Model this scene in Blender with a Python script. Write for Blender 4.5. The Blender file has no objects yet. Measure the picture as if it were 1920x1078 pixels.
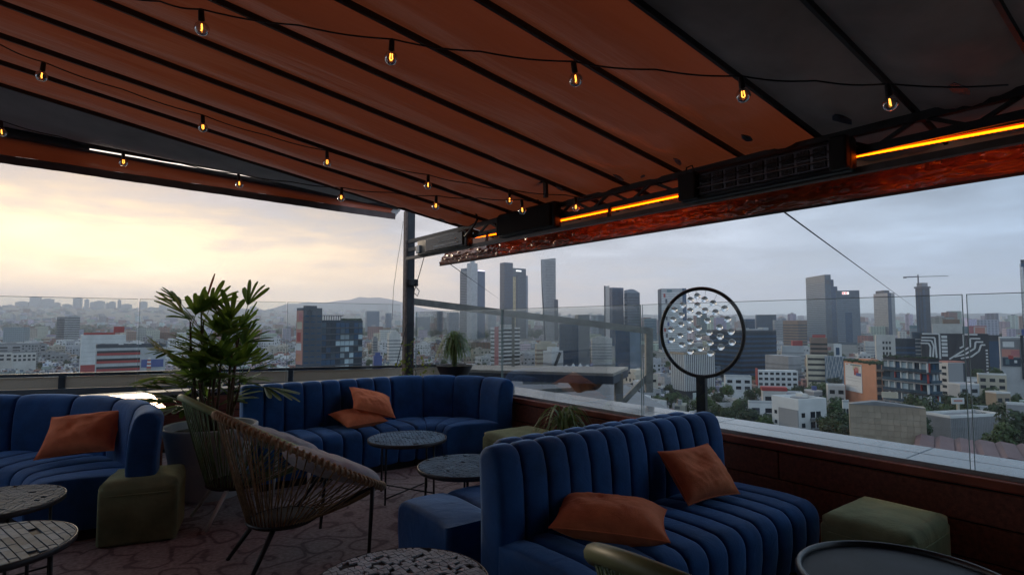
import bpy, math, random
from mathutils import Vector, Matrix, noise as mnoise
random.seed(7)
R = math.radians
scene = bpy.context.scene
C = scene.collection

# ---------------------------------------------------------------- camera
F = 1069.0                      # focal length in pixels of the 1920 px wide photograph
EYE = 1.5
PITCH = math.atan(66.0 / F)
cam_data = bpy.data.cameras.new('camera')
cam_data.sensor_width = 36.0
cam_data.lens = F / 1920.0 * 36.0
cam_data.clip_start = 0.05
cam_data.clip_end = 60000.0
cam = bpy.data.objects.new('camera', cam_data)
C.objects.link(cam)
cam.location = (0, 0, EYE)
cam.rotation_euler = (math.pi / 2 + PITCH, 0, 0)
scene.camera = cam

# ---------------------------------------------------------------- sky, sun, exposure
SUN_AZ = R(-37.0)               # measured from +Y towards +X: behind the clouds, left of the palm
SUN_EL = R(9.0)
SDIR = Vector((math.sin(SUN_AZ) * math.cos(SUN_EL), math.cos(SUN_AZ) * math.cos(SUN_EL), math.sin(SUN_EL)))
world = bpy.data.worlds.new('World')
scene.world = world
world.use_nodes = True


def build_world():
    nt = world.node_tree
    N = nt.nodes
    L = nt.links
    N.clear()
    out = N.new('ShaderNodeOutputWorld')
    bg = N.new('ShaderNodeBackground')
    L.new(bg.outputs[0], out.inputs[0])

    def math_(op, a, b=None, c=None, clamp=False):
        n = N.new('ShaderNodeMath')
        n.operation = op
        n.use_clamp = clamp
        for i, q in enumerate((a, b, c)):
            if q is None:
                continue
            if isinstance(q, (int, float)):
                n.inputs[i].default_value = q
            else:
                L.new(q, n.inputs[i])
        return n.outputs[0]

    def ramp(fac, stops):
        n = N.new('ShaderNodeValToRGB')
        cr = n.color_ramp
        while len(cr.elements) < len(stops):
            cr.elements.new(0.5)
        for e, (p, c) in zip(cr.elements, stops):
            e.position = p
            e.color = (*c, 1)
        L.new(fac, n.inputs[0])
        return n.outputs[0]

    def mix(f, a, b):
        n = N.new('ShaderNodeMix')
        n.data_type = 'RGBA'
        if isinstance(f, (int, float)):
            n.inputs[0].default_value = f
        else:
            L.new(f, n.inputs[0])
        L.new(a, n.inputs[6])
        L.new(b, n.inputs[7])
        return n.outputs[2]

    tc = N.new('ShaderNodeTexCoord')
    sep = N.new('ShaderNodeSeparateXYZ')
    L.new(tc.outputs['Generated'], sep.inputs[0])
    x, y, z = sep.outputs
    h = math_('SQRT', math_('ADD', math_('MULTIPLY', x, x), math_('MULTIPLY', y, y)))
    h = math_('MAXIMUM', h, 0.02)
    sa = math_('ADD', math_('MULTIPLY', x, math.sin(SUN_AZ)), math_('MULTIPLY', y, math.cos(SUN_AZ)))
    c = math_('DIVIDE', sa, h)                      # cosine of the azimuth away from the sun
    t = math_('MULTIPLY_ADD', c, 0.5, 0.5)          # 0..1 for the ramps
    el = math_('MAXIMUM', z, 0.0)
    # cloud plane coordinates
    den = math_('ADD', el, 0.10)
    comb = N.new('ShaderNodeCombineXYZ')
    L.new(math_('DIVIDE', x, den), comb.inputs[0])
    L.new(math_('DIVIDE', y, den), comb.inputs[1])
    n1 = N.new('ShaderNodeTexNoise')
    n1.inputs['Scale'].default_value = 1.25
    n1.inputs['Detail'].default_value = 5
    n1.inputs['Roughness'].default_value = 0.55
    n1.inputs['Distortion'].default_value = 0.4
    L.new(comb.outputs[0], n1.inputs['Vector'])
    mp = N.new('ShaderNodeMapping')
    mp.inputs['Scale'].default_value = (3.0, 3.0, 17.0)
    L.new(tc.outputs['Generated'], mp.inputs[0])
    n2 = N.new('ShaderNodeTexNoise')                # long flat streaks near the horizon
    n2.inputs['Scale'].default_value = 2.0
    n2.inputs['Detail'].default_value = 4
    n2.inputs['Roughness'].default_value = 0.55
    L.new(mp.outputs[0], n2.inputs['Vector'])
    glow = ramp(t, [(0.0, (.29, .37, .46)), (0.5, (.235, .34, .44)), (0.62, (.295, .38, .455)), (0.78, (.395, .425, .465)),
                    (0.90, (.52, .435, .375)), (0.96, (.62, .455, .29)), (1.0, (.69, .51, .30))])
    deck = ramp(t, [(0.0, (.28, .36, .47)), (0.5, (.155, .228, .325)), (0.65, (.235, .30, .385)), (0.80, (.31, .345, .405)),
                    (0.93, (.32, .32, .345)), (1.0, (.27, .26, .275))])
    hot = ramp(t, [(0.0, (.25, .3, .38)), (0.6, (.42, .46, .5)), (0.9, (.95, .76, .6)), (1.0, (1.15, 0.92, 0.60))])
    # the cloud deck's ragged lower edge: higher above the horizon towards the sun
    c2 = math_('POWER', math_('MAXIMUM', c, 0.0), 6.0)
    edge = math_('MULTIPLY_ADD', c2, 0.098, 0.060)
    wob = math_('ADD', math_('MULTIPLY_ADD', n1.outputs[0], 0.15, -0.075), math_('MULTIPLY_ADD', n2.outputs[0], 0.12, -0.06))
    f = math_('DIVIDE', math_('SUBTRACT', math_('ADD', el, wob), edge), 0.05)
    mr = N.new('ShaderNodeMapRange')
    mr.interpolation_type = 'SMOOTHSTEP'
    mr.inputs['From Min'].default_value = -0.9
    mr.inputs['From Max'].default_value = 0.9
    L.new(f, mr.inputs['Value'])
    # the brightest streak right under the deck's edge
    st = math_('MULTIPLY', math_('SUBTRACT', 1.0, math_('ABSOLUTE', math_('MULTIPLY_ADD', f, 0.45, 0.75)), clamp=True), 1.0)
    st = math_('MULTIPLY', st, math_('MULTIPLY', c2, math_('MULTIPLY_ADD', n2.outputs[0], 1.6, -0.1), clamp=True), clamp=True)
    low = mix(st, glow, hot)
    shade = math_('MULTIPLY_ADD', n1.outputs[0], 1.1, 0.45)
    shade2 = math_('MULTIPLY_ADD', n2.outputs[0], 0.9, 0.55)
    dk = N.new('ShaderNodeVectorMath')
    dk.operation = 'SCALE'
    L.new(deck, dk.inputs[0])
    L.new(math_('MULTIPLY', shade, shade2), dk.inputs['Scale'])
    clouds = mix(mr.outputs[0], low, dk.outputs[0])
    sky = N.new('ShaderNodeTexSky')
    sky.sky_type = 'NISHITA'
    sky.sun_disc = False
    sky.sun_elevation = SUN_EL
    sky.sun_rotation = SUN_AZ
    sky.air_density = 1.5
    sky.dust_density = 3.0
    sk = N.new('ShaderNodeVectorMath')
    sk.operation = 'SCALE'
    sk.inputs['Scale'].default_value = 0.10
    L.new(sky.outputs[0], sk.inputs[0])
    fin = mix(0.972, sk.outputs[0], clouds)
    L.new(fin, bg.inputs[0])
    bg.inputs[1].default_value = 1.0


build_world()
sun_data = bpy.data.lights.new('sun', 'SUN')
sun_data.energy = 0.55
sun_data.angle = R(14.0)
sun_data.color = (1.0, 0.78, 0.55)
sun = bpy.data.objects.new('sun', sun_data)
C.objects.link(sun)
sun.rotation_euler = SDIR.to_track_quat('Z', 'Y').to_euler()
scene.view_settings.view_transform = 'Standard'
scene.view_settings.look = 'None'
scene.view_settings.exposure = 1.15
scene.view_settings.gamma = 1.0
scene.view_settings.use_curve_mapping = False
scene.cycles.use_denoising = True
scene.cycles.max_bounces = 8
scene.cycles.diffuse_bounces = 3
scene.cycles.glossy_bounces = 3
scene.cycles.transparent_max_bounces = 16
scene.cycles.transmission_bounces = 6
scene.cycles.volume_bounces = 2
scene.cycles.use_light_tree = False
scene.cycles.caustics_reflective = False
scene.cycles.caustics_refractive = False
scene.cycles.sample_clamp_indirect = 4.0

# ---------------------------------------------------------------- frames of reference
ROT = R(37.2)                   # the terrace's own axes: a along the roof ribs, b along the street side
UX, UY = math.cos(ROT), math.sin(ROT)
VX, VY = -UY, UX
GROUND = -45.0                  # the city's streets lie this far below the terrace floor
HAZE_DENSITY = 1.2e-4


def W(a, b, z=0.0):
    return Vector((a * UX + b * VX, a * UY + b * VY, z))


def AB(p):
    return (p.x * UX + p.y * UY, p.x * VX + p.y * VY)


def ray(px, py):
    xc = (px - 960.0) / F
    yc = (539.0 - py) / F
    cp, sp = math.cos(PITCH), math.sin(PITCH)
    return Vector((xc, cp - yc * sp, sp + yc * cp))


def PZ(px, py, h):
    d = ray(px, py)
    t = (h - EYE) / d.z
    return Vector((d.x * t, d.y * t, h))


def PA(px, py, a):
    d = ray(px, py)
    t = a / (d.x * UX + d.y * UY)
    return Vector((d.x * t, d.y * t, EYE + d.z * t))


def PB(px, py, b):
    d = ray(px, py)
    t = b / (d.x * VX + d.y * VY)
    return Vector((d.x * t, d.y * t, EYE + d.z * t))


def PD(px, py, D):
    d = ray(px, py)
    t = D / d.y
    return Vector((d.x * t, D, EYE + d.z * t))


def project(p):
    cp, sp = math.cos(PITCH), math.sin(PITCH)
    dz = p.z - EYE
    zc = p.y * cp + dz * sp
    yc = -p.y * sp + dz * cp
    return (960 + F * p.x / zc, 539 - F * yc / zc, zc)


# ---------------------------------------------------------------- mesh collector
class MB:
    def __init__(s):
        s.v = []
        s.f = []
        s.cols = None

    def add(s, verts, faces):
        o = len(s.v)
        s.v.extend([tuple(p) for p in verts])
        s.f.extend([tuple(i + o for i in f) for f in faces])
        return s

    def box(s, c, size, rz=0.0, mat=None):
        hx, hy, hz = size[0] / 2, size[1] / 2, size[2] / 2
        m = mat if mat is not None else Matrix.Rotation(rz, 3, 'Z')
        c = Vector(c)
        vs = [c + m @ Vector((x * hx, y * hy, z * hz)) for z in (-1, 1) for y in (-1, 1) for x in (-1, 1)]
        return s.add(vs, [(0, 2, 3, 1), (4, 5, 7, 6), (0, 1, 5, 4), (2, 6, 7, 3), (0, 4, 6, 2), (1, 3, 7, 5)])

    def bx(s, x0, x1, y0, y1, z0, z1):
        return s.box(((x0 + x1) / 2, (y0 + y1) / 2, (z0 + z1) / 2), (abs(x1 - x0), abs(y1 - y0), abs(z1 - z0)))

    def rbox(s, c, size, r=0.02, rz=0.0, n=3, m=None):
        """box with rounded vertical edges and rounded top and bottom edges (superellipse rings)"""
        hx, hy, hz = size[0] / 2, size[1] / 2, size[2] / 2
        r = min(r, hx, hy, hz)
        m = m if m is not None else Matrix.Rotation(rz, 3, 'Z')
        c = Vector(c)

        def ring(ins, z):
            pts = []
            rr = max(r - ins, 1e-4)
            for (sx, sy, a0) in ((1, 1, 0), (-1, 1, 90), (-1, -1, 180), (1, -1, 270)):
                for i in range(n + 1):
                    a = R(a0 + 90.0 * i / n)
                    pts.append((sx * (hx - r) + rr * math.cos(a), sy * (hy - r) + rr * math.sin(a), z))
            return pts
        rings = []
        for i in range(n + 1):
            a = math.pi / 2 * i / n
            rings.append(ring(r * (1 - math.sin(a)), -hz + r * (1 - math.cos(a))))
        for i in range(n + 1):
            a = math.pi / 2 * i / n
            rings.append(ring(r * (1 - math.cos(a)), hz - r * (1 - math.sin(a))))
        k = len(rings[0])
        vs = [c + m @ Vector(p) for rg in rings for p in rg]
        fs = []
        for j in range(len(rings) - 1):
            for i in range(k):
                i2 = (i + 1) % k
                fs.append((j * k + i, j * k + i2, (j + 1) * k + i2, (j + 1) * k + i))
        fs.append(tuple(range(k - 1, -1, -1)))
        fs.append(tuple((len(rings) - 1) * k + i for i in range(k)))
        return s.add(vs, fs)

    def tube(s, pts, r, n=8, closed=False, cap=True):
        pts = [Vector(p) for p in pts]
        m = len(pts)
        rs = r if isinstance(r, (list, tuple)) else [r] * m
        vs, fs = [], []
        prev = None
        for i, p in enumerate(pts):
            if closed:
                t = pts[(i + 1) % m] - pts[i - 1]
            else:
                t = pts[min(i + 1, m - 1)] - pts[max(i - 1, 0)]
            t.normalize()
            if prev is None:
                ref = Vector((0, 0, 1)) if abs(t.z) < 0.9 else Vector((1, 0, 0))
                nn = t.cross(ref).normalized()
            else:
                nn = (prev - t * prev.dot(t)).normalized()
            prev = nn
            bb = t.cross(nn)
            for k in range(n):
                a = 2 * math.pi * k / n
                vs.append(p + (nn * math.cos(a) + bb * math.sin(a)) * rs[i])
        seg = m if closed else m - 1
        for i in range(seg):
            j = (i + 1) % m
            for k in range(n):
                k2 = (k + 1) % n
                fs.append((i * n + k, i * n + k2, j * n + k2, j * n + k))
        if cap and not closed:
            fs.append(tuple(range(n - 1, -1, -1)))
            fs.append(tuple((m - 1) * n + k for k in range(n)))
        return s.add(vs, fs)

    def lathe(s, prof, n=32, c=(0, 0, 0), capb=True, capt=True):
        vs, fs = [], []
        for (r, z) in prof:
            for k in range(n):
                a = 2 * math.pi * k / n
                vs.append((c[0] + r * math.cos(a), c[1] + r * math.sin(a), c[2] + z))
        for i in range(len(prof) - 1):
            for k in range(n):
                k2 = (k + 1) % n
                fs.append((i * n + k, i * n + k2, (i + 1) * n + k2, (i + 1) * n + k))
        if capb:
            fs.append(tuple(range(n - 1, -1, -1)))
        if capt:
            fs.append(tuple((len(prof) - 1) * n + k for k in range(n)))
        return s.add(vs, fs)

    def grid(s, fn, nu, nv):
        vs = [fn(i / nu, j / nv) for j in range(nv + 1) for i in range(nu + 1)]
        fs = [(j * (nu + 1) + i, j * (nu + 1) + i + 1, (j + 1) * (nu + 1) + i + 1, (j + 1) * (nu + 1) + i)
              for j in range(nv) for i in range(nu)]
        return s.add(vs, fs)

    def prism(s, poly, z0, z1):
        n = len(poly)
        vs = [(x, y, z0) for x, y in poly] + [(x, y, z1) for x, y in poly]
        fs = [tuple(range(n - 1, -1, -1)), tuple(range(n, 2 * n))]
        fs += [(i, (i + 1) % n, n + (i + 1) % n, n + i) for i in range(n)]
        return s.add(vs, fs)

    def beam(s, p, q, w, h=None, up=(0, 0, 1)):
        """rectangular bar from p to q"""
        p, q = Vector(p), Vector(q)
        h = w if h is None else h
        t = (q - p).normalized()
        sx = t.cross(Vector(up))
        if sx.length < 1e-4:
            sx = Vector((1, 0, 0))
        sx.normalize()
        sz = sx.cross(t)
        vs = [e + sx * (i * w / 2) + sz * (j * h / 2) for e in (p, q) for (i, j) in ((-1, -1), (1, -1), (1, 1), (-1, 1))]
        return s.add(vs, [(3, 2, 1, 0), (4, 5, 6, 7), (0, 1, 5, 4), (1, 2, 6, 5), (2, 3, 7, 6), (3, 0, 4, 7)])

    def sphere(s, c, r, n=10, m=6, sc=(1, 1, 1)):
        vs, fs = [], []
        for j in range(m + 1):
            ph = math.pi * j / m
            for k in range(n):
                a = 2 * math.pi * k / n
                vs.append((c[0] + r * sc[0] * math.sin(ph) * math.cos(a), c[1] + r * sc[1] * math.sin(ph) * math.sin(a), c[2] - r * sc[2] * math.cos(ph)))
        for j in range(m):
            for k in range(n):
                k2 = (k + 1) % n
                if j == 0:
                    fs.append((k, n + k2, n + k))
                elif j == m - 1:
                    fs.append((j * n + k, j * n + k2, (j + 1) * n + k))
                else:
                    fs.append((j * n + k, j * n + k2, (j + 1) * n + k2, (j + 1) * n + k))
        return s.add(vs, fs)

    def mesh(s, name, smooth=False):
        me = bpy.data.meshes.new(name)
        me.from_pydata(s.v, [], s.f)
        if smooth:
            me.polygons.foreach_set('use_smooth', [True] * len(me.polygons))
        me.update()
        return me

    def build(s, name, mat, parent=None, smooth=False, kind=None, angle=None):
        me = s.mesh(name, smooth)
        if angle is not None:
            me.polygons.foreach_set('use_smooth', [True] * len(me.polygons))
            me.set_sharp_from_angle(angle=R(angle))
        me.materials.append(mat)
        o = bpy.data.objects.new(name, me)
        C.objects.link(o)
        if parent is not None:
            o.parent = parent
        if kind:
            o['kind'] = kind
        return o


def tag(o, label=None, cat=None, group=None, kind=None):
    if label:
        o['label'] = label
    if cat:
        o['category'] = cat
    if group:
        o['group'] = group
    if kind:
        o['kind'] = kind
    return o


def thing(name, label, cat, loc=(0, 0, 0), rz=0.0, group=None):
    o = bpy.data.objects.new(name, None)
    o.empty_display_size = 0.1
    C.objects.link(o)
    o.location = loc
    o.rotation_euler = (0, 0, rz)
    return tag(o, label, cat, group)


def inst(name, me, parent, loc=(0, 0, 0), rot=(0, 0, 0), scale=(1, 1, 1)):
    o = bpy.data.objects.new(name, me)
    C.objects.link(o)
    o.parent = parent
    o.location = loc
    o.rotation_euler = rot
    o.scale = scale
    return o


def copy_tree(o, parent=None):
    c = o.copy()
    C.objects.link(c)
    c.parent = parent
    for ch in list(o.children):
        copy_tree(ch, c)
    return c


# ---------------------------------------------------------------- materials
def new_mat(name):
    m = bpy.data.materials.new(name)
    m.use_nodes = True
    nt = m.node_tree
    nt.nodes.clear()
    out = nt.nodes.new('ShaderNodeOutputMaterial')
    return m, nt, out


def M(name, col, rough=0.6, var=0.15, scale=6.0, bump=0.0, bscale=60.0, metal=0.0, sheen=0.0, spec=0.5, coat=0.0, rnd=0.0,
      stretch=(1, 1, 1), col2=None, emit=None, trans=0.0, tcol=None, alpha=1.0):
    m, nt, out = new_mat(name)
    N, L = nt.nodes, nt.links
    b = N.new('ShaderNodeBsdfPrincipled')
    tc = N.new('ShaderNodeTexCoord')
    mp = N.new('ShaderNodeMapping')
    mp.inputs['Scale'].default_value = stretch
    L.new(tc.outputs['Object'], mp.inputs[0])
    n = N.new('ShaderNodeTexNoise')
    n.inputs['Scale'].default_value = scale
    n.inputs['Detail'].default_value = 4
    n.inputs['Roughness'].default_value = 0.6
    L.new(mp.outputs[0], n.inputs['Vector'])
    rp = N.new('ShaderNodeValToRGB')
    rp.color_ramp.elements[0].position = 0.3
    rp.color_ramp.elements[1].position = 0.7
    c2 = col2 or tuple(min(1, c * (1 + var)) for c in col)
    c1 = tuple(c * (1 - var) for c in col) if col2 is None else col
    rp.color_ramp.elements[0].color = (*c1, 1)
    rp.color_ramp.elements[1].color = (*c2, 1)
    L.new(n.outputs[0], rp.inputs[0])
    csock = rp.outputs[0]
    if rnd:
        oi = N.new('ShaderNodeObjectInfo')
        mr = N.new('ShaderNodeMapRange')
        mr.inputs['To Min'].default_value = 1 - rnd
        mr.inputs['To Max'].default_value = 1 + rnd
        L.new(oi.outputs['Random'], mr.inputs[0])
        vm = N.new('ShaderNodeVectorMath')
        vm.operation = 'SCALE'
        L.new(csock, vm.inputs[0])
        L.new(mr.outputs[0], vm.inputs['Scale'])
        csock = vm.outputs[0]
    L.new(csock, b.inputs['Base Color'])
    b.inputs['Roughness'].default_value = rough
    b.inputs['Metallic'].default_value = metal
    b.inputs['Specular IOR Level'].default_value = spec
    if sheen:
        b.inputs['Sheen Weight'].default_value = sheen
        b.inputs['Sheen Roughness'].default_value = 0.35
        b.inputs['Sheen Tint'].default_value = (*[min(1, c * 3 + 0.15) for c in col], 1)
    if coat:
        b.inputs['Coat Weight'].default_value = coat
        b.inputs['Coat Roughness'].default_value = 0.1
    if bump:
        n2 = N.new('ShaderNodeTexNoise')
        n2.inputs['Scale'].default_value = bscale
        n2.inputs['Detail'].default_value = 3
        L.new(mp.outputs[0], n2.inputs['Vector'])
        bp = N.new('ShaderNodeBump')
        bp.inputs['Strength'].default_value = bump
        bp.inputs['Distance'].default_value = 0.02
        L.new(n2.outputs[0], bp.inputs['Height'])
        L.new(bp.outputs[0], b.inputs['Normal'])
    if emit:
        b.inputs['Emission Color'].default_value = (*emit[0], 1)
        b.inputs['Emission Strength'].default_value = emit[1]
    if trans:
        tr = N.new('ShaderNodeBsdfTranslucent')
        if tcol:
            tr.inputs[0].default_value = (*tcol, 1)
        else:
            L.new(csock, tr.inputs[0])
        ms = N.new('ShaderNodeMixShader')
        ms.inputs[0].default_value = trans
        L.new(b.outputs[0], ms.inputs[1])
        L.new(tr.outputs[0], ms.inputs[2])
        L.new(ms.outputs[0], out.inputs[0])
    else:
        L.new(b.outputs[0], out.inputs[0])
    return m


def glass_mat(name, tint=(0.93, 0.97, 0.96), refl=1.0, base=0.0, rough=0.0):
    """thin clear pane: see-through, mirror reflection growing at grazing angles"""
    m, nt, out = new_mat(name)
    N, L = nt.nodes, nt.links
    t = N.new('ShaderNodeBsdfTransparent')
    n = N.new('ShaderNodeTexNoise')
    n.inputs['Scale'].default_value = 3.0
    mx = N.new('ShaderNodeMix')
    mx.data_type = 'RGBA'
    mx.inputs[6].default_value = (*tint, 1)
    mx.inputs[7].default_value = (*[c * 0.97 for c in tint], 1)
    L.new(n.outputs[0], mx.inputs[0])
    L.new(mx.outputs[2], t.inputs[0])
    g = N.new('ShaderNodeBsdfGlossy')
    g.inputs['Roughness'].default_value = rough
    lw = N.new('ShaderNodeFresnel')
    lw.inputs[0].default_value = 1.45
    ml = N.new('ShaderNodeMath')
    ml.operation = 'MULTIPLY_ADD'
    ml.use_clamp = True
    L.new(lw.outputs[0], ml.inputs[0])
    ml.inputs[1].default_value = refl
    ml.inputs[2].default_value = base
    ms = N.new('ShaderNodeMixShader')
    L.new(ml.outputs[0], ms.inputs[0])
    L.new(t.outputs[0], ms.inputs[1])
    L.new(g.outputs[0], ms.inputs[2])
    L.new(ms.outputs[0], out.inputs[0])
    return m


def emit_mat(name, col, s):
    m, nt, out = new_mat(name)
    e = nt.nodes.new('ShaderNodeEmission')
    e.inputs[0].default_value = (*col, 1)
    e.inputs[1].default_value = s
    nt.links.new(e.outputs[0], out.inputs[0])
    return m


def velvet(name, col, sheen_col, bump=0.12):
    m = M(name, col, rough=0.75, var=0.34, scale=4, bump=bump, bscale=240, spec=0.25)
    nt = m.node_tree
    # soft dents and creases under the pile
    tcn = nt.nodes.new('ShaderNodeTexCoord')
    nn = nt.nodes.new('ShaderNodeTexNoise')
    nn.inputs['Scale'].default_value = 7.0
    nn.inputs['Detail'].default_value = 3
    nn.inputs['Distortion'].default_value = 1.2
    oi = nt.nodes.new('ShaderNodeObjectInfo')
    va = nt.nodes.new('ShaderNodeVectorMath')
    nt.links.new(tcn.outputs['Object'], va.inputs[0])
    nt.links.new(oi.outputs['Location'], va.inputs[1])
    nt.links.new(va.outputs[0], nn.inputs['Vector'])
    bp0 = [n for n in nt.nodes if n.type == 'BUMP'][0]
    b2 = nt.nodes.new('ShaderNodeBump')
    b2.inputs['Strength'].default_value = 0.45
    b2.inputs['Distance'].default_value = 0.012
    nt.links.new(nn.outputs[0], b2.inputs['Height'])
    nt.links.new(b2.outputs[0], bp0.inputs['Normal'])
    nm = [n for n in nt.nodes if n.type == 'TEX_NOISE' and n.inputs['Scale'].default_value == 4][0]
    nt.links.new(va.outputs[0], nm.inputs['Vector'])
    b = [n for n in m.node_tree.nodes if n.type == 'BSDF_PRINCIPLED'][0]
    b.inputs['Sheen Weight'].default_value = 1.0
    b.inputs['Sheen Roughness'].default_value = 0.38
    b.inputs['Sheen Tint'].default_value = (*sheen_col, 1)
    return m


def floor_mat():
    m, nt, out = new_mat('carpet')
    N, L = nt.nodes, nt.links
    b = N.new('ShaderNodeBsdfPrincipled')
    tc = N.new('ShaderNodeTexCoord')
    nz = N.new('ShaderNodeTexNoise')
    nz.inputs['Scale'].default_value = 2.2
    nz.inputs['Detail'].default_value = 1
    L.new(tc.outputs['Object'], nz.inputs['Vector'])
    ms = N.new('ShaderNodeVectorMath')
    ms.operation = 'MULTIPLY_ADD'
    ms.inputs[1].default_value = (0.42, 0.42, 0.0)
    L.new(nz.outputs[1], ms.inputs[0])
    L.new(tc.outputs['Object'], ms.inputs[2])
    vo = N.new('ShaderNodeTexVoronoi')
    vo.inputs['Scale'].default_value = 3.4
    vo.feature = 'F1'
    L.new(ms.outputs[0], vo.inputs['Vector'])
    # rings of the printed loops
    mu = N.new('ShaderNodeMath')
    mu.operation = 'MULTIPLY'
    mu.inputs[1].default_value = 17.0
    L.new(vo.outputs['Distance'], mu.inputs[0])
    sn = N.new('ShaderNodeMath')
    sn.operation = 'SINE'
    L.new(mu.outputs[0], sn.inputs[0])
    rp = N.new('ShaderNodeValToRGB')
    e = rp.color_ramp.elements
    e[0].position = 0.0
    e[0].color = (0.40, 0.32, 0.31, 1)
    e[1].position = 1.0
    e[1].color = (0.20, 0.145, 0.15, 1)
    q = e.new(0.80)
    q.color = (0.34, 0.26, 0.255, 1)
    q = e.new(0.90)
    q.color = (0.23, 0.17, 0.175, 1)
    L.new(sn.outputs[0], rp.inputs[0])
    n2 = N.new('ShaderNodeTexNoise')
    n2.inputs['Scale'].default_value = 38
    n2.inputs['Detail'].default_value = 6
    L.new(tc.outputs['Object'], n2.inputs['Vector'])
    mr = N.new('ShaderNodeMapRange')
    mr.inputs['To Min'].default_value = 0.25
    mr.inputs['To Max'].default_value = 1.75
    L.new(n2.outputs[0], mr.inputs[0])
    sc = N.new('ShaderNodeVectorMath')
    sc.operation = 'SCALE'
    L.new(rp.outputs[0], sc.inputs[0])
    L.new(mr.outputs[0], sc.inputs['Scale'])
    L.new(sc.outputs[0], b.inputs['Base Color'])
    b.inputs['Roughness'].default_value = 0.8
    b.inputs['Specular IOR Level'].default_value = 0.3
    bp = N.new('ShaderNodeBump')
    bp.inputs['Strength'].default_value = 0.35
    bp.inputs['Distance'].default_value = 0.01
    L.new(n2.outputs[0], bp.inputs['Height'])
    L.new(bp.outputs[0], b.inputs['Normal'])
    L.new(b.outputs[0], out.inputs[0])
    return m


MT = {}
MT['carpet'] = floor_mat()
MT['navy'] = velvet('navy_velvet', (0.014, 0.078, 0.235), (0.32, 0.55, 1.0))
MT['rust'] = velvet('rust_velvet', (0.95, 0.235, 0.10), (1.0, 0.34, 0.18), bump=0.2)
MT['olive'] = velvet('olive_velvet', (0.215, 0.245, 0.135), (0.65, 0.65, 0.35))
MT['black'] = M('black_metal', (0.012, 0.013, 0.016), rough=0.45, var=0.3, scale=20, bump=0.05)
MT['plinth'] = M('black_plinth', (0.008, 0.008, 0.01), rough=0.7)
MT['rib'] = M('dark_rib_metal', (0.018, 0.02, 0.024), rough=0.5, var=0.3, scale=12)
MT['post'] = M('dark_post_paint', (0.03, 0.034, 0.042), rough=0.5, var=0.35, scale=9, bump=0.1)
MT['canvas'] = M('rust_canvas', (0.30, 0.062, 0.024), rough=0.34, col2=(0.50, 0.15, 0.08), scale=0.8, bump=0.6, bscale=3.2, stretch=(0.35, 4.5, 1), spec=0.65, trans=0.14, tcol=(0.6, 0.12, 0.04))
MT['flap'] = M('thin_pale_flap', (0.35, 0.17, 0.11), rough=0.5, var=0.2, scale=2, trans=0.65, tcol=(0.42, 0.20, 0.12))
MT['canvas_dark'] = M('charcoal_canvas', (0.22, 0.185, 0.165), rough=0.75, var=0.35, scale=1.6, bump=0.12, bscale=8, spec=0.4, trans=0.05)
MT['canvas_grey'] = M('grey_canvas', (0.34, 0.34, 0.35), rough=0.6, var=0.2, scale=2, bump=0.1, bscale=9)
MT['hem'] = M('brown_hem_canvas', (0.13, 0.085, 0.075), rough=0.6, var=0.25, scale=5, bump=0.1, bscale=30)
MT['tarp'] = M('glossy_tarp', (0.36, 0.11, 0.05), rough=0.16, var=0.3, scale=4, bump=0.6, bscale=14, spec=0.9, stretch=(1, 1, 1))
MT['wood'] = M('red_brown_wood', (0.15, 0.042, 0.024), rough=0.5, var=0.45, scale=3.0, bump=0.25, bscale=14, stretch=(1.0, 12, 12), spec=0.4)
MT['wood_edge'] = M('red_brown_edge', (0.22, 0.05, 0.022), rough=0.45, var=0.35, scale=5, bump=0.1, bscale=20)
MT['ledge'] = M('grey_ledge_tile', (0.19, 0.225, 0.25), rough=0.09, var=0.2, scale=3, bump=0.015, bscale=8, spec=0.8, rnd=0.12)
MT['grout'] = M('ledge_grout', (0.18, 0.2, 0.21), rough=0.7)
MT['alu'] = M('grey_aluminium', (0.32, 0.33, 0.33), rough=0.4, metal=0.6, var=0.1)
MT['pane'] = glass_mat('clear_pane', tint=(0.955, 0.975, 0.975), refl=0.42, base=0.01)
MT['pane_edge'] = M('green_glass_edge', (0.22, 0.30, 0.28), rough=0.25, var=0.1)
MT['led'] = emit_mat('amber_led', (1.0, 0.105, 0.001), 4.4)
MT['tube_led'] = emit_mat('pale_tube', (1.0, 0.86, 0.76), 0.75)
MT['bulb'] = glass_mat('bulb_glass', tint=(0.96, 0.90, 0.84), refl=1.6, base=0.07)
MT['filament'] = emit_mat('glowing_filament', (1.0, 0.36, 0.05), 2.2)
MT['pot'] = M('pale_grey_planter', (0.72, 0.71, 0.70), rough=0.65, var=0.1, scale=5, bump=0.05)
MT['soil'] = M('dark_soil', (0.03, 0.02, 0.014), rough=0.9, var=0.4, scale=40, bump=0.6)
MT['bowl'] = M('dark_bowl', (0.02, 0.016, 0.015), rough=0.5)
MT['leaf'] = M('palm_leaf', (0.06, 0.145, 0.025), rough=0.42, var=0.4, scale=7, bump=0.05, spec=0.5, trans=0.38, tcol=(0.22, 0.34, 0.05), rnd=0.35)
MT['leaf_red'] = M('palm_leaf_tip', (0.14, 0.05, 0.02), rough=0.5, var=0.3, trans=0.3, tcol=(0.35, 0.1, 0.03))
MT['cane'] = M('palm_cane', (0.10, 0.06, 0.03), rough=0.8, var=0.4, scale=20, bump=0.3)
MT['spider'] = M('spider_leaf', (0.16, 0.24, 0.10), rough=0.45, var=0.5, scale=25, trans=0.25, tcol=(0.2, 0.32, 0.08), rnd=0.3)
MT['vine'] = M('vine_leaf', (0.06, 0.10, 0.03), rough=0.5, var=0.4, trans=0.35, tcol=(0.3, 0.35, 0.05), rnd=0.4)
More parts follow.
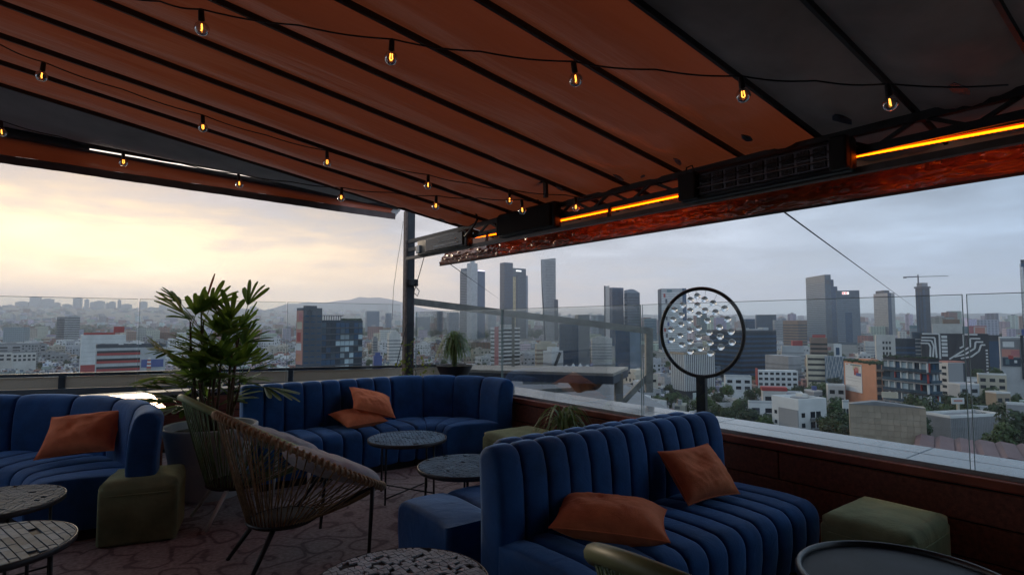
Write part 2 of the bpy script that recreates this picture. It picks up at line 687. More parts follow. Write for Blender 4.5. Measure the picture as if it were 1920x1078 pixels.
MT['cord_brown'] = M('brown_cord', (0.24, 0.155, 0.075), rough=0.7, var=0.45, scale=30, bump=0.3, rnd=0.3)
MT['cord_rim'] = M('wrapped_cord', (0.44, 0.30, 0.17), rough=0.65, var=0.4, scale=28, bump=0.3)
MT['green_rim'] = M('olive_green_tube', (0.145, 0.175, 0.08), rough=0.45, var=0.15, scale=10)
MT['green_rim_lit'] = M('lit_olive_tube', (0.36, 0.44, 0.20), rough=0.45, var=0.15, scale=10)  # same olive tube as the other chair, brightened in colour to look lit
MT['green_cord'] = M('green_cord', (0.14, 0.20, 0.09), rough=0.55, var=0.3, scale=20, rnd=0.2)
MT['white_leg'] = M('pale_leg', (0.75, 0.72, 0.66), rough=0.5, var=0.1)
MT['seat_pan'] = M('brown_seat_pan', (0.035, 0.025, 0.018), rough=0.6, var=0.3, scale=10)
MT['cushion'] = M('grey_cushion', (0.42, 0.41, 0.43), rough=0.9, var=0.12, scale=30, bump=0.2, bscale=200, sheen=0.2)
MT['tile_blue'] = M('blue_grey_tile', (0.17, 0.275, 0.38), rough=0.6, var=0.3, scale=9, bump=0.12, bscale=30, rnd=0.3, spec=0.06)
MT['tile_skylit'] = M('sky_bright_tile', (0.52, 0.58, 0.64), rough=0.5, var=0.3, scale=12, bump=0.12, bscale=30, rnd=0.3, spec=0.3)  # lighter tile copy, its stronger sky reflection put into the colour
MT['tile_gap'] = M('dark_table_grout', (0.012, 0.014, 0.018), rough=0.7)
MT['tray'] = M('black_tray', (0.03, 0.036, 0.045), rough=0.55, var=0.4, scale=3, bump=0.05, bscale=12, spec=0.25)
MT['filament'].cycles.emission_sampling = 'NONE'
MT['crystal'] = None
# ================================================================ terrace shell
A_PAR = 3.93        # street-side parapet, inner face
B_PAR = 7.75        # sunset-side parapet, inner face
H_PAR = 0.665
rootT = lambda name, label, cat, a, b, z=0.0, extra=0.0, group=None: thing(name, label, cat, W(a, b, z), ROT + extra, group)


def crystal_mat():
    m, nt, out = new_mat('clear_crystal')
    g = nt.nodes.new('ShaderNodeBsdfGlass')
    g.inputs['IOR'].default_value = 1.5
    g.inputs['Roughness'].default_value = 0.0
    g.inputs[0].default_value = (0.97, 0.98, 0.98, 1)
    nt.links.new(g.outputs[0], out.inputs[0])
    return m


MT['crystal'] = crystal_mat()

# floor slab of the terrace
fl = MB().bx(-7.5, 4.62, -3.0, B_PAR + 0.25, -0.4, 0.0).build('terrace_floor', MT['carpet'])
fl.rotation_euler = (0, 0, ROT)
fl['kind'] = 'structure'
# building under the terrace, so that the place stands on something
bs = MB().bx(-7.5, 4.60, -12.0, B_PAR + 0.24, GROUND, -0.41).build('wall_below_terrace', M('host_concrete', (0.3, 0.29, 0.28), rough=0.8))
bs.rotation_euler = (0, 0, ROT)
bs['kind'] = 'structure'
# unseen dark wall behind the camera, added to keep facing surfaces dark
bw = MB().bx(-7.5, 4.5, -3.2, -3.0, -0.4, 4.4).build('wall_back_blocker', M('dark_blocker_wall', (0.05, 0.045, 0.045), rough=0.7))
bw.rotation_euler = (0, 0, ROT)
bw['kind'] = 'structure'

for (nm, x0, x1, y0, y1) in (('wall_side_blocker', -6.2, -6.0, -3.0, 4.6),):  # unseen side wall, added to cut the frontal fill light
    q = MB().bx(x0, x1, y0, y1, -0.38 if x0 < 0 else 0.70, 4.3).build(nm, bpy.data.materials['dark_blocker_wall'])
    q.rotation_euler = (0, 0, ROT)
    q['kind'] = 'structure'

# street-side parapet: wooden boards, edge strip, tiled ledge
pr = rootT('parapet', 'low red-brown wooden parapet with grey tiled ledge on the skyscraper side', 'parapet', A_PAR, 0)
core = MB().bx(0.022, 0.66, -3.0, B_PAR + 0.24, 0.0, H_PAR - 0.045).build('core', MT['plinth'], pr)
seg = [-3.0, -0.6, 1.7, 4.1, 6.3, B_PAR]
hb = [0.02, 0.215, 0.41, 0.60]
for i in range(3):
    off = [0, 0.9, 0.4][i]
    for j in range(len(seg) - 1):
        y0, y1 = seg[j] + (off if j else 0), min(seg[j + 1] + off, B_PAR)
        if y1 - y0 < 0.05:
            continue
        me = MB().rbox((0.010, (y0 + y1) / 2, (hb[i] + hb[i + 1]) / 2), (0.022, y1 - y0 - 0.006, hb[i + 1] - hb[i] - 0.008), r=0.004, n=1)
        me.build('board', MT['wood'], pr)
MB().rbox((0.02, (B_PAR - 3.0) / 2, 0.635), (0.05, B_PAR + 3.0, 0.055), r=0.008, n=2).build('edge_strip', MT['wood_edge'], pr)
MB().bx(0.046, 0.655, -3.0, B_PAR + 0.24, H_PAR - 0.04, H_PAR - 0.012).build('grout_bed', MT['grout'], pr)
yy = [-3.0, -1.55, -0.05, 1.38, 2.82, 4.3, 5.8, 7.0, 7.98]
for j in range(len(yy) - 1):
    for (x0, x1) in ((0.075, 0.40), (0.406, 0.66)):
        MB().rbox(((x0 + x1) / 2, (yy[j] + yy[j + 1]) / 2, H_PAR - 0.006), (x1 - x0, yy[j + 1] - yy[j] - 0.006, 0.014), r=0.003, n=1).build('ledge_tile', MT['ledge'], pr)
MB().bx(0.048, 0.072, -3.0, B_PAR, H_PAR - 0.03, H_PAR + 0.022).build('glass_channel', MT['alu'], pr)

# street-side glass balustrade
gy = [-1.1, 1.02, 3.35, 5.45, 7.62]
for j in range(4):
    lab = ['beside the olive ottoman at the frame edge', 'behind the double sofa and the round crystal sign', 'behind the small spider plant', 'next to the dark corner post'][j]
    g = rootT('glass_panel', 'tall clear glass balustrade panel ' + lab, 'glass panel', A_PAR + 0.06, 0, H_PAR, group='glass panels of the street-side balustrade')
    MB().bx(-0.005, 0.005, gy[j] + 0.012, gy[j + 1] - 0.012, 0.0, 0.992).build('pane', MT['pane'], g)
    e = MB().bx(-0.0052, 0.0052, gy[j] + 0.012, gy[j + 1] - 0.012, 0.9925, 0.996)
    e.bx(-0.0052, 0.0052, gy[j] + 0.009, gy[j] + 0.0118, 0.0, 0.996)
    e.bx(-0.0052, 0.0052, gy[j + 1] - 0.0118, gy[j + 1] - 0.009, 0.0, 0.996)
    e.build('polished_edge', MT['pane_edge'], g)

# sunset-side parapet
pl = rootT('parapet', 'low dark wooden parapet behind the curved sofa on the sunset side', 'parapet', 0, B_PAR)
MB().bx(-7.5, A_PAR + 0.0, 0.022, 0.24, 0.0, 0.655).build('core', MT['plinth'], pl)
for i in range(3):
    for j, (x0, x1) in enumerate(((-7.5, -4.1), (-4.1, -1.3), (-1.3, 1.3), (1.3, A_PAR - 0.02))):
        MB().rbox(((x0 + x1) / 2, 0.010, (hb[i] + hb[i + 1]) / 2 + 0.02), (x1 - x0 - 0.006, 0.022, hb[i + 1] - hb[i] - 0.008), r=0.004, n=1).build('board', MT['wood'], pl)
MB().bx(-7.5, A_PAR - 0.02, 0.0, 0.24, 0.657, 0.70).build('cap', M('grey_stone_cap', (0.22, 0.215, 0.21), rough=0.5, bump=0.1), pl)
gx = [-6.6, -4.4, -1.95, 0.55, 2.2, 3.86]
for j in range(5):
    lab = ['at the far end behind the curved sofa', 'above the back of the curved sofa', 'left of the potted palm', 'behind the potted palm', 'beside the dark corner post on the sunset side'][j]
    g = rootT('glass_panel', 'clear glass wind screen panel ' + lab, 'glass panel', 0, B_PAR + 0.1, 0.70, group='glass panels of the sunset-side balustrade')
    MB().bx(gx[j] + 0.01, gx[j + 1] - 0.01, -0.005, 0.005, 0.0, 1.07).build('pane', MT['pane'], g)
    e = MB().bx(gx[j] + 0.01, gx[j + 1] - 0.01, -0.0052, 0.0052, 1.0705, 1.075)
    e.bx(gx[j] + 0.0065, gx[j] + 0.0098, -0.0052, 0.0052, 0.0, 1.075)
    e.build('polished_edge', MT['pane_edge'], g)

# polished box top behind the curved sofa
SC = (-4.10, 3.34)              # centre of the curved sofa's arc
sa, sb = AB(Vector((SC[0], SC[1], 0)))
poly = [(0.69, B_PAR - 0.012), (0.69, 6.35)]
for k in range(9):
    an = R(40 + k * 8)
    poly.append((sa + 1.86 * math.cos(an), sb + 1.86 * math.sin(an)))
poly += [(-1.6, 7.2), (-1.6, B_PAR - 0.012)]
pb = rootT('storage_box', 'built-in wooden box with polished top behind the curved sofa', 'box', 0, 0)
MB().prism([(x - 0.012 if i < 2 else x, y) for i, (x, y) in enumerate(poly)], 0.0, 0.66).build('body', MT['wood'], pb)
MB().prism(poly, 0.662, 0.70).build('polished_top', M('warm_reflection_sheet', (0.80, 0.42, 0.22), rough=0.12, metal=1.0, var=0.06), pb)  # copper tint puts the warm sunset reflection into the metal's colour

# ---------------------------------------------------------------- canopy roof
RIB0, RSP, NR = 1.14, 0.54, 10          # last rib at b = 6.0
SL = 0.161


def roof_z(a):
    return 2.70 + SL * (3.73 - a)


rng = random.Random(3)
cn = rootT('canopy_roof', 'sloping rust canvas canopy on dark ribs with charcoal bays at one side', 'canopy', 0, 0)
NB = [RIB0 + RSP * k for k in range(-8, NR)]


def bay(b0, b1, mat, seed):
    def fn(u, v):
        a = -4.6 + u * (4.28 + 4.6)
        b = b0 + v * (b1 - b0)
        sag = 0.095 * math.sin(math.pi * v) * (0.7 + 0.5 * mnoise.noise(Vector((a * 0.5, seed * 7.1, 0))))
        wr = 0.018 * mnoise.noise(Vector((a * 1.3 + b * 3.0, b * 5.0 - a * 0.7, seed))) * math.sin(math.pi * v)
        # creases gather towards the truss end
        k = max(0.0, (a - 1.8) / 2.0)
        wr += k * 0.05 * (mnoise.noise(Vector((a * 4.2 + b * 2.5, b * 2.0 + a, seed + 3.0)))) * math.sin(math.pi * v)
        wr += k * 0.022 * (1 - abs(mnoise.noise(Vector((a * 7.0 - b * 5.0, b * 3.5, seed + 9.0)))) * 2) * math.sin(math.pi * v)
        return (a, b, roof_z(a) + 0.022 - sag + wr)
    mb = MB().grid(fn, 90, 14)
    return mb.build('canvas_bay', mat, cn, smooth=True)


for k in range(len(NB) - 1):
    b0, b1 = NB[k], NB[k + 1]
    bay(b0, b1, MT['canvas'] if b0 > 1.6 else MT['canvas_dark'], k * 1.7)
for k, b in enumerate(NB):
    MB().beam((-4.6, b, roof_z(-4.6)), (4.26, b, roof_z(4.26)), 0.019, 0.034).build('rib', MT['rib'], cn)
MB().beam((-4.6, NB[0] - 0.05, roof_z(-4.6) - 0.02), (-4.6, NB[-1] + 0.05, roof_z(-4.6) - 0.02), 0.08, 0.1).build('rear_beam', MT['rib'], cn)
# torn spots: dark tape patches near the truss end
for (px, py, w, h, an) in ((1400, 236, 0.09, 0.035, 10), (1270, 283, 0.10, 0.03, 20), (1160, 315, 0.11, 0.03, 15), (1050, 337, 0.10, 0.03, 15), (1205, 312, 0.05, 0.02, 60),
                           (1575, 197, 0.13, 0.05, -10), (1800, 140, 0.13, 0.05, -12), (862, 385, 0.1, 0.03, 30), (830, 400, 0.1, 0.03, 35)):
    d = ray(px, py)
    s = (2.70 + SL * 3.73 - EYE) / (d.z + SL * (d.x * UX + d.y * UY))
    p = d * s
    a, b = AB(p)
    pts = []
    r3 = random.Random(int(px))
    for q in range(7):
        t = 2 * math.pi * q / 7
        rr = 0.6 + 0.5 * r3.random()
        x, y = math.cos(t) * w * rr * 0.75, math.sin(t) * h * rr * 0.8
        pts.append((a + x * math.cos(R(an)) - y * math.sin(R(an)), b + x * math.sin(R(an)) + y * math.cos(R(an))))
    vs = [(x, y, roof_z(x) - 0.085) for x, y in pts] + [(x, y, roof_z(x) - 0.08) for x, y in pts]
    MB().add(vs, [tuple(range(6, -1, -1)), tuple(range(7, 14))] + [(i, (i + 1) % 7, 7 + (i + 1) % 7, 7 + i) for i in range(7)]).build(
        'patch', M('blue_grey_patch', (0.06, 0.075, 0.10), rough=0.35), cn)

# end frame on the sunset side: beam, strut, hanging valance, grey end panel
B_END = 7.30
ef = rootT('end_beam', 'dark tubular end beam of the canopy over the curved sofa', 'beam', 0, B_END)


def eb(px, py, b=B_END):
    a, bb = AB(PB(px, py, b))
    return Vector((a, 0.0, PB(px, py, b).z))


pL, pR = eb(-500, 148), eb(752, 396)
p0, p1 = eb(0, 246), eb(690, 376)
dirv = (p1 - p0).normalized()
eL = p0 + dirv * (-3.2)
eR = p0 + dirv * ((3.52 - p0.x) / dirv.x)
MB().tube([eL, eR], 0.052, n=12).build('tube', MT['post'], ef, smooth=True)
MB().beam(eL + Vector((0, 0.09, -0.02)), eR + Vector((0, 0.09, -0.02)), 0.06, 0.06).build('inner_rail', MT['post'], ef)
st_ = eb(326, 290)
_z1 = roof_z(st_.x) + 0.03
_zi = _z1 + (st_.z + 0.05 - _z1) * 0.5 - 0.07
MB().beam((st_.x, -0.06, st_.z), (st_.x, -0.62, _zi - 0.01), 0.05, 0.05, up=(1, 0, 0)).build('strut', MT['post'], ef)
# valance: canvas skirt with a brown hem
va = rootT('valance', 'rust canvas skirt with brown hem hanging from the end beam', 'valance', 0, B_END)
v0, v1 = eb(0, 306), eb(755, 414)
vdir = (v1 - v0).normalized()


def vz(a):
    return v0.z + (a - v0.x) * vdir.z / vdir.x


def bz(a):
    return p0.z + (a - p0.x) * dirv.z / dirv.x


aL, aR = v0.x - 3.0, 3.44


def skirt(u, v):
    a = aL + u * (aR - aL)
    top, bot = bz(a) - 0.05, vz(a) + 0.085
    rag = 0.0
    y = 0.02 * mnoise.noise(Vector((a * 2.2, v * 1.5, 4.0))) * v + 0.006 * math.sin(a * 26 + 3 * v) * v + 0.02 * math.sin(math.pi * v)
    return (a + rag, y, top + (bot - top) * v)


MB().grid(skirt, 110, 8).build('skirt', MT['canvas'], va, smooth=True)
MB().grid(lambda u, v: (aL + u * (aR + 0.04 - aL), skirt(u, 1.0)[1] + 0.004 * math.sin(u * 60), vz(aL + u * (aR - aL)) + 0.085 * (1 - v)), 80, 3).build('hem', MT['hem'], va, smooth=True)
# torn end tuft
tb = MB()
r3 = random.Random(5)
for q in range(9):
    a = aR - 0.02 + 0.018 * q * 0.5
    z = vz(aR) + 0.10 + 0.012 * q
    tb.add([(a, 0.0, z), (a + 0.10 + r3.random() * 0.06, 0.01 * r3.random(), z + 0.05 + r3.random() * 0.05), (a + 0.08, 0.02, z - 0.03 - 0.03 * r3.random()), (a - 0.02, 0.012, z - 0.02)],
           [(0, 1, 2, 3)])
tb.build('torn_edge', M('frayed_white_lining', (0.62, 0.60, 0.58), rough=0.8), va)
# grey canvas infill between the last rib and the end beam
gp = rootT('infill_panel', 'grey canvas infill between the last roof rib and the end beam', 'canvas panel', 0, NB[-1])


def infill(u, v):
    a = -4.6 + u * (2.75 + 4.6)
    z0, z1 = roof_z(a) + 0.03, bz(a) + 0.05
    return (a, v * (B_END - NB[-1] + 0.05), z0 + (z1 - z0) * v - 0.07 * math.sin(math.pi * v))


MB().grid(infill, 40, 10).build('canvas', MT['canvas_grey'], gp, smooth=True)
lt = rootT('light_tube', 'thin pale light tube under the dark end beam', 'light', 0, B_END - 0.09)
q0, q1 = eb(168, 280, B_END - 0.09), eb(676, 366, B_END - 0.09)
MB().tube([q0, q1], 0.0065, n=8).build('tube', MT['tube_led'], lt, smooth=True)
MB().beam(q0 + Vector((0, 0.012, 0.010)), q1 + Vector((0, 0.012, 0.010)), 0.014, 0.008).build('clip_rail', MT['alu'], lt)

# corner post
pc = PB(767, 560, 7.42)
pa_, pb_ = AB(pc)
post = rootT('corner_post', 'dark steel corner post carrying truss and end beam', 'post', pa_, pb_)
MB().bx(-0.055, 0.055, -0.055, 0.055, 0.0, 3.13).build('shaft', MT['post'], post)
MB().bx(-0.085, -0.056, -0.05, 0.03, 0.3, 3.1).build('side_angle', M('worn_brown_angle', (0.16, 0.11, 0.09), rough=0.6, var=0.4, scale=20), post)
MB().rbox((0.02, -0.085, 2.07), (0.14, 0.06, 0.10), r=0.015).build('clamp', MT['black'], post)
MB().tube([(0.05, -0.10, 2.02), (0.10, -0.12, 1.95), (0.07, -0.12, 1.88), (0.02, -0.1, 1.93)], 0.008, n=6).build('hook', MT['alu'], post, smooth=True)

# ---------------------------------------------------------------- truss, tarp fascia, led strips
A_TR = 3.73
tr = rootT('roof_truss', 'black lattice truss along the low edge of the canopy', 'truss', A_TR, 0)
ZT, ZB = 2.655, 2.535
MB().beam((0, -3.0, ZT), (0, pb_ - 0.08, ZT), 0.045, 0.05).build('top_chord', MT['black'], tr)
MB().beam((0, -3.0, ZB), (0, pb_ - 0.08, ZB), 0.045, 0.05).build('bottom_chord', MT['black'], tr)
y = -1.0
up = True
while y < 6.8:
    y2 = y + 0.235
    MB().beam((0, y, ZB if up else ZT), (0, y2, ZT if up else ZB), 0.022, 0.022).build('brace', MT['black'], tr)
    up = not up
    y = y2
MB().beam((-0.035, -3.0, 2.408), (-0.035, pb_ - 0.1, 2.408), 0.05, 0.04).build('lower_rail', M('brown_grey_rail', (0.11, 0.085, 0.07), rough=0.4, var=0.3), tr)
for yb in (0.55, 3.45, 5.35):
    MB().beam((-0.02, yb, ZB), (-0.035, yb, 2.43), 0.02, 0.03, up=(0, 1, 0)).build('hanger', MT['black'], tr)

tp = rootT('tarp_fascia', 'crumpled glossy red-brown tarp fascia glowing in the amber light', 'tarp', A_PAR, 0)


def tarp(u, v):
    b = -1.2 + u * (6.93 + 1.2)
    def rdg(x, y_, s):
        return (1 - abs(mnoise.noise(Vector((x, y_, s)))) * 2.2)
    rg = 0.020 * rdg(b * 2.6 + v * 3.0, v * 4.2 - b, 2.0) + 0.015 * rdg(b * 5.0 - v * 5.0, v * 7.0 + b * 1.5, 6.0) + 0.006 * rdg(b * 12.0, v * 11.0 + b, 11.0)
    cr = rg + 0.010 * mnoise.noise(Vector((b * 6.0 + v * 1.5, v * 3.0, 1.0))) + 0.014 * mnoise.noise(Vector((b * 15.0, v * 6.0 + b * 2, 5.0)))
    cr += 0.03 * (0.5 - abs(mnoise.noise(Vector((b * 3.1 + v, v * 2.5, 8.0))))) + 0.02 * (0.5 - abs(mnoise.noise(Vector((b * 8.1 - 2 * v, v * 4.5, 18.0)))))
    env = math.sin(math.pi * min(1, v * 1.0)) ** 0.6
    x = 0.25 - 0.185 * v - 0.02 * math.sin(math.pi * v)
    z = 2.545 - 0.24 * v - 0.025 * math.sin(math.pi * v)
    return (x - cr * env * 0.9, b, z + cr * env * 0.5)


MB().grid(tarp, 620, 34).build('tarp_sheet', MT['tarp'], tp, smooth=True)
MB().grid(lambda u, v: (0.08 + 0.28 * v, -1.2 + u * 8.13, 2.305 + (roof_z(4.28) + 0.05 - 2.305) * v + 0.006 * math.sin(u * 90 + 4 * v)), 120, 6)  .build('outer_flap', MT['flap'], tp, smooth=True)
MB().beam((0.08, -1.2, 2.30), (0.08, 6.95, 2.30), 0.02, 0.018).build('edge_bar', M('dark_brown_edge', (0.04, 0.025, 0.02), rough=0.5), tp)

for (x0, y0, x1, y1, lab) in ((880, 447, 943, 437, 'short amber light strip beside the heater near the corner post'), (1037, 417, 1290, 364.5, 'amber light strip between the black speaker and the long heater'),
                              (1603, 294, 1990, 223, 'bright amber light strip running out of the frame past the long heater')):
    a0, a1 = PA(x0, y0, 3.74), PA(x1, y1, 3.74)
    b0, b1 = AB(a0)[1], AB(a1)[1]
    ls = rootT('light_strip', lab, 'light strip', 3.74, b0, a0.z, group='amber light strips on the truss')
    MB().tube([(0, 0, 0), (0, b1 - b0, a1.z - a0.z)], 0.007, n=8).build('glowing_tube', MT['led'], ls, smooth=True)
    MB().beam((0.004, 0, 0.019), (0.004, b1 - b0, a1.z - a0.z + 0.019), 0.035, 0.012).build('channel', M('amber_channel', (0.2, 0.1, 0.04), rough=0.4), ls)


def heater(name, label, cat, b0, b1, z0, z1, a, style):
    L_ = b1 - b0
    h = rootT(name, label, cat, a, b0, z0)
    hz = z1 - z0
    bodymat = MT['black'] if style != 'grey' else M('grey_heater_shell', (0.10, 0.095, 0.085), rough=0.45, metal=0.4, var=0.3, scale=14)
    tilt = 0.05
    MB().rbox((tilt * 0.5, L_ / 2, hz / 2), (0.10, L_, hz), r=0.02).build('shell', bodymat, h, angle=40)
    if style == 'long':
        MB().rbox((-0.052, L_ - 0.09, hz / 2), (0.06, 0.15, hz * 0.94), r=0.012).build('end_cap', MT['plinth'], h)
        MB().rbox((-0.052, 0.05, hz / 2), (0.06, 0.10, hz * 0.94), r=0.012).build('end_cap', MT['plinth'], h)
        MB().bx(-0.034, -0.026, 0.11, L_ - 0.17, 0.03, hz - 0.03).build('reflector', M('dull_reflector', (0.10, 0.10, 0.11), rough=0.3, metal=0.8, var=0.3), h)
        n = 9
        for r_ in range(2):
            for i in range(n):
                yy0 = 0.12 + (L_ - 0.30) * i / n
                MB().bx(-0.045, -0.036, yy0 + 0.012, yy0 + (L_ - 0.30) / n - 0.012, 0.045 + r_ * (hz - 0.08) / 2, 0.035 + (r_ + 1) * (hz - 0.08) / 2).build('grille_cell', M('heater_mesh', (0.028, 0.028, 0.032), rough=0.5, var=0.5, scale=60, bump=0.5, bscale=120), h)
        for i in range(4):
            z = 0.03 + (hz - 0.06) * i / 3
            MB().tube([(-0.052, 0.1, z), (-0.052, L_ - 0.16, z)], 0.004, n=6).build('guard_bar', MT['alu'] if i in (1,) else MT['black'], h)
        MB().tube([(0, L_ - 0.02, hz - 0.02), (-0.01, L_ - 0.05, hz + 0.05), (0, L_ - 0.09, hz + 0.06), (0.02, L_ - 0.1, hz)], 0.006, n=6).build('hanging_ring', MT['black'], h)
    elif style == 'speaker':
        MB().rbox((-0.04, L_ / 2, hz / 2), (0.03, L_ - 0.06, hz - 0.04), r=0.012).build('grille', M('black_speaker_cloth', (0.008, 0.008, 0.009), rough=0.9, bump=0.3, bscale=200), h)
        MB().rbox((0.01, L_ + 0.015, hz * 0.5), (0.08, 0.03, hz * 0.8), r=0.01).build('end_cap', MT['plinth'], h)
    else:
        MB().rbox((-0.03, L_ / 2 - 0.1, hz / 2), (0.03, L_ - 0.32, hz - 0.05), r=0.01).build('heating_window', M('dark_heater_glass', (0.03, 0.028, 0.028), rough=0.25), h)
        MB().bx(-0.052, -0.047, 0.16, L_ * 0.60, hz * 0.30, hz * 0.36).build('pale_line', M('pale_print', (0.5, 0.5, 0.48), rough=0.5), h)
        MB().bx(-0.052, -0.047, 0.20, L_ * 0.5, hz * 0.52, hz * 0.57).build('pale_line', M('pale_print_dim', (0.25, 0.25, 0.24), rough=0.5), h)
        MB().rbox((-0.02, L_ - 0.06, hz * 0.4), (0.06, 0.10, hz * 0.5), r=0.01).build('bracket', MT['alu'], h)


def b_at(px, a):
    return AB(PA(px, 500, a))[1]


heater('patio_heater', 'long black infrared heater with wire grille on the truss', 'heater', b_at(1603, 3.6), b_at(1279, 3.6), 2.40, 2.615, 3.62, 'long')
heater('speaker', 'plain black box speaker on the truss between two heaters', 'speaker', b_at(1040, 3.62), b_at(934, 3.62), 2.42, 2.68, 3.64, 'speaker')
heater('patio_heater', 'grey metal heater with pale print next to the corner post', 'heater', b_at(875, 3.62), b_at(782, 3.62), 2.40, 2.61, 3.64, 'grey')
ar = rootT('cable_arm', 'bent dark cable arm hanging from the canopy above the speaker', 'cable', 3.55, 5.35, 2.6)
MB().tube([(0, 0, 0.14), (0, -0.02, 0.06), (0, 0.05, 0.0), (0, 0.14, -0.05), (0, 0.24, -0.10)], 0.012, n=8).build('cable', MT['black'], ar, smooth=True)
ah = rootT('hanging_clip', 'small black clip dangling from the canvas above the truss', 'clip', 3.3, 3.85, 2.62)
MB().beam((0, 0, 0.16), (0, -0.005, 0.0), 0.035, 0.03, up=(1, 0, 0)).build('clip', MT['black'], ah)
MB().beam((0, 0.0, 0.16), (0, 0.16, 0.165), 0.03, 0.03).build('tape', MT['plinth'], ah)

# ---------------------------------------------------------------- string lights
socket_me = MB().lathe([(0.0, 0.0), (0.010, 0.0), (0.0125, -0.012), (0.0135, -0.05), (0.0125, -0.058), (0.0, -0.058)], 10, capb=False, capt=False).mesh('socket', True)
socket_me.materials.append(MT['black'])
gl = [(0.013, -0.055)]
for q in range(1, 12):
    t = math.pi * (0.12 + 0.88 * q / 11)
    gl.append((max(0.0, 0.031 * math.sin(t)), -0.086 + 0.031 * math.cos(t)))
glass_me = MB().lathe(gl, 14, capb=False, capt=False).mesh('bulb_glass', True)
glass_me.materials.append(MT['bulb'])
fil_me = MB().tube([(0.004, 0, -0.066), (0.006, 0, -0.09), (0.0, 0.003, -0.096), (-0.006, 0, -0.09), (-0.004, 0, -0.066)], 0.0026, n=6).mesh('filament', True)
fil_me.materials.append(MT['filament'])


def PR(px, py, drop):
    d = ray(px, py)
    s = (2.70 + SL * 3.73 - drop - EYE) / (d.z + SL * (d.x * UX + d.y * UY))
    d = d * s
    return Vector((d.x, d.y, EYE + d.z))


def string(label, pts, bulbs, drop, bulbscale=1.0):
    wp = []
    for i, (x, y) in enumerate(pts):
        wp.append(PR(x, y, drop))
    root = thing('string_light', label, 'string lights', wp[0], group='strings of filament bulbs under the canopy')
    loc = [p - wp[0] for p in wp]
    dense = []
    for i in range(len(loc) - 1):
        for k in range(6):
            t = k / 6
            p = loc[i].lerp(loc[i + 1], t)
            p.z -= 0.012 * math.sin(math.pi * t)
            dense.append(p)
    dense.append(loc[-1])
    MB().tube(dense, 0.004, n=6).build('cable', MT['black'], root, smooth=True)
    for (x, y) in bulbs:
        d = ray(x, y)
        # height of the cable above this bulb in the picture decides its place: hang from the cable line
        p = PR(x, y, drop)
        best = None
        for i in range(len(dense) - 1):
            q0, q1 = dense[i] + wp[0], dense[i + 1] + wp[0]
            X0, X1 = project(q0)[0], project(q1)[0]
            if min(X0, X1) <= x <= max(X0, X1) and abs(X1 - X0) > 1e-6:
                # perspective-correct interpolation along the segment
                z0, z1 = project(q0)[2], project(q1)[2]
                s = (x - X0) / (X1 - X0)
                t = s * z0 / (s * z0 + (1 - s) * z1)
                best = q0.lerp(q1, t)
                break
        if best is None:
            continue
        sw = rng.uniform(-0.12, 0.12)
        b = inst('bulb', glass_me, root, best - wp[0], (sw, rng.uniform(-0.1, 0.1), rng.uniform(0, 6)), (bulbscale,) * 3)
        inst('socket', socket_me, b)
        inst('filament', fil_me, b)


string('string of filament bulbs nearest overhead, ending at the lattice truss', [(200, -15), (300, 3), (377, 18), (560, 48), (735, 74), (900, 97), (1075, 116), (1230, 131), (1389, 143), (1530, 152), (1664, 158), (1890, 160)],
       [(377, 40), (735, 90), (1075, 130), (1389, 158), (1664, 180)], 0.30, 1.05)
string('string of filament bulbs crossing the middle of the canopy', [(-120, 42), (0, 84), (82, 117), (230, 168), (380, 216), (500, 254), (613, 283), (710, 308), (803, 328), (880, 344), (956, 356), (1060, 366), (1110, 369)],
       [(82, 133), (380, 230), (613, 293), (803, 338), (956, 365), (1079, 372)], 0.16, 1.1)
string('string of filament bulbs along the end beam over the curved sofa', [(-60, 210), (0, 226), (110, 256), (231, 284), (340, 307), (447, 326), (545, 341), (641, 352), (730, 361), (818, 367), (900, 372), (978, 374), (1010, 375)],
       [(2, 236), (231, 293), (447, 335), (641, 360), (818, 376), (978, 381)], 0.34, 1.05)

# ---------------------------------------------------------------- thin wires
def wire(name, label, pts, r):
    root = thing(name, label, 'wire', pts[0])
    MB().tube([Vector(p) - Vector(pts[0]) for p in pts], r, n=6).build('wire_strand', MT['rib'], root, smooth=True)


w0 = PA(1468, 396, 4.02)
wire('guy_wire', 'thin steel guy wire slanting down from the tarp fascia past the towers', [w0, PD(1722, 582, 1178.0)], [0.006, 0.06])
wire('guy_wire', 'fine wire slanting down from the tarp end in front of the tall towers', [PA(832, 487, 4.0), PD(942, 565, 1664.0)], [0.006, 0.08])
wire('hanging_string', 'loose thin string hanging beside the corner post', [PB(756, 415, 7.3), PB(752, 450, 7.3), PB(745, 490, 7.3), PB(738, 540, 7.3), PB(735, 600, 7.3)], 0.003)
wire('power_cable', 'black cable running down beside the corner post', [PB(797, 476, 7.25), PB(786, 515, 7.28), PB(777, 545, 7.3), PB(765, 600, 7.3), PB(752, 650, 7.3), PB(742, 690, 7.3)], 0.006)

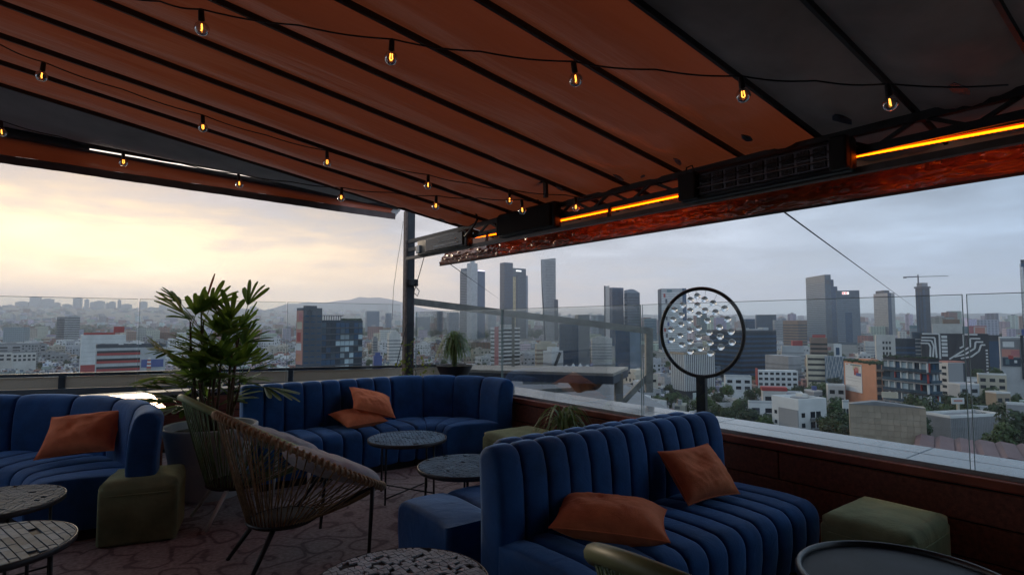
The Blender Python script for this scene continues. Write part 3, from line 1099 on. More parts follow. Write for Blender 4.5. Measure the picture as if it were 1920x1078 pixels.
# ---------------------------------------------------------------- outer fence and neighbouring structures beyond the glass
of = thing('outer_fence', 'low fence of pale panels with dark rail beyond the sunset-side glass', 'fence', PZ(0, 705, 0.8))
e0, e1 = PZ(0, 705, 0.8), PZ(760, 686.5, 0.8)
ed = (e1 - e0).normalized()
perp = Vector((-ed.y, ed.x, 0))
base = e0.copy()
eA = -ed * 3.0
eB = (e1 - e0) + ed * 1.0
MB().beam(eA, eB, 0.05, 0.04).build('top_rail', MT['rib'], of)
MB().beam(eA + Vector((0, 0, -0.235)), eB + Vector((0, 0, -0.235)), 0.14, 0.10).build('sill', M('dark_grey_sill', (0.06, 0.065, 0.075), rough=0.6), of)
MB().beam(eA + perp * 0.3 + Vector((0, 0, -0.5)), eB + perp * 0.3 + Vector((0, 0, -0.5)), 0.5, 0.40).build('base_wall', M('pale_base_wall', (0.3, 0.29, 0.27), rough=0.8), of)
MB().beam(eA + perp * 0.3 + Vector((0, 0, -0.71 - 22.5)), eB + perp * 0.3 + Vector((0, 0, -0.71 - 22.5)), 0.5, 45.0).build('wall_below', bpy.data.materials['host_concrete'], of)
posts_x = [-1.9, (PZ(118, 702, 0.8) - base).dot(ed), (PZ(545, 692, 0.8) - base).dot(ed), 6.3]
for i, t in enumerate(posts_x):
    MB().bx(-0.035, 0.035, -0.03, 0.03, -0.2, -0.02).build('post', MT['rib'], of).matrix_local = Matrix.Translation(ed * t) @ Matrix.Rotation(math.atan2(ed.y, ed.x), 4, 'Z')
pm_ = M('beige_panel', (0.52, 0.46, 0.38), rough=0.5, var=0.08, trans=0.35, tcol=(0.55, 0.48, 0.38))
for i in range(len(posts_x) - 1):
    t0, t1 = posts_x[i] + 0.04, posts_x[i + 1] - 0.04
    MB().beam(ed * t0 + Vector((0, 0, -0.105)), ed * t1 + Vector((0, 0, -0.105)), 0.012, 0.155).build('panel', pm_, of)

# next-door roof terrace seen through the street-side glass
nb = thing('pergola_frame', 'grey steel frame of the neighbouring terrace sloping down behind the glass', 'frame', PD(775, 566, 9.6))
o = Vector(nb.location)
q = [PD(772, 565, 9.4), PD(900, 581, 9.6), PD(1060, 603, 9.8), PD(1222, 621, 10.0)]
fm = M('grey_steel', (0.20, 0.195, 0.175), rough=0.5, var=0.3)
MB().beam(q[0] - o, q[3] - o, 0.10, 0.11).build('sloping_beam', fm, nb)
MB().beam(q[3] - o + Vector((-0.05, 0, 0.05)), PD(1222, 735, 10.0) - o + Vector((-0.05, 0, 0)), 0.12, 0.12).build('end_post', fm, nb)
MB().beam(PD(962, 585, 9.75) - o, PD(962, 700, 9.75) - o, 0.045, 0.05).build('thin_post', fm, nb)
MB().beam(PD(1214, 705, 10.0) - o, PD(1150, 772, 10.0) - o, 0.09, 0.09).build('diagonal_brace', fm, nb)
sl = thing('neighbour_roof', 'flat beige roof slab with dark edge on posts outside the glass', 'roof', PD(1020, 697, 9.5))
o = Vector(sl.location)
c0, c1, c2, c3 = PZ(862, 697, 0.72), PZ(1150, 705, 0.72), PZ(1178, 692, 0.72), PZ(868, 688, 0.72)
pts = [p - o for p in (c0, c1, c2, c3)]
vs = [(p.x, p.y, 0.72 - o.z) for p in pts] + [(p.x, p.y, 0.72 - o.z + 0.04) for p in pts]
bf = [(3, 2, 1, 0), (4, 5, 6, 7), (0, 1, 5, 4), (1, 2, 6, 5), (2, 3, 7, 6), (3, 0, 4, 7)]
MB().add(vs, bf).build('slab', M('beige_roof_slab', (0.40, 0.36, 0.31), rough=0.7, var=0.15), sl)
vs = [(p.x, p.y, 0.60 - o.z) for p in pts] + [(p.x, p.y, 0.716 - o.z) for p in pts]
MB().add([Vector(v) * 1.0 for v in vs], bf).build('edge_beam', M('slab_edge', (0.09, 0.095, 0.11), rough=0.6), sl)
MB().beam(PD(1160, 700, 9.0) - o, PD(1160, 790, 9.0) - o, 0.12, 0.12).build('post', fm, sl)
fab = MB().grid(lambda u, v: tuple(PD(1060 + 60 * u + 10 * v, 712 + 4 * math.sin(u * 9) + v * (6 + 18 * math.sin(math.pi * min(1, u * 0.9 + 0.1))), 9.2 + 0.15 * math.sin(u * 14)) - o), 24, 8)
fab.build('hanging_cloth', M('tan_cloth', (0.30, 0.21, 0.14), rough=0.8, var=0.2, trans=0.2), sl, smooth=True)
lr = thing('lower_roof', 'pale grey lower roof with pipe rails under the neighbouring slab', 'roof', PZ(1000, 760, -0.3))
o = Vector(lr.location)
pts = [PZ(x, y_, -0.3) - o for (x, y_) in ((940, 790), (1300, 790), (1175, 722), (955, 712))]
vs = [(p.x, p.y, -0.2) for p in pts] + [(p.x, p.y, 0.0) for p in pts]
MB().add(vs, bf).build('deck', M('pale_roof_membrane', (0.15, 0.165, 0.18), rough=0.6, var=0.15, scale=1.2), lr)
MB().add([(p.x, p.y, GROUND - o.z) for p in pts] + [(p.x, p.y, -0.205) for p in pts], bf).build('block_below', bpy.data.materials['host_concrete'], lr)
for (xa, ya, xb, yb) in ((980, 716, 1046, 716), (1000, 734, 1110, 728)):
    MB().beam(PD(xa, ya, 11.0) - o, PD(xb, yb, 11.0) - o, 0.06, 0.08).build('pipe_rail', fm, lr)
MB().beam(PD(1001, 734, 11.0) - o, PD(1001, 744, 11.0) - o, 0.05, 0.05).build('rail_post', fm, lr)
# ================================================================ furniture
def offset_poly(pts, d):
    """closed 2-D polygon (p, z), moved inwards by d"""
    n = len(pts)
    out = []
    for i in range(n):
        x0, y0 = pts[i - 1]
        x1, y1 = pts[(i + 1) % n]
        tx, ty = x1 - x0, y1 - y0
        l = math.hypot(tx, ty) or 1
        out.append((pts[i][0] - ty / l * d, pts[i][1] + tx / l * d))
    return out


def arc(cx, cy, r, a0, a1, n):
    return [(cx + r * math.cos(R(a0 + (a1 - a0) * i / n)), cy + r * math.sin(R(a0 + (a1 - a0) * i / n))) for i in range(n + 1)]


def back_profile(h, lean=0.03):
    # counter-clockwise in (p forward, z up)
    pts = [(0.0, 0.07), (0.06, 0.07), (0.12, 0.07), (0.19, 0.07), (0.195, 0.18), (0.195, 0.30), (0.20, 0.40), (0.205, 0.50), (0.20, 0.60), (0.19, h - 0.16)]
    pts += [(x - lean, y) for x, y in arc(0.10 + 0.005, h - 0.095, 0.095, 10, 170, 9)]
    pts += [(-0.01, h - 0.18), (0.0, 0.55), (0.0, 0.40), (0.0, 0.25)]
    return pts


def seat_profile(depth, h=0.43):
    r = 0.105
    pts = [(0.15, 0.07), (0.30, 0.07), (0.45, 0.07), (depth - 0.03, 0.07), (depth - 0.012, 0.15), (depth, 0.24)]
    pts += arc(depth - r, h - r, r, 5, 90, 7)
    pts += [(depth - 0.20, h + 0.008), (depth - 0.32, h + 0.008), (0.30, h + 0.002), (0.20, h - 0.01), (0.15, h - 0.015), (0.15, 0.25)]
    return pts


def channel(prof, s0, s1, place, puff=0.040, n=10, gap=0.0015):
    """padded channel between arc positions s0 and s1; place(s, p, z) puts a profile point in the thing's own space"""
    rings = []
    s0 += gap
    s1 -= gap
    sub = []
    for i in range(n + 1):
        t = i / n
        x = 2 * t - 1
        ins = puff * (1 - math.sqrt(max(0.0, 1 - abs(x) ** 2.2)))
        sub.append((s0 + (s1 - s0) * (0.5 + 0.5 * math.sin(math.pi / 2 * x)), ins))
    mb = MB()
    m = len(prof)
    vs = []
    for (s, ins) in sub:
        for (p, z) in offset_poly(prof, ins):
            vs.append(place(s, p, z))
    fs = []
    for i in range(n):
        for k in range(m):
            k2 = (k + 1) % m
            fs.append((i * m + k, i * m + k2, (i + 1) * m + k2, (i + 1) * m + k))
    fs.append(tuple(range(m - 1, -1, -1)))
    fs.append(tuple(n * m + k for k in range(m)))
    mb.add(vs, fs)
    return mb


def straight(flip=False):
    return lambda s, p, z: (s, -p, z)


def fix_normals(me):
    import bmesh
    bm = bmesh.new()
    bm.from_mesh(me)
    bmesh.ops.recalc_face_normals(bm, faces=bm.faces)
    bm.to_mesh(me)
    bm.free()


def chan_obj(name, mb, parent):
    o = mb.build(name, MT['navy'], parent, angle=55)
    fix_normals(o.data)
    return o


def straight_sofa(root, length, n, hb_, depth, nseat=None, backlen=None):
    """local x along the sofa, back at y = 0, sitting side at -y"""
    w = (backlen or length) / n
    bp, sp = back_profile(hb_), seat_profile(depth)
    bo = chan_obj('back_channel', channel(bp, 0, w, straight()), root)
    for i in range(1, n):
        inst('back_channel', bo.data, root, (i * w, 0, 0))
    ns = nseat or n
    ws = length / ns
    so = chan_obj('seat_channel', channel(sp, 0, ws, straight()), root)
    for i in range(1, ns):
        inst('seat_channel', so.data, root, (i * ws, 0, 0))
    MB().bx(0.03, length - 0.03, -depth + 0.07, -0.03, 0.0, 0.069).build('plinth', MT['plinth'], root)


# double sofa, back to back
s1 = rootT('sofa', 'navy velvet channelled sofa with two rust pillows, close to the camera', 'sofa', 1.68, 2.50, 0, group='navy velvet sofas')
straight_sofa(s1, 1.93, 12, 0.875, 0.83, 12)
s2 = rootT('sofa', 'navy velvet sofa standing back to back behind the two-pillow sofa', 'sofa', 3.53, 2.515, 0, math.pi, group='navy velvet sofas')
straight_sofa(s2, 1.93, 10, 0.86, 0.78, 6, 1.66)


# corner sofa: eight straight channels, then a quarter round
def corner_sofa():
    a0, b0 = 1.30, 6.20
    root = rootT('sofa', 'long navy velvet corner sofa curving round to the street side', 'sofa', a0, b0, 0, group='navy velvet sofas')
    H_ = 0.885
    w = 0.195
    n = 8
    bp, sp = back_profile(H_), seat_profile(0.80)
    bo = chan_obj('back_channel', channel(bp, 0, w, straight()), root)
    so = chan_obj('seat_channel', channel(sp, 0, w, straight()), root)
    for i in range(1, n):
        inst('back_channel', bo.data, root, (i * w, 0, 0))
        inst('seat_channel', so.data, root, (i * w, 0, 0))
    L_ = n * w
    Rr = 1.0
    MB().bx(0.03, L_, -0.73, -0.03, 0, 0.069).build('plinth', MT['plinth'], root)

    def curved(s, p, z):
        th = math.pi / 2 - s
        return (L_ + 0.015 + (Rr - p) * math.cos(th), -Rr + (Rr - p) * math.sin(th), z)
    step = R(98) / 4
    for i in range(4):
        chan_obj('back_channel', channel(bp, i * step, (i + 1) * step, curved, puff=0.034, n=14, gap=0.002), root)
    step2 = R(98) / 4
    for i in range(4):
        chan_obj('seat_channel', channel(sp, i * step2, (i + 1) * step2, curved, puff=0.03, n=14, gap=0.002), root)
    pl_ = [(curved(R(98) * k / 10, 0.04, 0)[:2]) for k in range(11)] + [(curved(R(98) * (10 - k) / 10, 0.72, 0)[:2]) for k in range(11)]
    MB().prism(pl_[::-1], 0, 0.069).build('plinth', MT['plinth'], root)
    return root


corner_sofa()


def curved_sofa():
    root = thing('sofa', 'curved navy velvet sofa with one rust pillow and olive ottoman at its end', 'sofa', (SC[0], SC[1], 0), 0, 'navy velvet sofas')
    Rr = 1.77
    bp, sp = back_profile(0.88), seat_profile(0.78)

    def curved(s, p, z):
        return ((Rr - p) * math.cos(s), (Rr - p) * math.sin(s), z)
    a0, a1, n = 24, 168, 8
    for i in range(n):
        t0, t1 = R(a0 + (a1 - a0) * i / n), R(a0 + (a1 - a0) * (i + 1) / n)
        chan_obj('back_channel', channel(bp, t0, t1, curved, puff=0.034, n=14, gap=0.002), root)
    a0s = 30
    n = 12
    for i in range(n):
        t0, t1 = R(a0s + (a1 - a0s) * i / n), R(a0s + (a1 - a0s) * (i + 1) / n)
        chan_obj('seat_channel', channel(sp, t0, t1, curved, puff=0.03, n=12, gap=0.002), root)
    pl_ = [(curved(R(a0s + 2 + (a1 - a0s - 4) * k / 16), 0.04, 0)[:2]) for k in range(17)] + [(curved(R(a0s + 2 + (a1 - a0s - 4) * (16 - k) / 16), 0.70, 0)[:2]) for k in range(17)]
    MB().prism(pl_, 0, 0.069).build('plinth', MT['plinth'], root)


curved_sofa()


# ottomans
def ottoman(label, loc, rz, sx, sy, h):
    o = thing('ottoman', label, 'ottoman', loc, rz, 'olive velvet ottomans')

    def blob(z0, z1, ins, dome):
        mb = MB()
        n = 20

        def pt(u, v, top):
            x, y = 2 * u - 1, 2 * v - 1
            px, py = x * (sx / 2 - ins), y * (sy / 2 - ins)
            return px, py
        mb.rbox((0, 0, (z0 + z1) / 2), (sx - 2 * ins, sy - 2 * ins, z1 - z0), r=0.035, n=4)
        return mb
    body = MB().rbox((0, 0, h / 2 - 0.03), (sx - 0.012, sy - 0.012, h - 0.07), r=0.025, n=4)
    body.build('body', MT['olive'], o, smooth=True)

    def topf(u, v):
        # domed top cushion, superellipse plan
        th = 2 * math.pi * u
        rr = math.sin(math.pi / 2 * v) if v < 1 else 1.0
        c, s = math.cos(th), math.sin(th)
        k = (abs(c) ** 9 + abs(s) ** 9) ** (-1 / 9)
        x, y = c * k * rr * sx / 2, s * k * rr * sy / 2
        e = max(abs(2 * x / sx), abs(2 * y / sy))
        z = h - 0.028 * (e ** 2.2) - 0.05 * (e ** 16)
        z += 0.003 * mnoise.noise(Vector((x * 9, y * 9, h)))
        return (x, y, z)
    mb = MB().grid(topf, 48, 16)
    # skirt under the top
    n0 = len(mb.v)
    k = 49
    for i in range(k):
        x, y, z = mb.v[16 * k + i]
        mb.v.append((x * 0.985, y * 0.985, h - 0.115))
    for i in range(k - 1):
        mb.f.append((16 * k + i, 16 * k + i + 1, n0 + i + 1, n0 + i))
    t = mb.build('top_cushion', MT['olive'], o, smooth=True)
    fix_normals(t.data)
    MB().tube([(x * 0.988, y * 0.988, h - 0.112) for (x, y, z) in mb.v[16 * k:16 * k + 48]], 0.005, n=6, closed=True).build('piping', MT['olive'], o, smooth=True)
    for (i, j) in ((-1, -1), (1, -1), (1, 1), (-1, 1)):
        MB().lathe([(0.018, 0.0), (0.02, 0.03)], 8, (i * (sx / 2 - 0.05), j * (sy / 2 - 0.05), 0)).build('foot', MT['plinth'], o)
    return o


ottoman('olive velvet cube ottoman against the wooden parapet beside the black tray table', W(3.50, 1.29), ROT, 0.56, 0.45, 0.50)
ottoman('dark olive cube ottoman at the end of the curved sofa', (-2.63, 4.16, 0), R(23), 0.48, 0.45, 0.45)
ottoman('olive ottoman between the corner sofa end and the small spider plant', W(3.56, 4.52), ROT, 0.62, 0.55, 0.44)


# pillows
def sstep01(t):
    t = max(0.0, min(1.0, t))
    return t * t * (3 - 2 * t)


def pillow(label, loc, normal, updir, w, h, t, seed, lift=0.0, group='rust velvet pillows'):
    nz = Vector(normal).normalized()
    ux = Vector(updir)
    ux = (ux - nz * ux.dot(nz)).normalized()
    uy = nz.cross(ux)
    root = thing('pillow', label, 'pillow', loc, 0, group)
    n = 34

    def side(sgn):
        def fn(u, v):
            x, y = 2 * u - 1, 2 * v - 1
            # outline pulled in between the corners
            px = x * (1 - 0.09 * (1 - y * y))
            py = y * (1 - 0.09 * (1 - x * x))
            prof = max(0.0, (1 - abs(x) ** 2.3) * (1 - abs(y) ** 2.3)) ** 0.5
            th = t / 2 * prof
            # soft folds running from the seams and corners
            q = Vector((x * 2.3 + seed, y * 2.3, seed * 1.7 + sgn))
            fold = 0.007 * mnoise.noise(q * 1.3) + 0.012 * (0.45 - abs(mnoise.noise(Vector((x * 4.2 + y * 2.4, y * 1.0 - x * 0.5, seed)))))
            fold += 0.006 * (0.45 - abs(mnoise.noise(Vector((y * 7.5 - x * 1.5, x * 1.7, seed + 4)))))
            e = max(abs(x), abs(y))
            th += fold * (1.0 - e ** 6) * 1.5 * (0.35 + 0.65 * sstep01(0.5 + 0.6 * (x * math.cos(seed) + y * math.sin(seed))))
            th -= 0.03 * math.exp(-((x + 0.2) ** 2 + (y - 0.25) ** 2) * 5) * prof
            return tuple(ux * (px * w / 2) + uy * (py * h / 2) + nz * (sgn * max(0.0, th)))
        return fn
    mb = MB().grid(side(1), n, n)
    bk = MB().grid(side(-1), n, n)
    mb.add(bk.v, [tuple(reversed(f)) for f in bk.f])
    o = mb.build('cover', MT['rust'], root, smooth=True)
    rim = []
    for k in range(4 * 12):
        s = k / 12
        e = int(s)
        f = s - e
        x, y = [(-1 + 2 * f, -1), (1, -1 + 2 * f), (1 - 2 * f, 1), (-1, 1 - 2 * f)][e]
        px = x * (1 - 0.09 * (1 - y * y)) * 1.004
        py = y * (1 - 0.09 * (1 - x * x)) * 1.004
        rim.append(ux * (px * w / 2) + uy * (py * h / 2))
    MB().tube(rim, 0.004, n=6, closed=True).build('seam', MT['rust'], root, smooth=True)
    return root


U = Vector((UX, UY, 0))
V = Vector((VX, VY, 0))
Z = Vector((0, 0, 1))
pillow('rust velvet pillow lying flat on the front sofa near its open end', W(2.19, 2.06, 0.51), Vector((0.02, -0.10, 0.99)), Vector((0.96, -0.22, 0)), 0.57, 0.37, 0.21, 2.0)
pillow('rust velvet pillow propped against the back of the front sofa', W(3.06, 2.14, 0.585), -V * 0.72 + Z * 0.68 - U * 0.12, U * 0.97 - Z * 0.12, 0.43, 0.35, 0.19, 5.3)
pillow('rust velvet pillow leaning in the curved sofa', Vector((-3.36, 4.52, 0.635)), Vector((0.08, -0.74, 0.66)), Vector((0.96, 0.1, 0.16)), 0.54, 0.37, 0.20, 8.1)
pillow('upper rust pillow of the pair stacked on the corner sofa', W(2.52, 5.78, 0.655), -V * 0.45 + Z * 0.86 + U * 0.20, U * 0.92 - V * 0.25, 0.46, 0.42, 0.18, 3.9)
pillow('lower rust pillow of the pair lying on the corner sofa seat', W(2.36, 5.76, 0.515), Z * 0.97 - V * 0.18, U * 0.95 + V * 0.1, 0.46, 0.42, 0.16, 6.6)


# ---------------------------------------------------------------- tables
def table(label, loc, r, h, style, rz=0.0, seed=1):
    root = thing('coffee_table', label, 'table', loc, rz, 'round coffee tables')
    rd = random.Random(seed)
    if style == 'tray':
        MB().lathe([(0.0, h - 0.03), (r - 0.01, h - 0.03), (r, h - 0.02), (r, h - 0.012), (0.0, h - 0.012)], 96, capb=False, capt=False).build('top', MT['tray'], root, angle=40)
        pr_ = [(r - 0.028, h - 0.0125), (r - 0.026, h + 0.006), (r - 0.016, h + 0.011), (r - 0.004, h + 0.007), (r + 0.002, h - 0.005), (r + 0.001, h - 0.022)]
        MB().lathe(pr_, 96, capb=False, capt=False).build('rim', M('black_rim', (0.014, 0.016, 0.02), rough=0.3, var=0.2), root, smooth=True)
    else:
        MB().lathe([(0.0, h - 0.032), (r - 0.012, h - 0.032), (r - 0.004, h - 0.026), (r - 0.003, h - 0.006), (0.0, h - 0.006)], 80, capb=False, capt=False).build('top', MT['tile_gap'], root, angle=40)
        MB().lathe([(r - 0.0035, h - 0.03), (r, h - 0.026), (r, h - 0.001), (r - 0.003, h + 0.0005), (r - 0.006, h - 0.001), (r - 0.006, h - 0.006)], 80, capb=False, capt=False).build('rim', M('table_rim', (0.03, 0.03, 0.034), rough=0.4), root, smooth=True)
        rr = r - 0.010

        def clip(poly):
            # clip a convex polygon by the disc
            out = []
            n = len(poly)
            for i in range(n):
                x0, y0 = poly[i]
                x1, y1 = poly[(i + 1) % n]
                for k in range(4):
                    t = k / 4
                    x, y = x0 + (x1 - x0) * t, y0 + (y1 - y0) * t
                    d = math.hypot(x, y)
                    if d > rr:
                        x, y = x / d * rr, y / d * rr
                    out.append((x, y))
            ded = []
            for p in out:
                if not ded or math.hypot(p[0] - ded[-1][0], p[1] - ded[-1][1]) > 0.0015:
                    ded.append(p)
            return ded
        tm = MT['tile_skylit'] if style == 'speckle' else MT['tile_blue']
        rest = MB()

        def emit(poly, single):
            cx = sum(p[0] for p in poly) / len(poly)
            cy = sum(p[1] for p in poly) / len(poly)
            if min(math.hypot(*p) for p in poly) > rr - 0.004:
                return
            pg = clip(poly)
            if len(pg) < 3:
                return
            dz = rd.uniform(-0.0014, 0.0012)
            tx, ty = rd.gauss(0, 0.006), rd.gauss(0, 0.006)
            n = len(pg)
            vs = [(x, y, h - 0.007) for x, y in pg] + [(x, y, h + 0.001 + dz + (x - cx) * tx + (y - cy) * ty) for x, y in pg]
            fs = [tuple(range(n, 2 * n))] + [(i, (i + 1) % n, n + (i + 1) % n, n + i) for i in range(n)]
            (MB().add(vs, fs).build('tile', tm, root) if single else rest.add(vs, fs))
        if style == 'planks':
            wst = 0.036
            x = -r
            while x < r:
                y_ = -r - rd.random() * 0.2
                while y_ < r:
                    ln = rd.choice((0.05, 0.07, 0.11, 0.13))
                    if not (rd.random() < 0.03):
                        emit([(x + 0.0028, y_ + 0.0025), (x + wst - 0.0028, y_ + 0.0025), (x + wst - 0.0028, y_ + ln - 0.0025), (x + 0.0028, y_ + ln - 0.0025)], True)
                    y_ += ln
                x += wst
        else:
            s = 0.030 if style == 'mosaic' else 0.024
            n = int(2 * r / s) + 1
            jit = {}

            def node(i, j):
                if (i, j) not in jit:
                    jit[(i, j)] = (-r + i * s + rd.uniform(-.33, .33) * s, -r + j * s + rd.uniform(-.33, .33) * s)
                return jit[(i, j)]
            for i in range(n):
                for j in range(n):
                    q = [node(i, j), node(i + 1, j), node(i + 1, j + 1), node(i, j + 1)]
                    cx = sum(p[0] for p in q) / 4
                    cy = sum(p[1] for p in q) / 4
                    if math.hypot(cx, cy) > r:
                        continue
                    if rd.random() < (0.16 if style == 'speckle' else 0.05):
                        continue
                    q = [(cx + (x - cx) * 0.84, cy + (y - cy) * 0.84) for x, y in q]
                    emit(q, False)
            o = rest.build('mosaic', tm, root)
            o['kind'] = 'stuff'
    n = 4
    for k in range(n):
        a = math.pi / 4 + k * math.pi / 2
        x, y_ = math.cos(a) * (r - 0.06), math.sin(a) * (r - 0.06)
        MB().tube([(x, y_, h - 0.03), (x * 1.02, y_ * 1.02, 0.0)], 0.0085, n=8).build('leg', MT['black'], root, smooth=True)
    for k in range(2):
        a = math.pi / 4 + k * math.pi / 2
        x, y_ = math.cos(a) * (r - 0.06) * 1.018, math.sin(a) * (r - 0.06) * 1.018
        MB().tube([(x, y_, 0.05 + 0.014 * k), (-x, -y_, 0.05 + 0.014 * k)], 0.006, n=6).build('cross_bar', MT['black'], root, smooth=True)
    return root


table('round table with broken mosaic top in front of the corner sofa', (PZ(764, 820, 0.5).x, PZ(764, 820, 0.5).y, 0), 0.34, 0.5, 'mosaic', 0.3, 11)
table('round mosaic table half hidden by the end of the double sofa', (-0.325, 4.10, 0), 0.34, 0.5, 'mosaic', 0.9, 12)
table('round mosaic table touching the curved sofa at the frame edge', (-2.93, 3.27, 0), 0.34, 0.5, 'mosaic', 0.2, 13)
table('round table topped with rows of rectangular tiles in the bottom corner', (-2.37, 2.63, 0), 0.335, 0.5, 'planks', R(52), 14)
table('bright speckled mosaic table cut off by the bottom frame edge', (-0.43, 2.27, 0), 0.345, 0.5, 'speckle', 0.7, 15)
table('black round tray table with raised rim beside the olive ottoman', (1.56, 2.31, 0), 0.40, 0.49, 'tray', 0.4, 16)


# ---------------------------------------------------------------- cord chairs
def chair(label, loc, rz, rim_mat, cord_mat, leg_mat, wrapped, group, ncord=64):
    root = thing('lounge_chair', label, 'chair', loc, rz, group)

    def rim(t):
        c, s = math.cos(t), math.sin(t)
        x = 0.0 + 0.52 * c
        y_ = 0.44 * s * (1.0 + 0.06 * c)
        z = 0.655 - 0.555 * x - 0.012 * s * s
        return Vector((x, y_, z))

    def base(t):
        c, s = math.cos(t), math.sin(t)
        return Vector((-0.12 + 0.21 * c, 0.19 * s, 0.262 + 0.0 * c))
    n = 72
    MB().tube([rim(2 * math.pi * i / n) for i in range(n)], 0.017 if wrapped else 0.027, n=10, closed=True).build('rim', rim_mat, root, smooth=True)
    if wrapped:
        # raised cord knots wound round the rim
        kn = 92
        mb = MB()
        for i in range(kn):
            t = 2 * math.pi * (i + 0.5) / kn
            p = rim(t)
            tg = (rim(t + 0.01) - rim(t - 0.01)).normalized()
            nn = tg.cross(Vector((0, 0, 1))).normalized()
            bb = tg.cross(nn)
            pts = []
            for k in range(8):
                a = 2 * math.pi * k / 8
                pts.append(p + (nn * math.cos(a) + bb * math.sin(a)) * 0.022 + tg * (0.010 * math.sin(a)))
            mb.tube(pts, 0.0085, n=6, closed=True)
        mb.build('rim_wrapping', rim_mat, root, smooth=True, kind='stuff')
    MB().tube([base(2 * math.pi * i / 40) for i in range(40)], 0.012, n=8, closed=True).build('base_ring', leg_mat if wrapped else MT['seat_pan'], root, smooth=True)
    for i in range(ncord):
        t = 2 * math.pi * (i + 0.5) / ncord
        p, q = rim(t), base(t + 0.10 * math.sin(2 * t))
        mid = p.lerp(q, 0.5) + Vector((0, 0, -0.022)) + (q - p).cross(Vector((0, 0, 1))).normalized() * 0.006 * (1 if i % 2 else -1)
        MB().tube([p, p.lerp(mid, 0.5) + Vector((0, 0, -0.006)), mid, mid.lerp(q, 0.5) + Vector((0, 0, -0.006)), q], 0.0043, n=6).build('cord', cord_mat, root, smooth=True)
    MB().lathe([(0.0, -0.012), (0.19, -0.012), (0.2, 0.0), (0.19, 0.008), (0.0, 0.008)], 28, (0, 0, 0), capb=False, capt=False).build('seat_pan', MT['seat_pan'], root, smooth=True).matrix_local = \
        Matrix.Translation((-0.12, 0, 0.258)) @ Matrix.Diagonal((1.03, 0.93, 1.6, 1))
    for s in (-1, 1):
        f0 = rim(s * 0.92)
        MB().tube([f0 + Vector((0, 0, -0.01)), Vector((f0.x - 0.03, f0.y * 1.04, 0.0))], [0.015, 0.011], n=8).build('leg', leg_mat, root, smooth=True)
        MB().tube([Vector((-0.22, s * 0.14, 0.26)), Vector((-0.385, s * 0.22, 0.0))], [0.017, 0.012], n=8).build('leg', leg_mat, root, smooth=True)
        MB().tube([f0 + Vector((0, 0, -0.02)), Vector((0.02, s * 0.13, 0.265))], 0.011, n=8).build('under_rail', leg_mat, root, smooth=True)

    # channelled seat cushion
    def cush(sgn):
        def fn(u, v):
            th = 2 * math.pi * u
            rr = math.sin(v * math.pi / 2)
            x, y_ = rr * math.cos(th) * 0.315, rr * math.sin(th) * 0.33
            e = rr
            t = 0.078 * max(0.0, 1 - e ** 4) ** 0.5
            g = abs(math.sin(math.pi * (x / 0.315 * 2.5 + 0.5)))
            t *= 0.72 + 0.28 * g ** 0.5
            zz = 0.525 - 0.40 * x + (0.03 * (abs(y_) / 0.34) ** 2) + sgn * t
            return (x + 0.20, y_, zz)
        return fn
    mb = MB().grid(cush(1), 56, 18)
    bk = MB().grid(cush(-1), 56, 8)
    mb.add(bk.v, [tuple(reversed(f)) for f in bk.f])
    mb.build('seat_cushion', MT['cushion'], root, smooth=True)
    return root


CH = R(41)
chair('brown cord lounge chair with wrapped rim, black legs and grey cushion', (-1.37, 3.80, 0), CH, MT['cord_rim'], MT['cord_brown'], MT['black'], True, 'cord lounge chairs', 60)
chair('olive green tube lounge chair with pale legs next to the palm planter', (-2.06, 4.62, 0), CH, MT['green_rim_lit'], MT['green_cord'], MT['white_leg'], False, 'cord lounge chairs', 64)
chair('olive green lounge chair showing only its rim at the bottom frame edge', (0.70, 1.66, 0), CH, MT['green_rim'], MT['green_cord'], MT['black'], False, 'cord lounge chairs', 64)
# ================================================================ plants and the round sign
rp_ = random.Random(21)
PC = Vector((-2.66, 5.10, 0))
pot = thing('planter', 'large pale grey round planter holding the palm', 'planter', PC)
MB().lathe([(0.0, 0.02), (0.24, 0.02), (0.255, 0.0), (0.27, 0.03), (0.36, 0.52), (0.385, 0.575), (0.385, 0.60), (0.372, 0.607), (0.355, 0.60), (0.345, 0.52), (0.0, 0.52)], 56, capb=False, capt=False).build('shell', MT['pot'], pot, angle=50)
MB().lathe([(0.0, 0.545), (0.2, 0.55), (0.348, 0.535)], 40, capb=False, capt=False).build('soil', MT['soil'], pot, smooth=True)
palm = thing('potted_palm', 'bushy fan-leaved palm growing in the pale grey planter', 'palm', PC + Vector((0, 0, 0.54)))


def leaflet(mb, o, d, up, length, width, droop):
    """one pleated leaflet, blunt tip"""
    d = d.normalized()
    side = d.cross(up).normalized()
    nrm = side.cross(d).normalized()
    n = 6
    rows = []
    for i in range(n + 1):
        t = i / n
        w = width * (0.35 + 1.6 * t - 1.15 * t * t) if t < 0.96 else width * 0.45
        p = o + d * (length * t) - Vector((0, 0, 1)) * (droop * length * t * t)
        rows.append((p - side * w / 2, p - nrm * (w * 0.16), p + side * w / 2))
    vs = [q for r in rows for q in r]
    fs = []
    for i in range(n):
        a = i * 3
        fs += [(a, a + 1, a + 4, a + 3), (a + 1, a + 2, a + 5, a + 4)]
    mb.add(vs, fs)


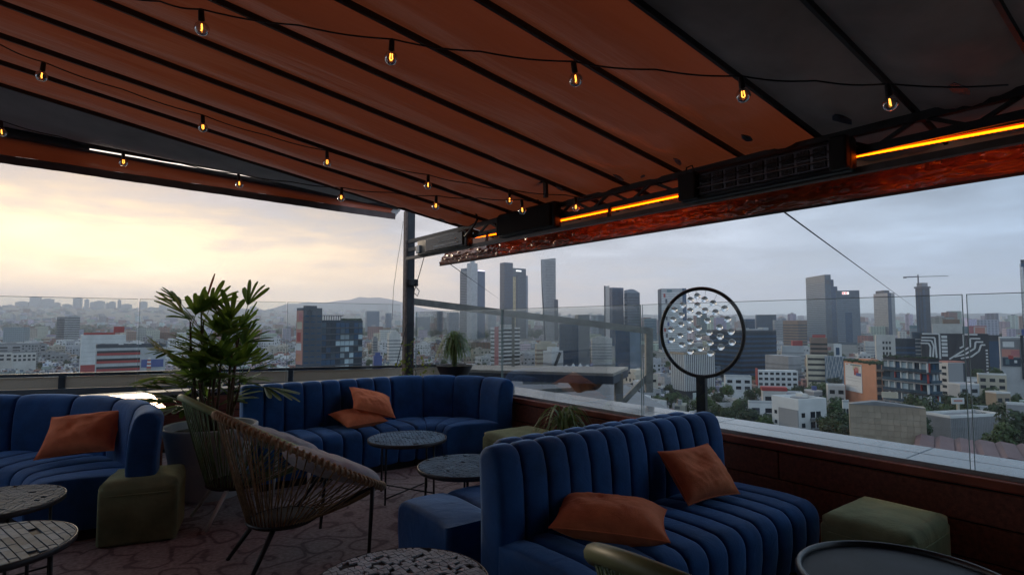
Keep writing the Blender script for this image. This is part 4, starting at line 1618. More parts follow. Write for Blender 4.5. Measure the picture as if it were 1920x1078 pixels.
def frond(stem_top, direction, nleaf, length, spread, red=False):
    d = direction.normalized()
    mb = MB()
    ref = Vector((0, 0, 1)) if abs(d.z) < 0.95 else Vector((1, 0, 0))
    side = d.cross(ref).normalized()
    up = side.cross(d).normalized()
    for k in range(nleaf):
        t = (k / (nleaf - 1) - 0.5) * 2 if nleaf > 1 else 0
        ang = t * spread
        dd = d * math.cos(ang) + side * math.sin(ang) + up * (0.10 * (1 - abs(t)) + rp_.uniform(-0.06, 0.06))
        l = length * (1 - 0.22 * abs(t)) * rp_.uniform(0.9, 1.08)
        leaflet(mb, Vector(stem_top), dd, up, l, 0.05 * rp_.uniform(0.75, 1.2), rp_.uniform(0.05, 0.30))
    o = mb.build('frond', MT['leaf_red'] if red else MT['leaf'], palm, smooth=True)
    return o


canes = []
for i in range(17):
    a = rp_.uniform(0, 2 * math.pi)
    r0 = 0.17 * math.sqrt(rp_.random())
    h = rp_.uniform(0.28, 1.05)
    lean = rp_.uniform(0.0, 0.10)
    p0 = Vector((r0 * math.cos(a), r0 * math.sin(a), 0))
    p1 = Vector((math.cos(a) * (r0 + lean), math.sin(a) * (r0 + lean), h))
    pts = [p0.lerp(p1, t) + Vector((rp_.uniform(-.01, .01), rp_.uniform(-.01, .01), 0)) for t in (0, .25, .5, .75, 1)]
    MB().tube(pts, [0.014, 0.013, 0.012, 0.010, 0.006], n=7).build('cane', MT['cane'], palm, smooth=True)
    canes.append((p0, p1, a, h))
NF = 76
for k in range(NF):
    p0, p1, a, h = canes[k % len(canes)]
    f = rp_.random()                       # 0 low .. 1 high
    s = p0.lerp(p1, min(1.0, 0.35 + 0.65 * f))
    aa = rp_.uniform(0, 2 * math.pi)
    el = R(-6 + 62 * f + rp_.uniform(-14, 16))
    d = Vector((math.cos(aa) * math.cos(el), math.sin(aa) * math.cos(el), math.sin(el)))
    pl_ = rp_.uniform(0.16, 0.33)
    start = Vector((s.x, s.y, min(s.z, 0.92)))
    tip = start + (d + Vector((0, 0, 0.35))).normalized() * pl_
    MB().tube([start, start.lerp(tip, 0.5) + Vector((0, 0, 0.012)), tip], 0.0035, n=5).build('leaf_stalk', MT['leaf'], palm, smooth=True)
    frond(tip, d, rp_.randint(5, 8), rp_.uniform(0.25, 0.37), rp_.uniform(0.55, 0.95), red=False)
frond(Vector((-0.10, 0.0, 1.08)), Vector((0.12, 0.0, 1.0)), 1, 0.34, 0.1, True)


def spider_plant(root, z, n, rad, hgt, width, seed, mat):
    r_ = random.Random(seed)
    for k in range(n):
        a = r_.uniform(0, 2 * math.pi)
        l = rad * r_.uniform(0.55, 1.1)
        hh = hgt * r_.uniform(0.5, 1.15)
        mb = MB()
        m = 9
        side = Vector((-math.sin(a), math.cos(a), 0))
        rows = []
        for i in range(m + 1):
            t = i / m
            x = l * (0.35 * t + 0.65 * t * t)
            zz = z + hh * (1.75 * t - 1.45 * t * t) * 1.7 - hh * 0.55 * t ** 4
            w = width * (0.7 + 0.6 * t) * (1 - t ** 3) + 0.0005
            p = Vector((math.cos(a) * x, math.sin(a) * x, zz))
            rows += [p - side * w, p - Vector((0, 0, w * 0.5)), p + side * w]
        fs = []
        for i in range(m):
            b = i * 3
            fs += [(b, b + 1, b + 4, b + 3), (b + 1, b + 2, b + 5, b + 4)]
        mb.add(rows, fs).build('leaf', mat, root, smooth=True)


sp = rootT('spider_plant', 'small spider plant in a dark pot between olive ottoman and double sofa', 'plant', 3.62, 3.98)
MB().lathe([(0.0, 0.0), (0.12, 0.0), (0.16, 0.40), (0.165, 0.44), (0.15, 0.44), (0.14, 0.40), (0.0, 0.40)], 28, capb=False, capt=False).build('pot', MT['bowl'], sp, angle=50)
spider_plant(sp, 0.42, 70, 0.32, 0.34, 0.011, 4, MT['spider'])
bpz = PA(852, 690, 3.80)
ba, bb_ = AB(bpz)
bw_ = rootT('bowl_planter', 'dark bowl planter standing on the parapet corner behind the corner sofa', 'planter', ba, bb_, 0.80)
MB().lathe([(0.0, 0.0), (0.13, 0.0), (0.17, 0.03), (0.225, 0.15), (0.232, 0.165), (0.22, 0.165), (0.19, 0.13), (0.0, 0.13)], 36, capb=False, capt=False).build('bowl', MT['bowl'], bw_, angle=50)
MB().lathe([(0.0, 0.155), (0.1, 0.15), (0.2, 0.135)], 28, capb=False, capt=False).build('soil', M('mossy_soil', (0.12, 0.10, 0.04), rough=0.9, var=0.5, scale=30, bump=0.5), bw_, smooth=True)
MB().bx(-0.09, 0.09, -0.09, 0.09, -0.80, 0.0).build('stand', MT['black'], bw_)
spb = rootT('spider_plant', 'tall arching spider plant growing in the dark bowl', 'plant', ba, bb_, 0.94)
MB().lathe([(0.03, 0.0), (0.035, 0.15), (0.02, 0.3), (0.0, 0.34)], 10, capb=False, capt=False).build('crown_core', MT['spider'], spb, smooth=True)
spider_plant(spb, 0.08, 120, 0.27, 0.40, 0.010, 9, MT['spider'])
# climbing vine at the post
vn = rootT('climbing_vine', 'sparse leafy vine climbing the corner post above the sofa back', 'vine', pa_ - 0.05, pb_ - 0.12)
rv = random.Random(8)
for k in range(6):
    x0 = rv.uniform(-0.55, 0.15)
    pts = [Vector((x0 + rv.uniform(-.05, .05) * i, rv.uniform(-.03, .03), 0.5 + i * 0.11 * rv.uniform(0.6, 1.0))) for i in range(6)]
    if k < 3:
        pts = [Vector((rv.uniform(-.07, .10), -0.02 + rv.uniform(-.03, .03), 0.5 + i * 0.14)) for i in range(6)]
    MB().tube(pts, 0.004, n=5).build('stem', MT['cane'], vn, smooth=True)
    for i in range(14):
        p = pts[rv.randint(0, 5)] + Vector((rv.uniform(-.11, .11), rv.uniform(-.05, .05), rv.uniform(-.05, .06)))
        s = rv.uniform(0.03, 0.055)
        a = rv.uniform(0, 6.28)
        d = Vector((math.cos(a), 0.3 * math.sin(a * 2), math.sin(a)))
        sd = d.cross(Vector((rv.uniform(-.4, .4), 1, rv.uniform(-.3, .3)))).normalized()
        up_ = d.cross(sd)
        pts2 = [p, p + d * s * 0.4 + sd * s * 0.42, p + d * s * 0.9 + sd * s * 0.2, p + d * s * 1.3, p + d * s * 0.9 - sd * s * 0.2, p + d * s * 0.4 - sd * s * 0.42, p + d * s * 0.6 + up_ * s * 0.08]
        MB().add(pts2, [(0, 1, 6), (1, 2, 6), (2, 3, 6), (3, 4, 6), (4, 5, 6), (5, 0, 6)]).build('leaf', MT['vine'], vn)

# ---------------------------------------------------------------- round crystal sign
cs = PA(1313.5, 623, 4.10)
sa_, sb_ = AB(cs)
sg = thing('round_sign', 'black ring on a post strung with rows of clear crystal balls', 'sign', (cs.x, cs.y, H_PAR + 0.012), 0)
RS = 0.362
face = math.atan2(cs.y, cs.x) - math.pi / 2 - R(27)     # turned a little away from the camera
Mr = Matrix.Rotation(face, 4, 'Z')
zc = cs.z - (H_PAR + 0.012)
ring = []
for k in range(72):
    a = 2 * math.pi * k / 72
    ring.append(Mr @ Vector((RS * math.cos(a), 0, zc + RS * math.sin(a))))
MB().tube(ring, 0.0155, n=10, closed=True).build('ring', M('dark_bronze', (0.02, 0.014, 0.013), rough=0.45, var=0.3), sg, smooth=True)
mb = MB()
mb.box((0, 0, (zc - RS) / 2 + 0.004), (0.078, 0.04, zc - RS + 0.008), mat=Matrix.Rotation(face, 3, 'Z'))
mb.build('post', MT['black'], sg)
MB().box((0, 0, 0.008), (0.2, 0.14, 0.016), mat=Matrix.Rotation(face, 3, 'Z')).build('base_plate', MT['black'], sg)
ball_me = MB().sphere((0, 0, 0), 0.0265, 20, 14).mesh('crystal_ball', True)
ball_me.materials.append(MT['crystal'])
# positions read in ring units (x across, y up)
S = [(478, 185), (410, 222), (548, 222), (332, 275), (478, 280), (628, 262), (246, 322), (405, 335), (552, 335), (732, 318), (318, 380), (648, 355), (490, 375), (232, 425), (400, 440), (572, 440), (756, 425),
     (312, 480), (485, 515), (682, 505), (208, 535), (400, 540), (585, 560), (785, 550), (300, 595), (485, 610), (686, 600), (212, 645), (400, 658), (592, 662), (792, 655), (318, 692), (500, 725), (690, 705), (400, 760), (592, 770)]
wr = MB()
pos = []
for (x, y) in S:
    u = (x - 503) / 395.0
    v = (560 - y) / 452.0
    p = Mr @ Vector((u * RS, 0, zc + v * RS))
    pos.append((u, v, p))
    inst('crystal_ball', ball_me, sg, p)
for i, (u, v, p) in enumerate(pos):
    for j in range(i + 1, len(pos)):
        u2, v2, p2 = pos[j]
        if 0.08 < abs(u - u2) < 0.30 and abs(v - v2) < 0.26 and math.hypot(u - u2, v - v2) < 0.33:
            wr.tube([p, p2], 0.0013, n=4, cap=False)
    l = math.hypot(u, v)
    if l > 0.62:
        wr.tube([p, Mr @ Vector((u / l * RS, 0, zc + v / l * RS))], 0.0013, n=4, cap=False)
wr.build('wire_net', MT['alu'], sg, kind='stuff')
# ================================================================ the city
rc = random.Random(77)


def sstep(t):
    t = max(0.0, min(1.0, t))
    return t * t * (3 - 2 * t)


def terrain(x, y):
    d = math.hypot(x, y)
    az = math.atan2(x, y)
    k = 235 - 150 * sstep((az + 0.35) / 0.75)
    h = k * sstep((d - 2300) / 7200.0)
    h += 14 * mnoise.noise(Vector((x / 900.0, y / 900.0, 2.0))) * sstep((d - 1500) / 2500)
    return GROUND + h


def ground_mesh():
    radii = [12, 60, 150, 300, 600, 1000, 1500, 2000, 2500, 3000, 3500, 4000, 4600, 5300, 6000, 6800, 7600, 8400, 9200, 10000, 11000, 12300]
    na = 120
    vs, fs = [], []
    for r in radii:
        for k in range(na):
            a = 2 * math.pi * k / na
            x, y = r * math.sin(a), r * math.cos(a)
            vs.append((x, y, terrain(x, y)))
    for i in range(len(radii) - 1):
        for k in range(na):
            k2 = (k + 1) % na
            fs.append((i * na + k, (i + 1) * na + k, (i + 1) * na + k2, i * na + k2))
    fs.append(tuple(range(na)))
    return MB().add(vs, fs)


gm = M('city_ground', (0.075, 0.085, 0.07), rough=0.9, col2=(0.16, 0.155, 0.14), scale=0.02, var=0.2)
g = ground_mesh().build('ground', gm, smooth=True)
g['kind'] = 'structure'
# mountains beyond the haze
mv, mf = [], []
na = 160
for i in range(na + 1):
    az = R(-75 + 150 * i / na)
    px = 960 + F * math.tan(max(-1.3, min(1.3, az)))
    top = 17 + 7 * mnoise.noise(Vector((px / 130.0, 0, 3))) + 6 * mnoise.noise(Vector((px / 40.0, 1, 3)))
    if abs(px) < 5000:
        top += 27 * math.exp(-((px - 690) / 105.0) ** 2) + 14 * math.exp(-((px - 560) / 60.0) ** 2) + 5 * mnoise.noise(Vector((px / 22.0, 4, 3))) - 8 * sstep((px - 800) / 300)
    for j, (rr, f) in enumerate(((10200, 0.0), (10800, 0.55), (11300, 1.0), (12000, 0.4))):
        zz = EYE + top * 11300 / F / math.cos(az) ** 0 * f + (190 * (1 - f) if f < 1 else 0)
        if f == 0.0:
            zz = -20
        mv.append((rr * math.sin(az), rr * math.cos(az), zz + 25 * mnoise.noise(Vector((i * 0.7, j * 3.0, 5))) * (1 if 0 < f < 1 else 0)))
for i in range(na):
    for j in range(3):
        a = i * 4 + j
        mf.append((a, a + 1, a + 5, a + 4))
mo = MB().add(mv, mf).build('mountains', M('far_mountain', (0.07, 0.08, 0.075), rough=0.95, scale=0.004, var=0.3), smooth=True)
mo['kind'] = 'structure'

# ---------------------------------------------------------------- materials of the city
CM = {}
for nm, col in dict(white=(0.62, 0.62, 0.60), offwhite=(0.52, 0.50, 0.46), cream=(0.50, 0.44, 0.33), grey=(0.30, 0.30, 0.30), midgrey=(0.20, 0.205, 0.21), dark=(0.05, 0.06, 0.075), brown=(0.22, 0.15, 0.11),
                    orange=(0.50, 0.22, 0.12), red=(0.35, 0.05, 0.045), pink=(0.45, 0.16, 0.16), concrete=(0.32, 0.26, 0.19), blueg=(0.16, 0.21, 0.26), salmon=(0.5, 0.22, 0.17), teal=(0.12, 0.2, 0.22), black=(0.018, 0.021, 0.027), blue=(0.06, 0.09, 0.25),
                    palegrey=(0.42, 0.43, 0.43), tile_pink=(0.14, 0.085, 0.085), cpanel=(0.29, 0.236, 0.172), offwhite2=(0.345, 0.28, 0.205)).items():
    CM[nm] = M('facade_' + nm, col, rough=0.75, var=0.16, scale=0.12, bump=0.15, bscale=1.5)


def bglass(name, col, rough=0.15, spec=0.42, rnd=0.2, metal=0.0):
    return M(name, col, rough=rough, var=0.25, scale=0.15, spec=spec, rnd=rnd, metal=metal)


CM['g_dark'] = bglass('glass_dark', (0.016, 0.032, 0.05))
CM['g_blue'] = bglass('glass_blue', (0.018, 0.06, 0.12))
CM['g_steel'] = bglass('glass_steel', (0.05, 0.085, 0.115))
CM['g_pale'] = bglass('glass_pale', (0.32, 0.40, 0.43), rnd=0.4)
CM['g_win'] = bglass('window_glass', (0.025, 0.03, 0.036), rnd=0.5)
CM['roof'] = M('roof_felt', (0.24, 0.235, 0.225), rough=0.85, var=0.3, scale=0.4)
CM['tank'] = M('water_tank', (0.03, 0.032, 0.036), rough=0.5)
CM['gold'] = bglass('glass_gold', (0.42, 0.33, 0.16), rough=0.25)
HR = []          # rectangles of the named buildings in the photograph, to keep generic ones from standing in front of them


def hero(name, label, x0, xs, x1, ytop, D, wall, cat='building', theta=32, group=None, ybot=None):
    """box building: nearest vertical edge at xs, left face x0..xs, right face xs..x1; local x runs along the right face, local y along the left face"""
    psi = math.atan(((x0 + x1) / 2 - 960) / F)
    th = R(theta)
    k = D / F / math.cos(psi)
    WR, WL = (x1 - xs) * k * math.cos(psi) ** 1, (xs - x0) * k * math.cos(psi) ** 1
    if xs <= x0 + 0.5:
        th = R(3)
        WL = 0
    if xs >= x1 - 0.5:
        th = R(87)
        WR = 0
    wr = max(WR / math.cos(th), 0)
    wl = max(WL / math.sin(th), 0)
    if WL == 0:
        wl = max(8.0, wr * 0.6)
    if WR == 0:
        wr = max(8.0, wl * 0.6)
    p = PD(xs, ytop, D)
    gz = terrain(p.x, p.y) - 1.0
    root = thing(name, label, cat, (p.x, p.y, gz), th - psi, group)
    H = p.z - gz
    MB().bx(0, wr, 0, wl, 0, H).build('wall', wall, root)
    HR.append((x0 - 2, x1 + 2, ytop - 2, ybot or (ytop + 60), D))
    return root, wr, wl, H


ubox = {}


def unit(mat):
    if mat.name not in ubox:
        me = MB().box((0, 0, 0), (1, 1, 1)).mesh('pane')
        me.materials.append(mat)
        ubox[mat.name] = me
    return ubox[mat.name]


def fbox(root, name, face, u0, u1, z0, z1, mat, proud=0.15, deep=0.1):
    """a box lying on a face ('R': local y=0, 'L': local x=0)"""
    w, h, t = u1 - u0, z1 - z0, proud + deep
    if face == 'R':
        return inst(name, unit(mat), root, ((u0 + u1) / 2, (deep - proud) / 2, (z0 + z1) / 2), (0, 0, 0), (w, t, h))
    return inst(name, unit(mat), root, ((deep - proud) / 2, (u0 + u1) / 2, (z0 + z1) / 2), (0, 0, 0), (t, w, h))


def joined(root, name, mat, boxes, proud=0.15, deep=0.1):
    mb = MB()
    for (face, u0, u1, z0, z1) in boxes:
        if face == 'R':
            mb.bx(u0, u1, -proud, deep, z0, z1)
        else:
            mb.bx(-proud, deep, u0, u1, z0, z1)
    o = mb.build(name, mat, root)
    o['kind'] = 'stuff'
    return o


def bands(root, wr, wl, z0, z1, fh, mat, frac=0.5, faces='RL', proud=0.2, margin=0.0, name='window_bands'):
    bx = []
    z = z0
    while z + fh <= z1 + 0.01:
        for f in faces:
            w = wr if f == 'R' else wl
            bx.append((f, margin + 0.01, w - margin - 0.01, z + fh * (1 - frac) / 2, z + fh * (1 + frac) / 2))
        z += fh
    return joined(root, name, mat, bx, proud)


def grid(root, face, w, z0, z1, ncol, nrow, mat, fw=0.6, fhh=0.55, proud=0.06, single=False, mats=None, name='window', u0=0.0):
    bx = []
    for r_ in range(nrow):
        for c_ in range(ncol):
            cw, chh = w / ncol, (z1 - z0) / nrow
            u = u0 + c_ * cw
            z = z0 + r_ * chh
            b = (u + cw * (1 - fw) / 2, u + cw * (1 + fw) / 2, z + chh * (1 - fhh) / 2, z + chh * (1 + fhh) / 2)
            if single:
                fbox(root, name, face, *b, rc.choice(mats) if mats else mat, proud)
            else:
                bx.append((face, *b))
    if not single:
        return joined(root, name + 's', mat, bx, proud)


def roofbox(root, x0, x1, y0, y1, z, h, mat, name='roof_house'):
    return MB().bx(x0, x1, y0, y1, z + 0.02, z + h).build(name, mat, root)


def parapet(root, wr, wl, H, mat, h=0.9, t=0.3):
    mb = MB()
    e = 0.03
    mb.bx(-e, wr + e, -e, t, H + .01, H + h)
    mb.bx(-e, wr + e, wl - t, wl + e, H + .01, H + h)
    mb.bx(-e, t, t + .01, wl - t - .01, H + .01, H + h)
    mb.bx(wr - t, wr + e, t + .01, wl - t - .01, H + .01, H + h)
    return mb.build('roof_parapet', mat, root)


def fh_px(D, px):
    return px * D / F


# ---------------------------------------------------------------- left: beyond the curved sofa
r_, wr, wl, H = hero('office_block', 'white slab building with red roof box behind the red-banded block', 153, 153, 222, 628, 420, CM['white'], ybot=692)
joined(r_, 'panel_joints', CM['palegrey'], [('R', 0.2, wr - 0.2, H - 3.2 * k, H - 3.2 * k + 0.25) for k in range(1, 9)], 0.05)
fbox(r_, 'red_base', 'R', 0.1, wr - .1, 0, H - 22, CM['red'])
roofbox(r_, wr * 0.05, wr * 0.75, 1, 6, H, 1.6, CM['red'], 'red_roof_strip')
roofbox(r_, wr * 0.72, wr * 0.96, 1, 6, H + 1.6, 4.5, CM['red'], 'red_roof_box')
r_, wr, wl, H = hero('office_block', 'grey block striped with red window bands and a blue banner', 181, 181, 292, 653, 360, CM['palegrey'], ybot=695)
for k in range(4):
    z = H - 4.6 - 5.0 * k
    fbox(r_, 'red_band', 'R', 0.3, wr * 0.62, z, z + 1.5, CM['red'], 0.3)
    fbox(r_, 'window_strip', 'R', 0.3, wr * 0.62, z + 1.5, z + 2.9, CM['g_win'], 0.15)
fbox(r_, 'blue_banner', 'R', wr * 0.64, wr * 0.97, H - 13, H - 8, CM['blue'], 0.4)
parapet(r_, wr, wl, H, CM['dark'], 2.0)
for k in range(7):
    roofbox(r_, wr * (0.05 + 0.13 * k), wr * (0.05 + 0.13 * k) + 2.5, 2, 5, H, 1.5 + 1.5 * rc.random(), CM[rc.choice(('white', 'dark', 'grey'))], 'roof_unit')
ck = thing('striped_chimney', 'small red and white striped chimney beside the blue banner', 'chimney', tuple(PD(279, 690, 330)))
for k in range(6):
    MB().lathe([(1.1 - 0.05 * k, k * 1.0), (1.05 - 0.05 * k, k * 1.0 + 1.0)], 10).build('stripe', CM['red'] if k % 2 == 0 else CM['white'], ck)
HR.append((270, 288, 675, 695, 330))
MB().lathe([(1.25, -40), (1.12, -0.01)], 10).build('shaft', CM['concrete'], ck)
for (nm, lab, a, b, c, t, D, m) in (('apartment_tower', 'dark one of the hazy twin towers left of the red roof box', 108, 112, 124, 594, 1100, 'midgrey'), ('apartment_tower', 'pale one of the hazy twin towers left of the red roof box', 123, 128, 146, 592, 1080, 'palegrey')):
    r_, wr, wl, H = hero(nm, lab, a, b, c, t, D, CM[m], ybot=626)
    bands(r_, wr, wl, 4, H - 2, 3.4, CM['g_win'], 0.45, proud=0.05)
for (lab, a, b, t, D) in (('pale low school block with dark recess at the frame edge', -30, 20, 662, 520), ('pale low school block beside the dark park trees', 24, 58, 662, 515), ('long grey-roofed hall above the pale school blocks', -30, 62, 648, 620)):
    r_, wr, wl, H = hero('low_block', lab, a, a, b, t, D, CM['offwhite'] if D < 600 else CM['grey'], ybot=692)
    grid(r_, 'R', wr, H - 8, H - 1, 5, 2, CM['g_win'])
    parapet(r_, wr, wl, H, CM['midgrey'])

# ---------------------------------------------------------------- dark glass office block behind the corner sofa
r_, wr, wl, H = hero('office_tower', 'dark glass office block with billboard edge behind the corner sofa', 557, 570, 603, 577, 322, CM['dark'], theta=28, ybot=692)
fbox(r_, 'orange_billboard', 'L', 0.5, wl - 0.5, H - 32, H - 1.5, CM['salmon'], 0.3)
for k, (c_, a0, a1, z0, z1) in enumerate((('white', 0.2, 0.9, 20, 24), ('red', 0.3, 0.8, 14, 19), ('cream', 0.15, 0.85, 8, 12), ('orange', 0.2, 0.9, 26, 30), ('pink', 0.1, 0.6, 3, 7))):
    fbox(r_, 'billboard_print', 'L', wl * a0, wl * a1, H - z1, H - z0, CM[c_], 0.36)
grid(r_, 'R', wr, H - 36, H - 3, 3, 10, CM['g_blue'], 0.7, 0.25)
# the lower glazed wing
x0w = wr + 0.05
wing = fh_px(322, 82) / math.cos(R(28)) * 0.98
Hw = H - fh_px(322, 23)
MB().bx(x0w, x0w + wing, 0.6, wl * 0.9, 0, Hw).build('glazed_wing', CM['g_dark'], r_)
fl_ = 3.62
gm_ = [CM['g_dark'], CM['g_blue'], CM['g_steel'], CM['g_dark'], CM['g_blue'], CM['g_pale']]
for k in range(11):
    z = Hw - 1.2 - fl_ * (k + 1)
    inst('floor_slab', unit(CM['dark']), r_, (x0w + wing / 2, 0.35, z + 0.35), (0, 0, 0), (wing + 0.3, 0.9, 0.55))
    for c_ in range(9):
        cw = wing / 9
        mm = gm_[rc.randrange(6)] if not (4 <= c_ <= 6 and k > 1) else rc.choice((CM['g_pale'], CM['g_steel'], CM['g_pale']))
        inst('window', unit(mm), r_, (x0w + cw * (c_ + 0.5), 0.5, z + 0.63 + (fl_ - 0.6) / 2 - 0.1), (0, 0, 0), (cw * 0.9, 0.2, fl_ - 0.95))
for k in range(9):
    inst('roof_frame_post', unit(CM['dark']), r_, (x0w + 0.5 + k * wing * 0.5 / 9, 1.2, Hw + 1.3), (0, 0, 0), (0.35, 0.35, 2.6))
inst('roof_frame_rail', unit(CM['dark']), r_, (x0w + wing * 0.26, 1.2, Hw + 2.7), (0, 0, 0), (wing * 0.52, 0.5, 0.4))
roofbox(r_, wr * 0.2, wr * 0.8, 2, wl * 0.6, H, 1.3, CM['dark'])
mbh = MB()
for k in range(60):
    mbh.sphere((x0w + wing * (0.5 + 0.48 * rc.random()), 1.0 + 2 * rc.random(), Hw + 0.3), 0.5 + 0.5 * rc.random(), 6, 4)
mbh.build('roof_hedge', M('roof_green', (0.03, 0.05, 0.02), rough=0.9), r_, kind='stuff')
HR.append((603, 687, 598, 692, 322))


# ---------------------------------------------------------------- generic helper for banded towers
def tower(name, label, x0, xs, x1, ytop, D, wall, band, fh=4.0, frac=0.55, theta=35, ybot=640, group=None, cap=None):
    r_, wr, wl, H = hero(name, label, x0, xs, x1, ytop, D, CM[wall], 'tower', theta, group, ybot)
    bands(r_, wr, wl, 6, H - 3, fh, CM[band], frac, proud=0.12)
    if cap:
        roofbox(r_, wr * 0.2, wr * 0.8, wl * 0.2, wl * 0.8, H, cap, CM[wall])
    return r_, wr, wl, H


# striped housing block, blue glass block and the towers of the avenue
r_, wr, wl, H = hero('apartment_block', 'white banded apartment block with pink column below the tall towers', 920, 944, 975, 614, 430, CM['black'], theta=40, ybot=688)
fhh = fh_px(430, 7.2)
joined(r_, 'balcony_bands', CM['white'], [('R', 0, wr, H - fhh * k - 1.2, H - fhh * k) for k in range(0, 14)] + [('L', 0, wl, H - fhh * k - 1.9, H - fhh * k) for k in range(0, 14)], 0.5)
fbox(r_, 'pink_column', 'L', wl * 0.35, wl * 0.65, 0, H + 0.6, CM['pink'], 0.8)
roofbox(r_, wr * .2, wr * .8, 2, wl * .6, H, 2.2, CM['offwhite'])
r_, wr, wl, H = hero('office_block', 'blue glass office block with grey core behind the sloping frame', 1047, 1050, 1084, 607, 520, CM['g_blue'], theta=12, ybot=690)
joined(r_, 'mullions', CM['dark'], [('R', wr * k / 9 - 0.12, wr * k / 9 + 0.12, 0, H) for k in range(1, 9)] + [('R', 0, wr, H - 4 * k - 0.3, H - 4 * k) for k in range(0, 13)], 0.15)
MB().bx(wr + 0.1, wr + fh_px(520, 22), 0.5, 14, 0, H + fh_px(520, 17)).build('grey_core', CM['midgrey'], r_)
HR.append((1084, 1107, 588, 690, 520))

# tower with pale spine
r_, wr, wl, H = hero('tower', 'tall banded tower with pale central spine and lit crown', 862, 884, 910, 507, 1600, CM['midgrey'], 'tower', 42, ybot=640)
bands(r_, wr, wl, 8, H - 4, 4.6, CM['g_win'], 0.55, faces='L', proud=0.2)
fbox(r_, 'glass_face', 'R', wr * 0.42, wr - 0.1, 4, H - 1, CM['g_blue'], 0.4)
MB().bx(-1.5, wr * 0.40, -2.5, wl * 0.35, 0, H + fh_px(1600, 14)).build('pale_spine', CM['palegrey'], r_)
MB().bx(0.5, wr * 0.25, 0.5, 6, H + fh_px(1600, 14) + .05, H + fh_px(1600, 24)).build('mast', CM['palegrey'], r_)
roofbox(r_, 1, wr * 0.9, wl * 0.45, wl * 0.95, H, 8, CM['g_steel'], 'crown')
MB().bx(wr * 0.45, wr * 0.95, -0.6, -0.2, H + 0.1, H + 2.5).build('crown_light', emit_mat('violet_white_light', (0.8, 0.75, 1.0), 1.0), r_)
# twin blade glass tower
r_, wr, wl, H = hero('tower', 'blue glass tower of two blades with golden strip', 937, 946, 962, 492, 1660, CM['g_blue'], 'tower', 35, ybot=640)
bands(r_, wr, wl, 8, H - 4, 4.4, CM['g_dark'], 0.4, proud=0.15)
k1 = fh_px(1660, 1)
MB().bx(wr + 0.2, wr + 34 * k1, 6, 40, 0, H - 9 * k1).build('rear_blade', CM['g_steel'], r_)
MB().bx(wr + 0.2, wr + 9 * k1, 5.2, 5.9, 0, H - 26 * k1).build('golden_strip', CM['gold'], r_)
MB().bx(wr + 9.3 * k1, wr + 14 * k1, 5.2, 5.9, 0, H - 22 * k1).build('dark_strip', CM['g_dark'], r_)
MB().bx(wr + 34.2 * k1, wr + 40 * k1, 9, 40, 0, H - 22 * k1).build('side_step', CM['blueg'], r_)
MB().bx(wr + 10 * k1, wr + 22 * k1, 5.0, 5.8, H - 15 * k1, H - 13 * k1).build('roof_sign_light', emit_mat('white_roof_light', (0.9, 0.95, 1.0), 1.1), r_)
joined(r_, 'rear_bands', CM['g_dark'], [('R', wr + 15 * k1, wr + 33.6 * k1, 4.4 * j, 4.4 * j + 1.6) for j in range(2, int((H - 16 * k1) / 4.4))], -5.8, 6.1)
HR.append((962, 992, 500, 640, 1660))
# leaning-cut tower
k1 = fh_px(1500, 1)
p = PD(1014, 484, 1500)
gz = terrain(p.x, p.y) - 1
rt = thing('tower', 'slim grey tower with a slanting dark cut down one edge', 'tower', (p.x, p.y, gz), R(-2))
Ht = p.z - gz
poly_f = [(6 * k1, 0), (28 * k1, 0), (28 * k1, Ht), (0, Ht - 3 * k1), (1.5 * k1, Ht * 0.62)]
n = len(poly_f)
vs = [(x, 0, z) for x, z in poly_f] + [(x, 30, z) for x, z in poly_f]
MB().add(vs, [tuple(range(n)), tuple(range(2 * n - 1, n - 1, -1))] + [(i, n + i, n + (i + 1) % n, (i + 1) % n) for i in range(n)]).build('body', CM['grey'], rt)
vs = [(0.2 * k1, -0.5, Ht * 0.86), (7 * k1, -0.5, Ht * 0.3), (8.5 * k1, -0.5, 0), (6 * k1, -0.5, 0), (1.5 * k1, -0.5, Ht * .62)]
MB().add(vs + [(x, 0.5, z) for x, y, z in vs], [(0, 1, 2, 3, 4), (9, 8, 7, 6, 5)] + [(i, 5 + i, 5 + (i + 1) % 5, (i + 1) % 5) for i in range(5)]).build('dark_cut', CM['g_dark'], rt)
joined(rt, 'window_bands', CM['midgrey'], [('R', 9 * k1, 27.5 * k1, 4.2 * j, 4.2 * j + 2.0) for j in range(2, int(Ht / 4.2) - 1)], 0.3)
MB().bx(25 * k1, 32 * k1, -4, 20, 0, Ht - 78 * k1).build('low_annex', CM['dark'], rt)
HR.append((1012, 1046, 482, 640, 1500))
# pair right of the sloping frame
r_, wr, wl, H = tower('tower', 'blue glass tower with pale edge frame, taller of a close pair', 1133, 1148, 1169, 539, 1150, 'g_blue', 'g_dark', 4.2, 0.35, 35, 690)
fbox(r_, 'pale_edge', 'L', wl * 0.35, wl, 4, H + 4, CM['palegrey'], 0.4)
fbox(r_, 'frame_edge', 'L', wl * 0.86, wl + 0.6, 4, H + 5, CM['dark'], 0.8)
r_, wr, wl, H = tower('tower', 'round-topped banded tower, shorter of a close pair', 1170, 1176, 1199, 549, 1130, 'g_steel', 'g_dark', 5.5, 0.4, 20, 690)
MB().add([(wr * t, 0.5, H + .05) for t in (0, 1)], [])
k1 = fh_px(1130, 1)
pf = [(wr * i / 10, H + 0.02 + 7 * k1 * math.sin(math.pi * (0.25 + 0.75 * i / 10))) for i in range(11)]
vs = [(0, 0.3, H + .02)] + [(x, 0.3, z) for x, z in pf] + [(wr, 0.3, H + .02)]
m_ = len(vs)
vs2 = vs + [(x, wl - 0.3, z) for x, y, z in vs]
